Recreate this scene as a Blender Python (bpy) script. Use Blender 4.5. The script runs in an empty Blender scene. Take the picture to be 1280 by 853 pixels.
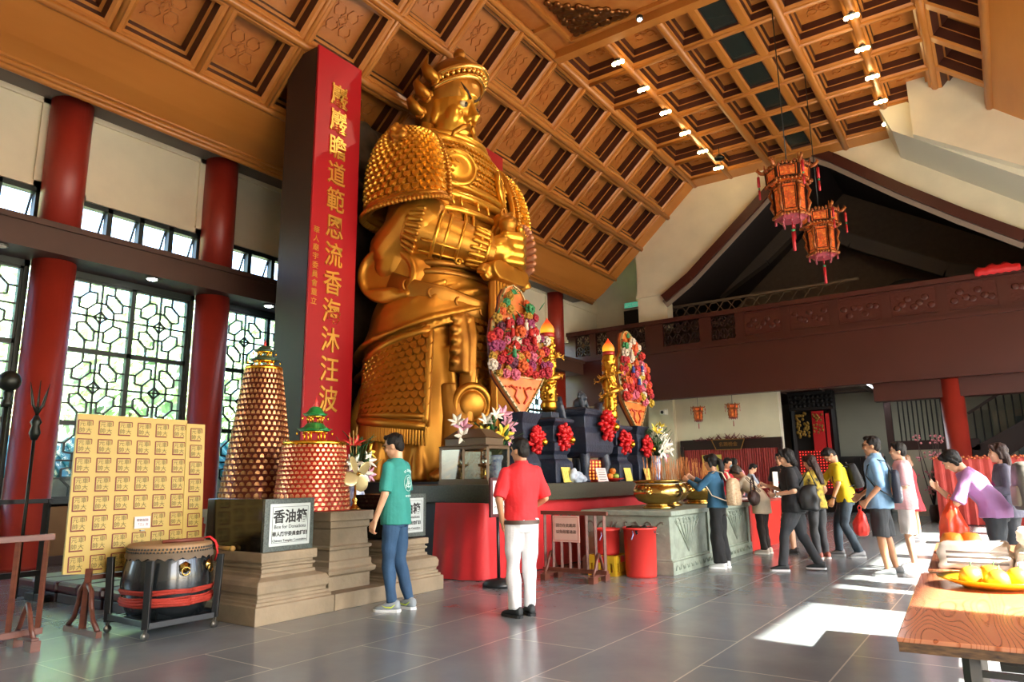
import bpy, bmesh, math, random
from mathutils import Vector as V, Matrix, Euler, noise as MN
PI = math.pi; R = math.radians
SC = bpy.context.scene; COL = SC.collection
random.seed(7)

# ------------------------------------------------------------------ materials
def lin(h):
    if isinstance(h, str):
        h = h.lstrip('#'); c = [int(h[i:i+2], 16)/255 for i in (0, 2, 4)]
        return tuple(x/12.92 if x <= .04045 else ((x+.055)/1.055)**2.4 for x in c)
    return tuple(h)
MATS = {}
def mat(name, col, rough=.55, metal=0., var=0., vscale=6., bump=0., bscale=30., stretch=None, col2=None, emit=None, es=1., spec=.5, coat=0., sheen=0., alpha=1., trans=0.):
    if name in MATS: return MATS[name]
    m = bpy.data.materials.new(name); m.use_nodes = True; MATS[name] = m
    nt = m.node_tree; b = nt.nodes['Principled BSDF']
    c = lin(col); I = b.inputs
    I['Base Color'].default_value = (*c, 1); I['Roughness'].default_value = rough; I['Metallic'].default_value = metal
    I['Specular IOR Level'].default_value = spec; I['Coat Weight'].default_value = coat
    if sheen: I['Sheen Weight'].default_value = sheen
    if alpha < 1: I['Alpha'].default_value = alpha
    if trans: I['Transmission Weight'].default_value = trans
    if emit: I['Emission Color'].default_value = (*lin(emit), 1); I['Emission Strength'].default_value = es
    if var or bump or col2:
        tc = nt.nodes.new('ShaderNodeTexCoord'); mp = nt.nodes.new('ShaderNodeMapping')
        nt.links.new(tc.outputs['Object'], mp.inputs['Vector'])
        if stretch: mp.inputs['Scale'].default_value = stretch
        if var or col2:
            n = nt.nodes.new('ShaderNodeTexNoise'); n.inputs['Scale'].default_value = vscale; n.inputs['Detail'].default_value = 5
            nt.links.new(mp.outputs[0], n.inputs['Vector'])
            r = nt.nodes.new('ShaderNodeValToRGB'); r.color_ramp.elements[0].position = .3; r.color_ramp.elements[1].position = .7
            c2 = lin(col2) if col2 else tuple(min(1, x*(1+var)) for x in c)
            c1 = c if col2 else tuple(x*(1-var) for x in c)
            r.color_ramp.elements[0].color = (*c1, 1); r.color_ramp.elements[1].color = (*c2, 1)
            nt.links.new(n.outputs['Fac'], r.inputs['Fac']); nt.links.new(r.outputs['Color'], I['Base Color'])
        if bump:
            n2 = nt.nodes.new('ShaderNodeTexNoise'); n2.inputs['Scale'].default_value = bscale; n2.inputs['Detail'].default_value = 4
            nt.links.new(mp.outputs[0], n2.inputs['Vector'])
            bp = nt.nodes.new('ShaderNodeBump'); bp.inputs['Strength'].default_value = bump; bp.inputs['Distance'].default_value = .02
            nt.links.new(n2.outputs['Fac'], bp.inputs['Height']); nt.links.new(bp.outputs[0], I['Normal'])
    return m
def glass(name, tint=(.9, .95, .95), gloss=.12):
    if name in MATS: return MATS[name]
    m = bpy.data.materials.new(name); m.use_nodes = True; MATS[name] = m; nt = m.node_tree
    for n in list(nt.nodes): nt.nodes.remove(n)
    o = nt.nodes.new('ShaderNodeOutputMaterial'); mx = nt.nodes.new('ShaderNodeMixShader'); t = nt.nodes.new('ShaderNodeBsdfTransparent'); g = nt.nodes.new('ShaderNodeBsdfGlossy')
    t.inputs[0].default_value = (*tint, 1); g.inputs['Roughness'].default_value = .03; mx.inputs[0].default_value = gloss
    nt.links.new(t.outputs[0], mx.inputs[1]); nt.links.new(g.outputs[0], mx.inputs[2]); nt.links.new(mx.outputs[0], o.inputs[0])
    return m

# ------------------------------------------------------------------ mesh builder
def frame(d):
    d = V(d).normalized(); u = d.orthogonal().normalized() if abs(d.z) > .95 else V((0, 0, 1)).cross(d).normalized()
    return u, d.cross(u).normalized()
class MB:
    def __init__(s): s.v = []; s.f = []; s.mi = []; s.sm = []; s.T = None
    def add(s, vs, fs, mi=0, sm=False):
        o = len(s.v)
        s.v += [(s.T @ V(p)) if s.T else V(p) for p in vs]
        s.f += [[i+o for i in f] for f in fs]; s.mi += [mi]*len(fs); s.sm += [sm]*len(fs); return s
    def box(s, c, d, rz=0, mi=0, M=None):
        x, y, z = d[0]/2, d[1]/2, d[2]/2
        vs = [V((a, b, e)) for e in (-z, z) for a, b in ((-x, -y), (x, -y), (x, y), (-x, y))]
        if M is None: M = Matrix.Rotation(rz, 3, 'Z')
        return s.add([V(c)+M @ p for p in vs], [[3, 2, 1, 0], [4, 5, 6, 7], [0, 1, 5, 4], [1, 2, 6, 5], [2, 3, 7, 6], [3, 0, 4, 7]], mi)
    def bx(s, x0, x1, y0, y1, z0, z1, mi=0): return s.box(((x0+x1)/2, (y0+y1)/2, (z0+z1)/2), (abs(x1-x0), abs(y1-y0), abs(z1-z0)), 0, mi)
    def quad(s, *p, mi=0): return s.add(p, [list(range(len(p)))], mi)
    def bar(s, a, b, w, h=None, mi=0, up=None):
        a, b = V(a), V(b); d = (b-a).normalized(); h = h or w
        if up is None: u, n = frame(d)
        else: u = V(up).cross(d).normalized(); n = d.cross(u)
        vs = [p+u*x*w/2+n*y*h/2 for p in (a, b) for x, y in ((-1, -1), (1, -1), (1, 1), (-1, 1))]
        return s.add(vs, [[3, 2, 1, 0], [4, 5, 6, 7], [0, 1, 5, 4], [1, 2, 6, 5], [2, 3, 7, 6], [3, 0, 4, 7]], mi)
    def tube(s, pts, rad, n=10, mi=0, flat=1., sm=True, up=None, ends=True):
        pts = [V(p) for p in pts]; k = len(pts)
        if not isinstance(rad, (list, tuple)): rad = [rad]*k
        vs = []; pu = None
        for i, p in enumerate(pts):
            d = (pts[min(i+1, k-1)]-pts[max(i-1, 0)])
            if d.length < 1e-9: d = V((0, 0, 1))
            d.normalize()
            if pu is None: u = V(up).cross(d).normalized() if up else frame(d)[0]
            else: u = (pu-d*pu.dot(d)).normalized()
            w = d.cross(u); pu = u; r = rad[i]
            vs += [p+u*math.cos(2*PI*j/n)*r+w*math.sin(2*PI*j/n)*r*flat for j in range(n)]
        fs = [[i*n+j, i*n+(j+1) % n, (i+1)*n+(j+1) % n, (i+1)*n+j] for i in range(k-1) for j in range(n)]
        if ends: fs += [list(range(n))[::-1], [(k-1)*n+j for j in range(n)]]
        return s.add(vs, fs, mi, sm)
    def cap(s, a, b, ra, rb=None, n=10, mi=0):          # tapered capsule
        a, b = V(a), V(b); rb = ra if rb is None else rb; d = (b-a).normalized() if (b-a).length > 1e-6 else V((0, 0, 1))
        P = []; Q = []
        for t in (-1, -.7, -.3): P.append(a+d*ra*t); Q.append(max(ra*math.sqrt(max(0, 1-t*t)), ra*.15))
        P += [a, b]; Q += [ra, rb]
        for t in (.3, .7, 1): P.append(b+d*rb*t); Q.append(max(rb*math.sqrt(max(0, 1-t*t)), rb*.15))
        return s.tube(P, Q, n, mi)
    def ell(s, c, r, n=16, m=10, mi=0, M=None, sm=True):
        c = V(c); r = (r, r, r) if isinstance(r, (int, float)) else r; vs = []
        for i in range(m+1):
            t = PI*i/m
            for j in range(n):
                p = 2*PI*j/n; q = V((r[0]*math.sin(t)*math.cos(p), r[1]*math.sin(t)*math.sin(p), r[2]*math.cos(t)))
                vs.append(c+(M @ q if M else q))
        fs = []
        for i in range(m):
            for j in range(n):
                a, b, e, f = i*n+j, (i+1)*n+j, (i+1)*n+(j+1) % n, i*n+(j+1) % n
                fs.append([b, e, f] if i == 0 else ([a, b, f] if i == m-1 else [a, b, e, f]))
        return s.add(vs, fs, mi, sm)
    def lathe(s, prof, n=24, c=(0, 0, 0), mi=0, sm=True, sq=None, M=None, flat=1.):
        c = V(c); vs = []; k = len(prof)
        for r, z in prof:
            for j in range(n):
                p = 2*PI*j/n+(PI/n if sq else 0); q = V((r*math.cos(p), r*math.sin(p)*flat, z)); vs.append(c+(M @ q if M else q))
        fs = [[i*n+j, i*n+(j+1) % n, (i+1)*n+(j+1) % n, (i+1)*n+j] for i in range(k-1) for j in range(n)]
        fs += [list(range(n))[::-1], [(k-1)*n+j for j in range(n)]]
        return s.add(vs, fs, mi, sm)
    def loft(s, rings, mi=0, sm=True, caps=True):
        n = len(rings[0]); k = len(rings); vs = [p for r in rings for p in r]
        fs = [[i*n+j, i*n+(j+1) % n, (i+1)*n+(j+1) % n, (i+1)*n+j] for i in range(k-1) for j in range(n)]
        if caps: fs += [list(range(n))[::-1], [(k-1)*n+j for j in range(n)]]
        return s.add(vs, fs, mi, sm)
    def prism(s, poly, a, b, fn, mi=0):                 # poly of (u,v); fn(u,v,w) -> point
        n = len(poly); vs = [fn(u, v, a) for u, v in poly]+[fn(u, v, b) for u, v in poly]
        fs = [list(range(n))[::-1], [n+i for i in range(n)]]+[[i, (i+1) % n, n+(i+1) % n, n+i] for i in range(n)]
        return s.add(vs, fs, mi)
    def text(s, body, size, fn, depth=.004, mi=0, res=2, bold=0.):
        c = bpy.data.curves.new('txt', 'FONT'); c.body = body; c.size = size; c.resolution_u = res; c.extrude = depth/2; c.align_x = 'CENTER'; c.align_y = 'CENTER'; c.offset = bold
        o = bpy.data.objects.new('txt', c); COL.objects.link(o)
        me = bpy.data.meshes.new_from_object(o.evaluated_get(bpy.context.evaluated_depsgraph_get()))
        s.add([fn(p.co.x, p.co.y, p.co.z) for p in me.vertices], [list(p.vertices) for p in me.polygons], mi)
        bpy.data.objects.remove(o); bpy.data.curves.remove(c); bpy.data.meshes.remove(me); return s
    def mesh(s, name, mats, fix=True):
        me = bpy.data.meshes.new(name); me.from_pydata([tuple(p) for p in s.v], [], s.f)
        mats = mats if isinstance(mats, (list, tuple)) else [mats]
        for m in mats: me.materials.append(m)
        me.polygons.foreach_set('material_index', s.mi); me.polygons.foreach_set('use_smooth', s.sm)
        if fix:
            bm = bmesh.new(); bm.from_mesh(me); bmesh.ops.recalc_face_normals(bm, faces=bm.faces); bm.to_mesh(me); bm.free()
        me.update(); return me
    def build(s, name, mats, parent=None, bevel=0., world=False, **tags):
        me = s.mesh(name, mats); o = bpy.data.objects.new(name, me); COL.objects.link(o)
        if parent is not None:
            if world: me.transform(wmat(parent).inverted())
            o.parent = parent
        if bevel:
            md = o.modifiers.new('b', 'BEVEL'); md.width = bevel; md.segments = 2; md.limit_method = 'ANGLE'; md.angle_limit = R(40)
        for k, v in tags.items(): o[k] = v
        return o
    def remesh(s, name, mats, vox, parent=None, smooth=2, wob=0., wf=(6, 6, 6), world=False, dec=None, **tags):
        me = s.mesh(name, mats); me = voxel(me, vox, smooth, dec)
        mats = mats if isinstance(mats, (list, tuple)) else [mats]
        me.materials.clear()
        for m in mats: me.materials.append(m)
        if wob:
            nv = len(me.vertices); cs = [0.]*(nv*3); ns_ = [0.]*(nv*3); me.vertices.foreach_get('co', cs); me.vertices.foreach_get('normal', ns_)
            for i in range(0, nv*3, 3):
                k = wob*MN.noise((cs[i]*wf[0], cs[i+1]*wf[1], cs[i+2]*wf[2])); cs[i] += ns_[i]*k; cs[i+1] += ns_[i+1]*k; cs[i+2] += ns_[i+2]*k
            me.vertices.foreach_set('co', cs); me.update()
        me.polygons.foreach_set('use_smooth', [True]*len(me.polygons)); me.name = name
        o = bpy.data.objects.new(name, me); COL.objects.link(o)
        if parent is not None:
            if world: me.transform(wmat(parent).inverted())
            o.parent = parent
        for k, v in tags.items(): o[k] = v
        return o
def voxel(me, vox, smooth=2, dec=None):
    o = bpy.data.objects.new('tmp', me); COL.objects.link(o)
    r = o.modifiers.new('r', 'REMESH'); r.mode = 'VOXEL'; r.voxel_size = vox
    if smooth:
        q = o.modifiers.new('s', 'SMOOTH'); q.iterations = smooth; q.factor = .5
    if dec:
        d = o.modifiers.new('d', 'DECIMATE'); d.ratio = dec
    dg = bpy.context.evaluated_depsgraph_get(); m2 = bpy.data.meshes.new_from_object(o.evaluated_get(dg))
    bpy.data.objects.remove(o); bpy.data.meshes.remove(me); return m2
def wmat(o):
    m = Matrix.LocRotScale(o.location, o.rotation_euler, o.scale)
    return m if o.parent is None else wmat(o.parent) @ m
def tag(o, label, cat, group=None):
    o['label'] = label; o['category'] = cat
    if group: o['group'] = group
    return o
def thing(name, label, cat, loc=(0, 0, 0), rz=0, group=None):
    o = bpy.data.objects.new(name, None); COL.objects.link(o); o.location = loc; o.rotation_euler = (0, 0, rz); o.empty_display_size = .1
    return tag(o, label, cat, group)
def struct(name, mb, mats, parent=None, **k):
    o = mb.build(name, mats, parent, **k)
    if parent is None: o['kind'] = 'structure'
    return o
def dup(src, loc=None, rz=None, label=None, group=None, sc=None):
    c = src.copy(); COL.objects.link(c)
    if loc is not None: c.location = loc
    if rz is not None: c.rotation_euler = (0, 0, rz)
    if sc: c.scale = (sc,)*3
    if label: c['label'] = label
    if group: c['group'] = group
    for a in [x for x in bpy.data.objects if x.parent == src]:
        b = a.copy(); COL.objects.link(b); b.parent = c
        for e in [x for x in bpy.data.objects if x.parent == a]:
            d = e.copy(); COL.objects.link(d); d.parent = b
    return c
def lerp(a, b, t): return a+(b-a)*t
def circ(c, rx, ry, n=20, ax=None, sq=1.):
    out = []
    for j in range(n):
        t = 2*PI*j/n; x = math.cos(t); y = math.sin(t)
        x = math.copysign(abs(x)**sq, x); y = math.copysign(abs(y)**sq, y)
        p = V((rx*x, ry*y, 0)); out.append(V(c)+(ax @ p if ax else p))
    return out
EXPOSURE = 0.33; SKY = 1.5; SUN = 42.0
# ------------------------------------------------------------------ camera / world / lights
CAMH = 1.28
def camera():
    f, yaw, pitch, roll = 874.6, .606456, .194730, -.0131983
    cd = bpy.data.cameras.new('camera'); co = bpy.data.objects.new('camera', cd); COL.objects.link(co); SC.camera = co
    cd.sensor_width = 36; cd.lens = f*36/1280; cd.clip_start = .05; cd.clip_end = 300
    F = V((-math.sin(yaw)*math.cos(pitch), math.cos(yaw)*math.cos(pitch), math.sin(pitch)))
    r = V((math.cos(yaw), math.sin(yaw), 0)); u = r.cross(F)
    r2 = r*math.cos(roll)+u*math.sin(roll); u2 = -r*math.sin(roll)+u*math.cos(roll)
    M = Matrix((r2, u2, -F)).transposed().to_4x4(); M.translation = (0, 0, CAMH); co.matrix_world = M
camera()
SC.view_settings.view_transform = 'Standard'; SC.view_settings.look = 'None'; SC.view_settings.gamma = 1; SC.view_settings.use_curve_mapping = False
SC.view_settings.exposure = EXPOSURE
SC.cycles.use_denoising = True
SC.cycles.max_bounces = 10; SC.cycles.diffuse_bounces = 6; SC.cycles.transparent_max_bounces = 12; SC.cycles.sample_clamp_indirect = 8
SC.cycles.caustics_reflective = False; SC.cycles.caustics_refractive = False
w = bpy.data.worlds.new('world'); SC.world = w; w.use_nodes = True; nt = w.node_tree
bg = nt.nodes['Background']; sky = nt.nodes.new('ShaderNodeTexSky'); sky.sky_type = 'NISHITA'; sky.sun_disc = False
sky.sun_elevation = R(40); sky.sun_rotation = R(95); sky.air_density = 1; sky.dust_density = 2
nt.links.new(sky.outputs[0], bg.inputs[0]); bg.inputs[1].default_value = SKY
def sun():
    l = bpy.data.lights.new('sun', 'SUN'); l.energy = SUN; l.angle = R(.6); l.color = (1, .94, .82)
    o = bpy.data.objects.new('sun', l); COL.objects.link(o)
    el = R(40); d = V((-1, .1, 0)).normalized()*math.cos(el)+V((0, 0, -math.sin(el)))
    o.rotation_euler = d.to_track_quat('-Z', 'Y').to_euler()
sun()
def spot(name, loc, tgt, power, ang, col=(1, .8, .55), size=.05, blend=.6):
    l = bpy.data.lights.new(name, 'SPOT'); l.energy = power; l.spot_size = R(ang); l.spot_blend = blend; l.color = col; l.shadow_soft_size = size
    o = bpy.data.objects.new(name, l); COL.objects.link(o); o.location = loc
    o.rotation_euler = (V(tgt)-V(loc)).to_track_quat('-Z', 'Y').to_euler(); return o

# ------------------------------------------------------------------ materials
def wood(name, c1, c2, rough=.38, stretch=(1, 1, 1), vscale=3):
    return mat(name, c1, rough, col2=c2, vscale=vscale, stretch=stretch, bump=.04, bscale=20)
M_wood = wood('ceiling_wood', '#b06c2c', '#be7a38', stretch=(1, .2, 1), rough=.34, vscale=2)
M_woodlo = wood('ceiling_panel_wood', '#b0662c', '#bb7538', vscale=5, rough=.34)
M_wooddk = mat('ceiling_side_stain_shade', '#4a2216', .5)  # brown stain, with shade on the coffer sides put into the colour
M_cream = mat('cream_plaster', '#e0d6be', .8, var=.06, vscale=1.5, bump=.05)
M_redcol = mat('red_column_paint', '#962c20', .42, var=.08, vscale=2, bump=.02)
M_beam = mat('brown_beam_paint', '#4c322a', .55, var=.08, vscale=2)
M_beamdk = mat('dark_beam_paint', '#3b2a26', .5)
M_frame = mat('window_frame_paint', '#1f2a29', .45)
M_maroon = mat('maroon_balcony_paint', '#421812', .42, var=.06, vscale=1.2)
M_maroondk = mat('dark_maroon_paint', '#2c1210', .5)
M_tan = mat('tan_plaster', '#8a6a45', .75, var=.05)
M_grey = mat('grey_green_plaster', '#a5a190', .8, var=.05, vscale=1)
M_dark = mat('dark_timber', '#15100f', .55)
M_gold = mat('gilded', '#e0a030', .28, 1., var=.12, vscale=5)

def floor_mat():
    m = bpy.data.materials.new('slate_floor'); m.use_nodes = True; nt = m.node_tree; b = nt.nodes['Principled BSDF']
    tc = nt.nodes.new('ShaderNodeTexCoord'); sp = nt.nodes.new('ShaderNodeSeparateXYZ'); cb = nt.nodes.new('ShaderNodeCombineXYZ')
    nt.links.new(tc.outputs['Object'], sp.inputs[0]); nt.links.new(sp.outputs['Y'], cb.inputs['X'])
    ad = nt.nodes.new('ShaderNodeMath'); ad.operation = 'ADD'; ad.inputs[1].default_value = 1.084+.8215*40; nt.links.new(sp.outputs['X'], ad.inputs[0]); nt.links.new(ad.outputs[0], cb.inputs['Y'])
    br = nt.nodes.new('ShaderNodeTexBrick'); br.inputs['Scale'].default_value = 1; br.inputs['Brick Width'].default_value = 1.66; br.inputs['Row Height'].default_value = .8215
    br.inputs['Mortar Size'].default_value = .006; br.inputs['Mortar Smooth'].default_value = .15; br.offset = .5
    br.inputs['Color1'].default_value = (*lin('#757c80'), 1); br.inputs['Color2'].default_value = (*lin('#7d8385'), 1); br.inputs['Mortar'].default_value = (*lin('#aeaea6'), 1)
    nt.links.new(cb.outputs[0], br.inputs['Vector'])
    n = nt.nodes.new('ShaderNodeTexNoise'); n.inputs['Scale'].default_value = 1.6; n.inputs['Detail'].default_value = 8; n.inputs['Roughness'].default_value = .65; nt.links.new(tc.outputs['Object'], n.inputs['Vector'])
    r = nt.nodes.new('ShaderNodeValToRGB'); r.color_ramp.elements[0].position = .3; r.color_ramp.elements[1].position = .72; r.color_ramp.elements[0].color = (.84, .86, .86, 1); r.color_ramp.elements[1].color = (1.06, 1.05, 1.02, 1)
    nt.links.new(n.outputs['Fac'], r.inputs['Fac'])
    mx = nt.nodes.new('ShaderNodeMix'); mx.data_type = 'RGBA'; mx.blend_type = 'MULTIPLY'; mx.inputs[0].default_value = 1
    nt.links.new(br.outputs['Color'], mx.inputs[6]); nt.links.new(r.outputs['Color'], mx.inputs[7]); nt.links.new(mx.outputs[2], b.inputs['Base Color'])
    mr = nt.nodes.new('ShaderNodeMapRange'); mr.inputs[3].default_value = .15; mr.inputs[4].default_value = .3; nt.links.new(n.outputs['Fac'], mr.inputs[0]); nt.links.new(mr.outputs[0], b.inputs['Roughness'])
    bp = nt.nodes.new('ShaderNodeBump'); bp.inputs['Strength'].default_value = .06; nt.links.new(n.outputs['Fac'], bp.inputs['Height']); nt.links.new(bp.outputs[0], b.inputs['Normal'])
    return m

# ------------------------------------------------------------------ floor and outside
YB, YF = -3.5, 31.; XL, XR = -13., 4.8
struct('floor', MB().bx(XL-.6, XR+.3, YB-.3, YF, -.25, 0), floor_mat())
M_pave = mat('courtyard_paving', '#b9b1a0', .8, var=.1, vscale=.6)
struct('ground', MB().bx(XR+.3, XR+60, -40, 70, -.3, -.06).bx(XL-60, XL-.6, -40, 70, -.3, -.06), M_pave)

# ------------------------------------------------------------------ left wall
COLY = [1.99, 4.93, 7.86, 10.85, 15.1, 18.2, 21.26]
BX = -12.25
mb = MB()
mb.bx(XL-.3, XL+.02, YB, YF, .12, .97).bx(XL-.3, XL+.02, 22.5, YF, .97, 6.3)
struct('wall_gap', MB().bx(XL-.3, XL, 22.8, YF, 7.9, 12.0), M_cream)
struct('wall_left', mb, M_tan)
mb = MB().bx(XL-.2, XL+.06, YB, YF, 0, .14)
struct('baseboard_left', mb, mat('baseboard_paint', '#3a241c', .5))
# cream upper wall with raised edge bands
mb = MB(); mb.bx(XL-.3, XL, YB, YF, 6.27, 7.9)
prev = YB
edges = [YB]+COLY+[YF]
for a, b in zip(edges[:-1], edges[1:]):
    a += .3; b -= .3
    if b-a < .3: continue
    mb.bx(XL, XL+.05, a, a+.12, 6.27, 7.9).bx(XL, XL+.05, b-.12, b, 6.27, 7.9).bx(XL, XL+.05, a, b, 7.8, 7.9).bx(XL, XL+.05, a, b, 6.27, 6.37)
struct('wall_upper', mb, M_cream)
# beam
mb = MB(); mb.bx(XL-.3, BX, YB, 22.2, 4.97, 5.38).bx(XL-.3, BX+.05, YB, 22.25, 5.38, 5.46).bx(XL-.3, BX-.02, YB, 22.2, 5.46, 5.5)
struct('beam', mb, M_beam)
# columns
for i, y in enumerate(COLY):
    mb = MB(); mb.lathe([(.36, 0), (.36, .05), (.325, .07), (.325, 4.98)], 32, (-12.84, y, 0)); mb.lathe([(.325, 5.45), (.325, 7.95)], 32, (-12.84, y, 0))
    struct('column', mb, M_redcol)
# windows: bays between columns, lower lattice of 2 x 3 panes, upper strip of 4 panes
def lattice(mb, y0, y1, z0, z1, x, t=.028, d=.04):
    def P(u, v): return V((x, y0+(y1-y0)*u, z1+(z0-z1)*v))
    segs = [((.5, 0), (.5, 1)), ((0, .5), (1, .5))]
    q = [((.28, 0), (.28, .13)), ((.28, .13), (.42, .13)), ((.42, .13), (.42, .28)), ((.42, .28), (.27, .4)), ((.27, .4), (.13, .38)), ((.13, .38), (.13, .25)), ((.13, .25), (.28, .13)), ((0, .25), (.13, .25)), ((.42, .28), (.5, .28)), ((.27, .4), (.27, .5))]
    for a, b in q:
        for fu in (0, 1):
            for fv in (0, 1):
                g = lambda p: (1-p[0] if fu else p[0], 1-p[1] if fv else p[1])
                segs.append((g(a), g(b)))
    k = 8
    for i in range(k):
        r0 = .115 if i % 2 == 0 else .075; r1 = .075 if i % 2 == 0 else .115; a0 = 2*PI*i/k; a1 = 2*PI*(i+1)/k
        segs.append(((.5+r0*math.cos(a0), .5+r0*.8*math.sin(a0)), (.5+r1*math.cos(a1), .5+r1*.8*math.sin(a1))))
    for a, b in segs: mb.bar(P(*a), P(*b), t, d, up=(1, 0, 0))
M_glass = glass('window_glass', (.86, .95, .94), .06)
wn = 0
for a, b in zip(COLY[:-1], COLY[1:]):
    wn += 1; y0, y1 = a+.3, b-.3
    nb = 2 if y1-y0 < 3 else 3
    fr = MB(); x = XL-.08
    fr.bx(x-.06, x+.08, y0, y0+.08, .97, 4.98).bx(x-.06, x+.08, y1-.08, y1, .97, 4.98).bx(x-.06, x+.08, y0, y1, 4.86, 4.98).bx(x-.06, x+.1, y0, y1, .93, 1.05)
    la = MB(); gl = MB(); pw = (y1-y0-.16)/nb; ph = (4.86-1.05)/3
    for i in range(nb):
        for j in range(3):
            py = y0+.08+i*pw; pz = 1.05+j*ph; g = .04
            lattice(la, py+g, py+pw-g, pz+g, pz+ph-g, x)
            fr.bx(x-.05, x+.05, py, py+g, pz, pz+ph).bx(x-.05, x+.05, py+pw-g, py+pw, pz, pz+ph).bx(x-.05, x+.05, py, py+pw, pz, pz+g).bx(x-.05, x+.05, py, py+pw, pz+ph-g, pz+ph)
    gl.bx(x-.03, x-.024, y0, y1, 1., 4.9)
    w_ = struct('window_%d' % wn, fr, M_frame); la.build('lattice', M_frame, w_); gl.build('pane', M_glass, w_)
    wn += 1
    fr = MB(); sa = MB(); n = 4 if nb == 2 else 6; x = XL-.1; z0, z1 = 5.46, 6.27; pw = (y1-y0)/n
    fr.bx(x-.05, x+.1, y0, y1, z1-.09, z1).bx(x-.05, x+.1, y0, y1, z0, z0+.1)
    for i in range(n+1): fr.bx(x-.05, x+.1, y0+i*pw-.045, y0+i*pw+.045, z0, z1)
    for i in range(n):                                        # tilted-open hopper sashes
        a0 = y0+i*pw+.05; a1 = y0+(i+1)*pw-.05
        for yy in (a0, a1-.03): sa.bar((x-.02, yy+.015, z1-.1), (x-.28, yy+.015, z0+.12), .03)
        sa.bar((x-.28, a0, z0+.12), (x-.28, a1, z0+.12), .03)
    w_ = struct('window_%d' % wn, fr, M_frame); sa.build('sash', M_frame, w_)
# soffit, cornice, plain board under the coffers
mb = MB(); mb.bx(XL-.3, -12.15, YB, 22.8, 7.9, 8.0)
struct('trim_1', mb, mat('soffit_paint', '#6e6660', .6))

# ------------------------------------------------------------------ coffered ceiling
PY0 = 22.2; CP = 1.46
A0 = V((-11.1, 0, 8.48)); A1 = V((-7.85, 0, 11.37)); HX = -4.1
def coffer(mb, P, U, W, N, u0, u1, w0, w1, deco=True, dp=1., rib=.11):
    """one stepped coffer; P(u,w) plane point, N points up out of the room"""
    def pt(u, w, n): return P+U*u+W*w+N*n
    lv = [(rib, 0), (rib+.05, .04), (rib+.055, .25*dp), (rib+.11, .25*dp), (rib+.115, .46*dp), (rib+.15, .46*dp)]
    def ring(i, n): return [pt(u0+i, w0+i, n), pt(u1-i, w0+i, n), pt(u1-i, w1-i, n), pt(u0+i, w1-i, n)]
    prev = ring(0, 0)
    for k, (i, n) in enumerate(lv):
        cur = ring(i, n); vs = prev+cur
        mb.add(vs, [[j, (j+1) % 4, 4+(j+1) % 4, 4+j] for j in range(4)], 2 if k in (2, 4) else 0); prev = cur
    mb.add(prev, [[0, 1, 2, 3]], 1)
    if deco:
        cu, cw = (u0+u1)/2, (w0+w1)/2; s = (u1-u0)/2-rib-.3; n0 = .46*dp-.012; t = .022
        def L(a, b): mb.bar(pt(cu+a[0]*s, cw+a[1]*s, n0), pt(cu+b[0]*s, cw+b[1]*s, n0), t, .03, 1, up=N)
        for sx in (-1, 1):
            for sy in (-1, 1):
                c = (.5*sx, .5*sy); r = .42
                pts = [(c[0]+r*math.cos(k*PI/3), c[1]+r*math.sin(k*PI/3)) for k in range(6)]
                for k in range(6): L(pts[k], pts[(k+1) % 6])
                L((.1*sx, .1*sy), (.3*sx, .3*sy)); L((.7*sx, .7*sy), (.98*sx, .98*sy))
        L((-.3, 0), (0, .3)); L((0, .3), (.3, 0)); L((.3, 0), (0, -.3)); L((0, -.3), (-.3, 0))
def ridge(mb, a, b, r=.055, mi=0): mb.tube([a, b], r, 8, mi)
cm = MB()
Uy = V((0, 1, 0)); Wl = (A1-A0).normalized(); LEN = (A1-A0).length; rw = LEN/3
Nl = V((-Wl.z, 0, Wl.x)); Nl = Nl if Nl.z > 0 else -Nl
ns = 17
for k in range(ns):
    ya = PY0-(k+1)*CP; yb = ya+CP
    for r in range(3):
        coffer(cm, A0, Uy, Wl, Nl, ya, yb, r*rw, (r+1)*rw)
for k in range(ns+1):
    y = PY0-k*CP; ridge(cm, A0+Uy*y, A1+Uy*y, .05); 
for r in range(4):
    c = A0+Wl*rw*r; ridge(cm, c+Uy*(PY0-ns*CP), c+Uy*22.8, .085 if r else .07)
yE = PY0-ns*CP
# end board, plain sloping board, cornice mouldings on the left
def slab(mb, a, b, y0, y1, th, N, mi=0):
    vs = [a+Uy*y0, b+Uy*y0, b+Uy*y1, a+Uy*y1]; mb.add(vs+[v+N*th for v in vs], [[0, 1, 2, 3], [7, 6, 5, 4], [0, 4, 5, 1], [1, 5, 6, 2], [2, 6, 7, 3], [3, 7, 4, 0]], mi)
slab(cm, A0, A1, PY0, 22.8, .5, Nl)
E0 = V((-12.12, 0, 7.74)); E1 = V((-11.65, 0, 8.03))
slab(cm, E0, E1, yE, 22.8, .15, V((-.5, 0, .86))); slab(cm, E1, A0, yE, 22.8, .15, V((-.5, 0, .86)))
for p, r in ((E0, .06), (E0+V((.07, 0, .05)), .045), (E0+V((.16, 0, .1)), .03)): ridge(cm, p+Uy*yE, p+Uy*22.8, r)
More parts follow.
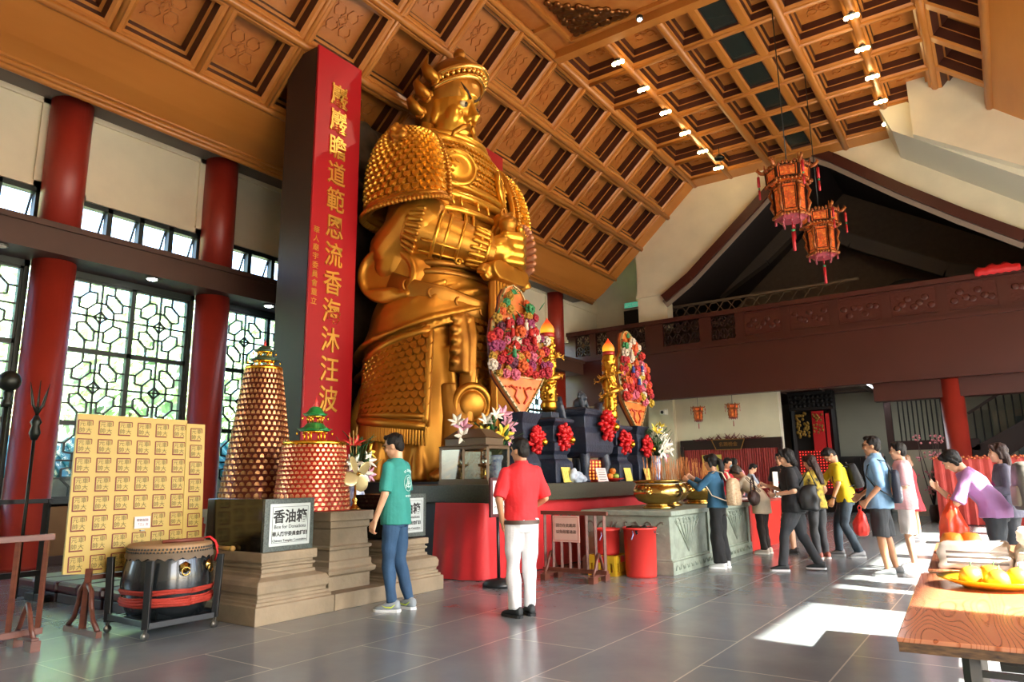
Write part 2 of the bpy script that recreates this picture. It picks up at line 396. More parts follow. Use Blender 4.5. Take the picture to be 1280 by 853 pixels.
# flat part
Z = 11.37; Fx = [-7.85, -6.58, -5.25, -4.55, -3.65, -2.95, -1.62, -.35]
Ux = V((1, 0, 0)); Nz = V((0, 0, 1)); O0 = V((0, 0, Z))
PANEL_Y = 13.4
for k in range(ns):
    ya = PY0-(k+1)*CP; yb = ya+CP
    if ya < PANEL_Y-.1: break
    for i in range(7):
        if i == 3: continue
        if Fx[i+1] > -.4 and yb > 20.5: pass
        coffer(cm, O0, Ux, Uy, Nz, Fx[i], Fx[i+1], ya, yb, deco=(i not in (2, 4)), dp=.8, rib=.1 if i not in (2, 4) else .05)
    # glazed centre strip with cross bars
    coffer(cm, O0, Ux, Uy, Nz, Fx[3], Fx[4], ya, yb, deco=False, dp=.5, rib=.1)
yP = PY0-CP*6
for x, r in ((-7.85, .1), (-6.58, .1), (-5.25, .1), (-2.95, .11), (-1.62, .1), (-.35, .1)): ridge(cm, V((x, yP, Z)), V((x, 22.8, Z)), r)
k = 0
while PY0-k*CP > yP-.1: ridge(cm, V((-7.85, PY0-k*CP, Z)), V((-.35, PY0-k*CP, Z)), .06); k += 1
cm.bx(-7.85, -.35, PY0, 22.85, Z-.06, Z+.4)
# large plain panel in front of the coffers, with border strips
cm.bx(-7.85, -.35, yE, yP, Z+.1, Z+.3, 1)
cm.bx(-7.85, -.35, yP-.2, yP+.05, Z-.1, Z+.1).bx(-7.3, -.9, yP-.45, yP-.38, Z, Z+.12).bx(-7.3, -7.22, yE, yP-.38, Z, Z+.12).bx(-.98, -.9, yE, yP-.38, Z, Z+.12)
k = 0
for k in range(8): cm.bx(-7.8, -7.3, yP-1.2-k*1.46, yP-1.1-k*1.46, Z, Z+.12)
# right slope (mirror): one coffered row, then plain boards
B1 = V((-.35, 0, Z)); Wr = V((-Wl.x, 0, Wl.z)); Nr = V((-Nl.x, 0, Nl.z))
for k in range(ns):
    ya = PY0-(k+1)*CP; yb = ya+CP
    if yb > 20.9: continue
    coffer(cm, B1, Uy, -Wr, Nr, ya, yb, 0, rw)
ye = PY0-CP
for r in range(4): c = B1-Wr*rw*r; ridge(cm, c+Uy*yE, c+Uy*ye, .085)
slab(cm, B1-Wr*rw, B1-Wr*LEN, yE, ye, .3, Nr, 0)
slab(cm, B1-Wr*LEN, V((2*HX+12.12, 0, 7.74)), yE, ye, .15, V((.5, 0, .86)))
cm.bx(3.8, XR+.3, yE, ye, 7.9, 8.0)
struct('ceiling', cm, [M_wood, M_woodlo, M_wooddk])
# opaque roof above everything
mb = MB(); mb.prism([(XL-1.5, 8.3), (-4.1, 14), (5.4, 8.75), (5.4, 9.0), (-4.1, 14.3), (XL-1.5, 8.6)], YB-.5, YF+.5, lambda u, v, w: V((u, w, v)))
struct('roof', mb, M_dark)
# glazed strip in the flat ceiling
mb = MB(); mb.bx(-4.4, -3.8, yP, PY0, Z+.1, Z+.14)
struct('trim_2', mb, mat('smoked_glass', '#2a302c', .15))
# lotus relief on the big ceiling panel
tn = thing('ceiling_ornament', 'bronze lotus and cloud relief in the corner of the plain ceiling panel', 'ornament', (-6.5, 12.4, Z+.08))
mb = MB(); random.seed(3)
for i in range(9):
    for j in range(9-i):
        a = i*.16+random.uniform(-.03, .03); b = j*.16+random.uniform(-.03, .03)
        mb.ell((a-.5, .5-b, -.02), (.1, .1, .06), 10, 6)
mb.remesh('relief', mat('bronze_relief', '#7a4a22', .3, .8), .03, tn, 1)

# ------------------------------------------------------------------ far gable, balcony and rooms below it
YG = 22.8
def wallpoly(name, poly, y0, y1, m): return struct(name, MB().prism(poly, y0, y1, lambda u, v, w: V((u, w, v))), m)
# gable wall with the roof-shaped opening
left = [(-10.2, 6.4), (-9.15, 6.4), (-9.15, 7.62), (-8.2, 8.2), (-6.2, 9.9), (-4.1, 11.75), (-4.1, 12.0), (-10.2, 12.0)]
wallpoly('wall_far_left', left, YG, YG+.5, M_cream)
right = [(-4.1, 11.75), (-3.36, 11.2), (-1.62, 9.72), (-.2, 8.6), (1.13, 7.62), (2.6, 6.9), (4.8, 6.3), (4.8, 12), (-4.1, 12.0)]
wallpoly('wall_far_right', right, YG, YG+.5, M_cream)
wallpoly('wall_recess', [(XL-.3, 3.), (-10.2, 3.), (-10.2, 12), (XL-.3, 12)], 24.8, 25., M_cream)
struct('wall_recess_side', MB().bx(-10.25, -10.15, YG, 24.9, 6.4, 12), M_cream)
mb = MB(); mb.bx(-10.3, -9.1, YG-.06, YG+.56, 7.62, 7.74)
struct('trim_3', mb, M_cream)
wallpoly('wall_far_forward', [(-1.0, 10.2), (4.8, 6.2), (4.8, 12), (-1.0, 12)], 20.4, 20.7, M_cream)
# white raking beam
mb = MB(); mb.prism([(-1.75, 11.35), (-1.1, 11.35), (4.8, 6.25), (4.8, 5.7), (-1.5, 10.6)], 20.72, YG, lambda u, v, w: V((u, w, v)))
struct('trim_4', mb, mat('pale_raking_beam', '#d8d2c0', .7))
# barge boards round the opening
mb = MB()
L_ = [(-9.2, 7.55), (-8.2, 8.2), (-6.2, 9.9), (-4.1, 11.72)]; R_ = [(-4.1, 11.72), (-3.36, 11.2), (-1.62, 9.72), (-.2, 8.6), (1.13, 7.62), (2.6, 6.9), (4.8, 6.3)]
for pts in (L_, R_):
    for a, b in zip(pts[:-1], pts[1:]): mb.bar((a[0], YG-.02, a[1]-.12), (b[0], YG-.02, b[1]-.12), .3, .34, up=(0, 1, 0))
struct('trim_5', mb, M_maroon)
mb = MB()
for pts in (L_, R_):
    for a, b in zip(pts[:-1], pts[1:]): mb.bar((a[0], YG-.06, a[1]-.3), (b[0], YG-.06, b[1]-.3), .3, .04, up=(0, 1, 0))
struct('trim_6', mb, mat('pale_edge_line', '#8a7a70', .5))
# loft behind: dark roof slopes, back wall with arch, inner truss
M_loft = mat('loft_plaster', '#6e5c4c', .8, var=.1); M_loftroof = mat('loft_roof', '#2a201e', .8)
mb = MB()
mb.prism([(-9.6, 7.6), (-4.1, 12.4), (5.2, 6.5), (5.2, 6.9), (-4.1, 12.9), (-9.6, 8.1)], YG+.5, YF, lambda u, v, w: V((u, w, v)))
struct('loft_roof', mb, M_loftroof)
wallpoly('wall_loft', [(-13.3, 4.2), (5.2, 4.2), (5.2, 7), (-4.1, 13.3), (-13.3, 7)], 29.5, 29.8, M_loft)
mb = MB()
for s in (-1, 1):
    for a, b in (((0, 11.0), (1.6, 9.7)), ((1.6, 9.7), (4.4, 8.1)), ((4.4, 8.1), (7.2, 7.2))):
        mb.bar((HX+s*a[0]-1.2, 27.5, a[1]), (HX+s*b[0]-1.2, 27.5, b[1]), .5, .42, up=(0, 1, 0))
struct('loft_beam', mb, mat('loft_beam_paint', '#50463e', .6))
pts = [(-3.35, 6.6)]+[(-2.35-1.0*math.cos(k*PI/10), 7.6+.9*math.sin(k*PI/10)) for k in range(11)]+[(-1.35, 6.6)]
wallpoly('window_40', pts, 29.4, 29.55, mat('dark_arch', '#090a0b', .4))
# balcony
ZB0, ZB1, ZB2 = 3.88, 5.55, 6.62
mb = MB(); mb.bx(XL-.2, 7, 22.35, 22.6, ZB0, ZB1-.1).bx(XL-.2, 7, 22.28, 22.6, ZB1-.1, ZB1).bx(XL-.2, 7, 22.3, 22.6, ZB2-.14, ZB2).bx(XL-.2, 7, 22.36, 22.5, ZB1, ZB1+.12).bx(XL-.2, 7, 22.33, 22.6, ZB0-.03, ZB0+.03)
mb.bx(XL-.2, 7, 22.6, 29.5, 4.3, 4.6)
x = XL-.1
open_ = [(-12.65, -12.05), (-11.8, -11.35), (-10.75, -9.85), (-9.2, -7.9), (-7.5, -6.7)]
solid = []
xs = -6.4
while xs < 6: solid.append((xs, xs+1.15)); xs += 1.4
spans = open_+solid; px = XL-.2
for a, b in spans: mb.bx(px, a, 22.38, 22.5, ZB1, ZB2-.1); px = b
mb.bx(px, 7, 22.38, 22.5, ZB1, ZB2-.1)
bal = struct('balcony', mb, M_maroon)
mb = MB()
for a, b in open_:
    n = max(2, round((b-a)/.3)); w_ = (b-a)/n; h0, h1 = ZB1+.12, ZB2-.14
    for i in range(n):
        for j in range(2):
            cx = a+(i+.5)*w_; hz = (h1-h0)/2; cz = h0+(j+.5)*hz
            for k in range(8):
                t0 = k*PI/4+PI/8; t1 = t0+PI/4
                mb.bar((cx+w_*.44*math.cos(t0), 22.44, cz+hz*.44*math.sin(t0)), (cx+w_*.44*math.cos(t1), 22.44, cz+hz*.44*math.sin(t1)), .035, .04, up=(0, 1, 0))
            for q in range(4): mb.bar((cx+.1*w_*math.cos(q*PI/2), 22.44, cz+.1*hz*math.sin(q*PI/2)), (cx+.45*w_*math.cos(q*PI/2), 22.44, cz+.45*hz*math.sin(q*PI/2)), .035, .04, up=(0, 1, 0))
mb.build('lattice', M_maroondk, bal)
mb = MB(); M_relief = mat('maroon_relief', '#461913', .4, bump=.6, bscale=9)
for a, b in solid:
    mb.bx(a, b, 22.4, 22.48, ZB1+.1, ZB2-.12)
    for u0, u1, w0, w1 in ((a+.05, b-.05, ZB1+.16, ZB1+.19), (a+.05, b-.05, ZB2-.2, ZB2-.17)): mb.bx(u0, u1, 22.375, 22.4, w0, w1)
    for q in range(7): mb.ell((lerp(a+.15, b-.15, q/6), 22.4, 6.05+.14*math.sin(q*2.1+a)), (.1, .014, .09), 8, 6)
mb.build('relief_panel', M_relief, bal)
mb = MB()
for i in range(14):
    cx = -9.2+i*.42
    for j in range(2):
        for k in range(6):
            t0 = k*PI/3; mb.bar((cx+.2*math.cos(t0), 24.2, 6.85+j*.38+.18*math.sin(t0)), (cx+.2*math.cos(t0+PI/3), 24.2, 6.85+j*.38+.18*math.sin(t0+PI/3)), .035)
mb.bx(-9.5, -3.2, 24.17, 24.23, 6.6, 6.66).bx(-9.5, -3.2, 24.17, 24.23, 7.42, 7.5)
struct('loft_rail', mb, M_loft)
# ceiling under balcony and rooms
mb = MB(); mb.bx(XL, 7, 22.6, YF, 4.22, 4.3)
struct('ceiling_under_balcony', mb, mat('brown_ceiling_board', '#4a2a20', .5))
mb = MB()
for x in (-6.3, -5.0, -3.7): mb.bx(x-.03, x+.03, 22.7, 29, 4.17, 4.23)
for y in (24.2, 25.7, 27.2): mb.bx(-6.4, -3, y-.03, y+.03, 4.17, 4.23)
struct('trim_7', mb, mat('ceiling_joint', '#7d6a60', .5))
mb = MB(); mb.bx(XL-.3, -12.42, 23.9, 24.4, 0, 4.25).bx(-12.42, -10.54, 26, 26.2, 0, 4.25).bx(-10.54, -9.9, 23.9, 24.4, 0, 4.25).bx(-9.9, -5.97, 24.0, 24.4, 0, 4.25).bx(-10.0, -9.55, 23.8, 24.0, 0, 4.25)
struct('wall_shrine', mb, M_cream)
struct('wall_back', MB().bx(-6.2, 8, 28.2, 28.5, 0, 4.25), M_grey)
mb = MB(); mb.bx(-2.95, 8, 22.7, 23.2, 3.35, 4.22)
struct('trim_8', mb, M_maroon)
for x in (-1.03, 4.1):
    struct('column', MB().lathe([(.36, 0), (.36, .06), (.29, .09), (.29, 3.9)], 32, (x, 22.9, 0)), M_redcol)
# unseen right wall; tall doorways shaped to place the sun patches
M_rw = mat('entrance_wall_plaster', '#c4b394', .8)
OP = [(-1.5, 1.5, 4.4), (2.85, 5.0, 5.4), (5.3, 7.25, 5.86), (8.35, 9.7, 5.86), (10.3, 12.1, 5.86), (12.6, 14.9, 5.86), (15.4, 17.7, 5.86), (18.2, 20.0, 5.0)]
mb = MB(); y = YB
for a, b, h in OP:
    mb.bx(XR, XR+.35, y, a, 0, 8); mb.bx(XR, XR+.35, a, b, h, 6.6 if h > 5.5 else 8)
    if h > 5.5: mb.bx(XR, XR+.35, a, b, 7.35, 8)
    y = b
mb.bx(XR, XR+.35, y, YF, 0, 8)
struct('wall_right', mb, M_rw)
mb = MB()
for a, b, h in OP:
    if h > 5.5: mb.bx(XR+.15, XR+.16, a, b, 6.6, 7.35)
struct('window_50', mb, glass('sun_dimming_pane', (.16, .15, .12), .05))  # unseen dim panes added to cast the faint sun patches on the floor
struct('wall_near', MB().bx(XL-.3, XR+.3, YB-.3, YB, 0, 12), M_cream)
struct('wall_end', MB().bx(XL-.3, 8.3, YF, YF+.3, 0, 12), M_grey)
mb = MB().bx(8, 8.3, 20, YF, 3.3, 7).bx(8, 8.3, 20, 22.8, 0, 3.3)  # unseen wall; openings added so skylight brightens the rooms under the balcony
for y in (25.3, 28.2): mb.bx(8, 8.3, y, y+.4, 0, 3.3)
struct('wall_right_far', mb, M_grey)
# ------------------------------------------------------------------ shared prop materials
M_stone = mat('carved_limestone', '#8a7a62', .75, var=.18, vscale=4, bump=.25, bscale=25)
M_granite = mat('speckled_granite', '#2c3330', .3, col2='#59625c', vscale=90, bump=.02)
M_blackgr = mat('polished_black_granite', '#17140f', .12)
M_blue = mat('blue_black_carved_stone', '#232a3a', .42, var=.3, vscale=8, bump=.5, bscale=26)
M_bluelt = mat('blue_black_stone_lion', '#2d3540', .4, bump=.3, bscale=40)
M_redcloth = mat('red_altar_cloth', '#c4161c', .6, var=.06, vscale=3, bump=.05, sheen=.3)
M_ribbon = mat('red_ribbon', '#c8141a', .5, bump=.4, bscale=60)
M_goldpaint = mat('bright_gold', '#e8a935', .22, 1.)
M_brass = mat('polished_brass', '#b8944e', .2, 1., bump=.03, bscale=12)
M_white = mat('white_card', '#e9e4dc', .6)
M_ink = mat('black_ink', '#151312', .6)
M_paperY = mat('yellow_paper', '#d9c65a', .7)
M_brownw = mat('brown_barrier_wood', '#5a3026', .4, col2='#70402f', vscale=4, stretch=(1, 1, 6), bump=.05)
M_black = mat('black_paint', '#15171a', .35)
M_steel = mat('worn_steel', '#8d8d88', .35, .9)
M_green = mat('leaf_green', '#2f5a2a', .5)
M_porc = mat('blue_white_porcelain', '#dfe4ea', .15, col2='#33519c', vscale=16)
def pX(x, y, z): return lambda a, b, c: V((x+c, y+a, z+b))      # text on a face looking to +X
def pY(x, y, z): return lambda a, b, c: V((x+a, y-c, z+b))      # text on a face looking to -Y
def rrect(mb, cx, cy, cz, w, h, t, mi=0): mb.bx(cx-t/2, cx+t/2, cy-w/2, cy+w/2, cz-h/2, cz+h/2, mi)

# ------------------------------------------------------------------ pillars with the couplet banners
M_pillar = mat('dark_brown_pillar', '#33201a', .5, var=.08)
M_banner = mat('red_lacquer_board', '#b3121f', .48, var=.05, vscale=1.5)
M_goldchar = mat('gilded_character', '#e6b450', .35, .55)
PXF = -9.7
for (y0, y1, txt, small, nm) in ((7.7, 8.8, '巖巖瞻道範恩流香海沐汪波', '華人廟宇委員會重立', 'left'), (12.6, 13.66, '赫赫顯神威德被蒼生仰聖恩', '', 'right')):
    struct('pillar', MB().bx(PXF-.86, PXF-.03, y0, y1, 0, 9.34), M_pillar)
    b = thing('couplet_board', ('tall red couplet board with large gold characters on the pillar left of the statue' if nm == 'left' else 'red couplet board behind the giant statue, only its top corner in view'), 'banner', (PXF, (y0+y1)/2, 1.3))
    w = y1-y0-.02; H_ = 8.08
    mb = MB(); mb.prism([(-w/2, 0), (w/2, 0), (w/2, H_), (-w/2, H_)], -.03, .02, lambda u, v, q: V((q, u, v))); mb.build('board', M_banner, b, .01)
    n = len(txt)
    for i, ch in enumerate(txt):
        mb = MB().text(ch, .43, (lambda f: lambda a, b, c: f(a, b*1.12, c))(pX(.03, -.02, 7.2-i*.53)), .03, bold=.005); mb.build('character', M_goldchar, b)
    for i, ch in enumerate(small):
        mb = MB().text(ch, .14, pX(.025, -.42, 4.42-i*.165), .012); mb.build('small_character', M_goldchar, b)

# ------------------------------------------------------------------ stone pedestals, donation boxes
def pedestal(name, label, x0, x1, y0, y1, ztop, outs, base=None):
    """stepped stone base: list of (z0,z1,outset)"""
    t = thing(name, label, 'pedestal', ((x0+x1)/2, (y0+y1)/2, 0)); cx, cy = t.location[:2]; mb = MB(); cap = MB()
    rings = []
    for z, o in outs:
        rings.append([V((x0-o-cx, y0-o-cy, z)), V((x1+o-cx, y0-o-cy, z)), V((x1+o-cx, y1+o-cy, z)), V((x0-o-cx, y1+o-cy, z))])
    mb.loft(rings, 0, False)
    if base: mb.bx(base[0]-cx, base[1]-cx, base[2]-cy, base[3]-cy, 0, .16)
    mb.build('body', M_stone, t, .006)
    o = outs[-1][1]+.03
    cap.bx(x0-o-cx, x1+o-cx, y0-o-cy, y1+o-cy, outs[-1][0], ztop); cap.build('top_slab', M_stone, t, .008); return t
ST = [(0, .19), (.16, .19), (.165, .165), (.19, .165), (.195, .145), (.22, .145), (.225, .13), (.25, .13), (.27, .145), (.33, .15), (.37, .13), (.39, .08), (.4, .05), (.43, .05), (.435, .03), (.47, .03), (.48, .05), (.5, .05), (.505, .03), (.53, .03)]
pedestal('stone_pedestal', 'stepped stone pedestal under the donation box beside the drum', -6.9, -5.91, 4.32, 4.86, .62, ST)
pedestal('stone_pedestal', 'stepped stone pedestal carrying the second donation box, beside the red altar cloth', -6.9, -5.91, 6.0, 6.55, .6, ST)
S2 = [(0, -.02), (.16, -.02), (.3, -.02), (.32, .02), (.36, .03), (.38, .0), (.4, -.01), (.45, -.01), (.46, -.03), (.56, -.03), (.57, -.01), (.6, -.01), (.61, -.04), (.78, -.05), (.79, -.03), (.81, -.03), (.86, -.03)]
pedestal('stone_pedestal', 'higher middle stone pedestal under the two cone towers', -8.3, -5.9, 5.12, 5.74, .96, S2, (-8.2, -5.72, 5.06, 5.8))
def donation(y0, y1, label, backx):
    t = thing('donation_box', label, 'donation box', (-6.35, (y0+y1)/2, .62)); mb = MB(); w = (y1-y0)/2; z = .5
    mb.bx(backx+6.35, .42, -w, w, 0, z); mb.build('box', M_blackgr, t, .006)
    mb = MB(); mb.bx(.42, .46, -w, w, 0, z); fr = mb.build('granite_front', M_granite, t, .006)
    mb = MB(); mb.bx(.46, .468, -w+.055, w-.055, .05, z-.05); pl = mb.build('sign_plate', mat('engraved_plate', '#b9c0bd', .35, .3), t, .002)
    mb = MB(); f = .469
    for a, b, c in (('香油箱', .135, .32), ('華人廟宇委員會謹謝', .046, .16)): mb.text(a, b, pX(f, 0, c), .003, bold=b*.025)
    for a, b, c in (('Box for Donations', .05, .23), ('Chinese Temples Committee', .034, .1)): mb.text(a, b, pX(f, 0, c), .003)
    w2 = w-.085
    for a, b in (((-w2, .08), (w2, .08)), ((-w2, z-.08), (w2, z-.08)), ((-w2, .08), (-w2, z-.08)), ((w2, .08), (w2, z-.08))): mb.bar((f, a[0], a[1]), (f, b[0], b[1]), .003)
    mb.build('lettering', M_ink, t)
donation(4.3, 4.89, 'black granite donation box with a silver sign plate, on the stone pedestal beside the drum', -6.85)
donation(5.98, 6.6, 'black granite donation box half hidden behind the man in teal', -7.3)
t = thing('bamboo_roll', 'short bamboo tube lying on the pedestal ledge below the donation box', 'bamboo tube', (-6.45, 4.27, .645))
mb = MB(); mb.tube([(-.14, 0, 0), (.14, 0, 0)], .022, 12); mb.tube([(.1, 0, 0), (.13, 0, 0)], .026, 12); mb.build('tube', mat('bamboo', '#b08a4a', .5), t)

# ------------------------------------------------------------------ cone towers of small niches
M_copper = mat('copper_niche_tower', '#6e2f1e', .4, .5, var=.15)
M_niche = mat('niche_metal', '#a8623a', .34, .75, col2='#c49a6a', vscale=22)
M_nred = mat('red_niche_tower', '#b5301c', .4, .3); M_nw = mat('niche_bead', '#c87a50', .3, .6, col2='#e0b488', vscale=16)
M_rgreen = mat('green_roof_glaze', '#1f7a3a', .3); M_rgreendk = mat('dark_green_roof_glaze', '#2c4a36', .4)
def cone_tower(label, loc, r0, r1, h, rows, n, mb_body, mn, roofm, rs, qs):
    t = thing('niche_tower', label, 'tower', loc); mb = MB(); mb.lathe([(r0, 0), (r0, .02), (r1, h), (r1*.9, h+.005)], 40)
    for k in range(rows): z = h*k/rows; r = lerp(r0, r1, k/rows); mb.lathe([(r, z), (r+.014, z+.004), (r+.014, z+.014), (r, z+.018)], 40)
    mb.build('body', mb_body, t)
    mb = MB(); hh = h/rows
    for k in range(rows):
        z = h*(k+.2)/rows; r = lerp(r0, r1, (k+.4)/rows); nn = n
        for j in range(nn):
            a = 2*PI*(j+.5*(k % 2))/nn; ww = PI*r/nn*.74; c, s_ = math.cos(a), math.sin(a)
            pts = [(-ww, 0), (ww, 0), (ww, hh*.4), (ww*.6, hh*.64), (0, hh*.74), (-ww*.6, hh*.64), (-ww, hh*.4)]
            def P(u, v, q): return V((c*(r+q)-s_*u, s_*(r+q)+c*u, z+v))
            m_ = len(pts); vs = [P(u, v, .002) for u, v in pts]+[P(u*.75, v*.85+.004, .014) for u, v in pts]
            mb.add(vs, [[m_+i for i in range(m_)]]+[[i, (i+1) % m_, m_+(i+1) % m_, m_+i] for i in range(m_)])
    mb.build('niches', mn, t, kind='stuff')
    mb = MB(); mb.lathe([(r1*1.02, h-.01), (r1*1.06, h+.0), (r1*1.06, h+.035), (r1*.98, h+.04)], 36); mb.build('rim', M_goldpaint, t)
    z = h+.04
    for q, (rr, hz, post) in enumerate(((rs, .1*qs, .13*qs), (rs*.72, .11*qs, .09*qs))):
        mb = MB(); pr = rr*.55
        for j in range(6): a = j*PI/3; mb.tube([(pr*math.cos(a), pr*math.sin(a), z), (pr*math.cos(a), pr*math.sin(a), z+post)], .009, 6)
        mb.lathe([(pr*1.25, z+post-.02), (pr*1.25, z+post)], 6); mb.build('gallery', M_goldpaint, t)
        mb = MB(); rings = []; z += post
        for u, v in ((1, 0), (.8, .012), (.62, .04*qs), (.45, .09*qs), (.3, hz), (.02, hz+.02*qs)):
            ring = []
            for j in range(12):
                a = j*PI/6; k = 1.0 if j % 2 == 0 else .86+.05*(1-u); lift = .03*qs*u*u if j % 2 == 0 else 0
                ring.append(V((rr*u*k*math.cos(a), rr*u*k*math.sin(a), z+v+lift)))
            rings.append(ring)
        mb.loft(rings); mb.build('roof', roofm, t)
        mb = MB()
        for j in range(6): a = j*PI/3; mb.ell((rr*.97*math.cos(a), rr*.97*math.sin(a), z-.03), (.011, .011, .02), 6, 4)
        mb.build('wind_bell', M_goldpaint, t, kind='stuff'); z += hz
    mb = MB(); mb.lathe([(a*qs, z+b*qs) for a, b in ((.03, -.01), (.035, .02), (.02, .05), (.03, .07), (.012, .1), (.002, .15))], 12); mb.build('finial', mat('red_finial', '#c8261c', .4), t)
cone_tower('tall copper coloured cone tower of tiny niches with a dark green pagoda roof', (-7.62, 5.43, .96), .45, .215, 1.72, 26, 30, M_copper, M_niche, M_rgreendk, .2, .62)
cone_tower('short red cone tower of tiny niches with a bright green pagoda roof', (-6.5, 5.36, .96), .42, .34, .73, 15, 38, M_nred, M_nw, M_rgreen, .205, .92)

# pinwheel
t = thing('brass_pinwheel', 'brass pinwheel with four rounded cream blades on a stand, beside the short red cone tower', 'pinwheel', (-6.15, 5.68, .96))
mb = MB(); mb.lathe([(.08, 0), (.08, .015), (.035, .04), (.022, .08), (.035, .11), (.015, .14), (.012, .27)], 18); mb.build('stand', M_brass, t)
MBl = mat('cream_gold_blade', '#d8c48a', .3, .5)
for k in range(4):
    a = k*PI/2+.5; mb = MB(); c = V((.03, .115*math.cos(a), .4+.115*math.sin(a)))
    M = Matrix.Rotation(a, 3, 'X') @ Matrix.Rotation(R(25), 3, 'Y'); mb.ell(c, (.01, .105, .085), 16, 10, 0, M); mb.build('blade', MBl, t)
mb = MB(); mb.ell((.05, 0, .4), (.03, .025, .025), 10, 8); mb.tube([(0, 0, .26), (.0, 0, .4), (.05, 0, .4)], .01, 8); mb.build('hub', M_brass, t)

# ------------------------------------------------------------------ flowers
def lily(mb, c, d, s, mi=0, n=6):
    d = V(d).normalized(); u, v_ = frame(d)
    for k in range(n):
        a = 2*PI*k/n; e = u*math.cos(a)+v_*math.sin(a); side = d.cross(e); ring = []
        for t_, o, w in ((.0, .0, .05), (.3, .16, .2), (.6, .42, .24), (.85, .75, .14), (1., .95, .01)):
            p = V(c)+(d*(t_*.75-.25*max(0, t_-.7))+e*o)*s
            ring.append([p+side*w*s+d*.03*s, p-d*.02*s, p-side*w*s+d*.03*s, p+d*.035*s])
        mb.loft(ring, mi)
def vase(name, t, prof, m, n=24, **k): mb = MB().lathe(prof, n, **k); return mb.build(name, m, t)
M_lw = mat('white_petal', '#ece6d8', .5); M_lp = mat('pink_petal', '#d99ab0', .5); M_ly = mat('yellow_petal', '#e8cf4a', .5); M_lor = mat('red_petal', '#c8241c', .5)
def bouquet(t, z, flowers, nleaf, spread, h, seed):
    random.seed(seed); stem = MB(); leaf = MB()
    for (dx, dy, dz, s, m, d) in flowers:
        c = V((dx, dy, z+dz)); stem.tube([(dx*.1, dy*.1, z-.1), (dx*.6, dy*.6, z+dz*.6), c], .006, 6)
        mb = MB(); lily(mb, c, d, s); mb.build('lily', m, t)
    for k in range(nleaf):
        a = random.uniform(0, 2*PI); r = random.uniform(.02, spread); zz = z+random.uniform(0, h); p = V((r*math.cos(a), r*math.sin(a), zz)); d = V((math.cos(a)*.7, math.sin(a)*.7, random.uniform(.1, 1))).normalized(); L = random.uniform(.1, .18)
        u, w = frame(d); leaf.loft([[p+d*L*q+u*.028*g, p+d*L*q+w*.004, p+d*L*q-u*.028*g, p+d*L*q-w*.004] for q, g in ((0, .2), (.35, 1), (.7, .7), (1, .05))])
        stem.tube([(0, 0, z-.05), p], .004, 5)
    stem.build('stems', M_green, t); leaf.build('leaves', M_green, t, kind='stuff')
t = thing('flower_vase', 'vase of pale lilies with a red leaf and incense sticks, behind the brass pinwheel', 'flower arrangement', (-6.55, 6.05, .96))
vase('vase', t, [(.07, 0), (.1, .06), (.12, .16), (.08, .27), (.06, .3), (.08, .33)], M_porc)
bouquet(t, .33, [(.05, -.1, .18, .13, M_lw, (.8, -.5, .3)), (.08, .08, .22, .13, M_lw, (1, .2, .4)), (.02, .16, .33, .12, M_ly, (.8, .5, .3)), (.1, 0, .08, .13, M_lw, (1, -.2, 0)), (-.02, -.04, .4, .15, M_lor, (.5, -.3, .8)), (.05, .14, .06, .11, M_lp, (1, .3, .1)), (.06, -.16, .05, .1, M_lp, (1, -.5, .1))], 26, .2, .5, 5)
mb = MB()
for a, b in ((-.12, -.05), (-.06, -.02), (0, .03)): mb.tube([(0, a*.4, .4), (.0, a, .95+b)], .006, 6)
mb.build('incense_stick', mat('tan_stick', '#c09a5a', .6), t)

# ------------------------------------------------------------------ stamped yellow board
t = thing('stamp_board', 'yellow board printed with rows of red framed characters, standing behind the drum', 'notice board', (-6.8, 3.58, 0))
M_yb = mat('yellow_board', '#b89c4c', .5, var=.05, vscale=2); M_st = mat('brown_red_print', '#6e2a1c', .6); M_st2 = mat('olive_print', '#6a5e2c', .6)
tilt = Matrix.Rotation(R(-4), 4, 'Y')
def bp(a, b, c): return (tilt @ V((c, a, b)))+V((0, 0, .5))
mb = MB(); mb.prism([(-.63, .02), (-.42, 0), (.45, 0), (.45, 1.42), (-.6, 1.42)], -.012, .012, lambda u, v, q: bp(u, v, q)); mb.prism([(.44, .04), (.645, .04), (.645, 1.385), (.44, 1.385)], -.004, .02, lambda u, v, q: bp(u, v, q)); mb.build('panel', M_yb, t)
fr = MB(); ch = MB(); f = .013
for i in range(7):
    for j in range(8):
        if i == 3 and j == 5: continue
        cx = -.53+i*.18-(.0 if i < 6 else .0); cz = 1.3-j*.172-(.025 if i == 6 else 0); g = f+(.009 if i == 6 else 0); s = .062
        if cz < .1 and i > 5: continue
        fr.bar(bp(cx-s, cz-s, g), bp(cx-s, cz+s, g), .011, .002, up=(1, 0, 0)); fr.bar(bp(cx-s-.005, cz-s, g), bp(cx+s*.75, cz-s, g), .012, .002, up=(1, 0, 0)); fr.bar(bp(cx-s, cz+s, g), bp(cx+s, cz+s, g), .009, .002, up=(1, 0, 0)); fr.bar(bp(cx+s, cz+s, g), bp(cx+s, cz+s*.3, g), .006, .002, up=(1, 0, 0))
        for c_, dx, dz in (('元', -.026, .027), ('帥', -.028, -.03), ('車', .03, .027), ('大', .03, -.032)): ch.text(c_, .052, lambda a, b, c, X=cx+dx, Zz=cz+dz: bp(X+a, Zz+b, g+c), .0015, 0, 1, .0003)
fr.build('stamp_frame', M_st, t, kind='stuff'); ch.build('stamp_lettering', M_st2, t, kind='stuff')
mb = MB(); mb.prism([(-.075, -.055), (.075, -.055), (.075, .055), (-.075, .055)], .024, .028, lambda u, v, q: bp(.03+u, .42+v, q)); nt_ = mb.build('pink_notice', mat('pink_notice_paper', '#e3cfd0', .6), t)
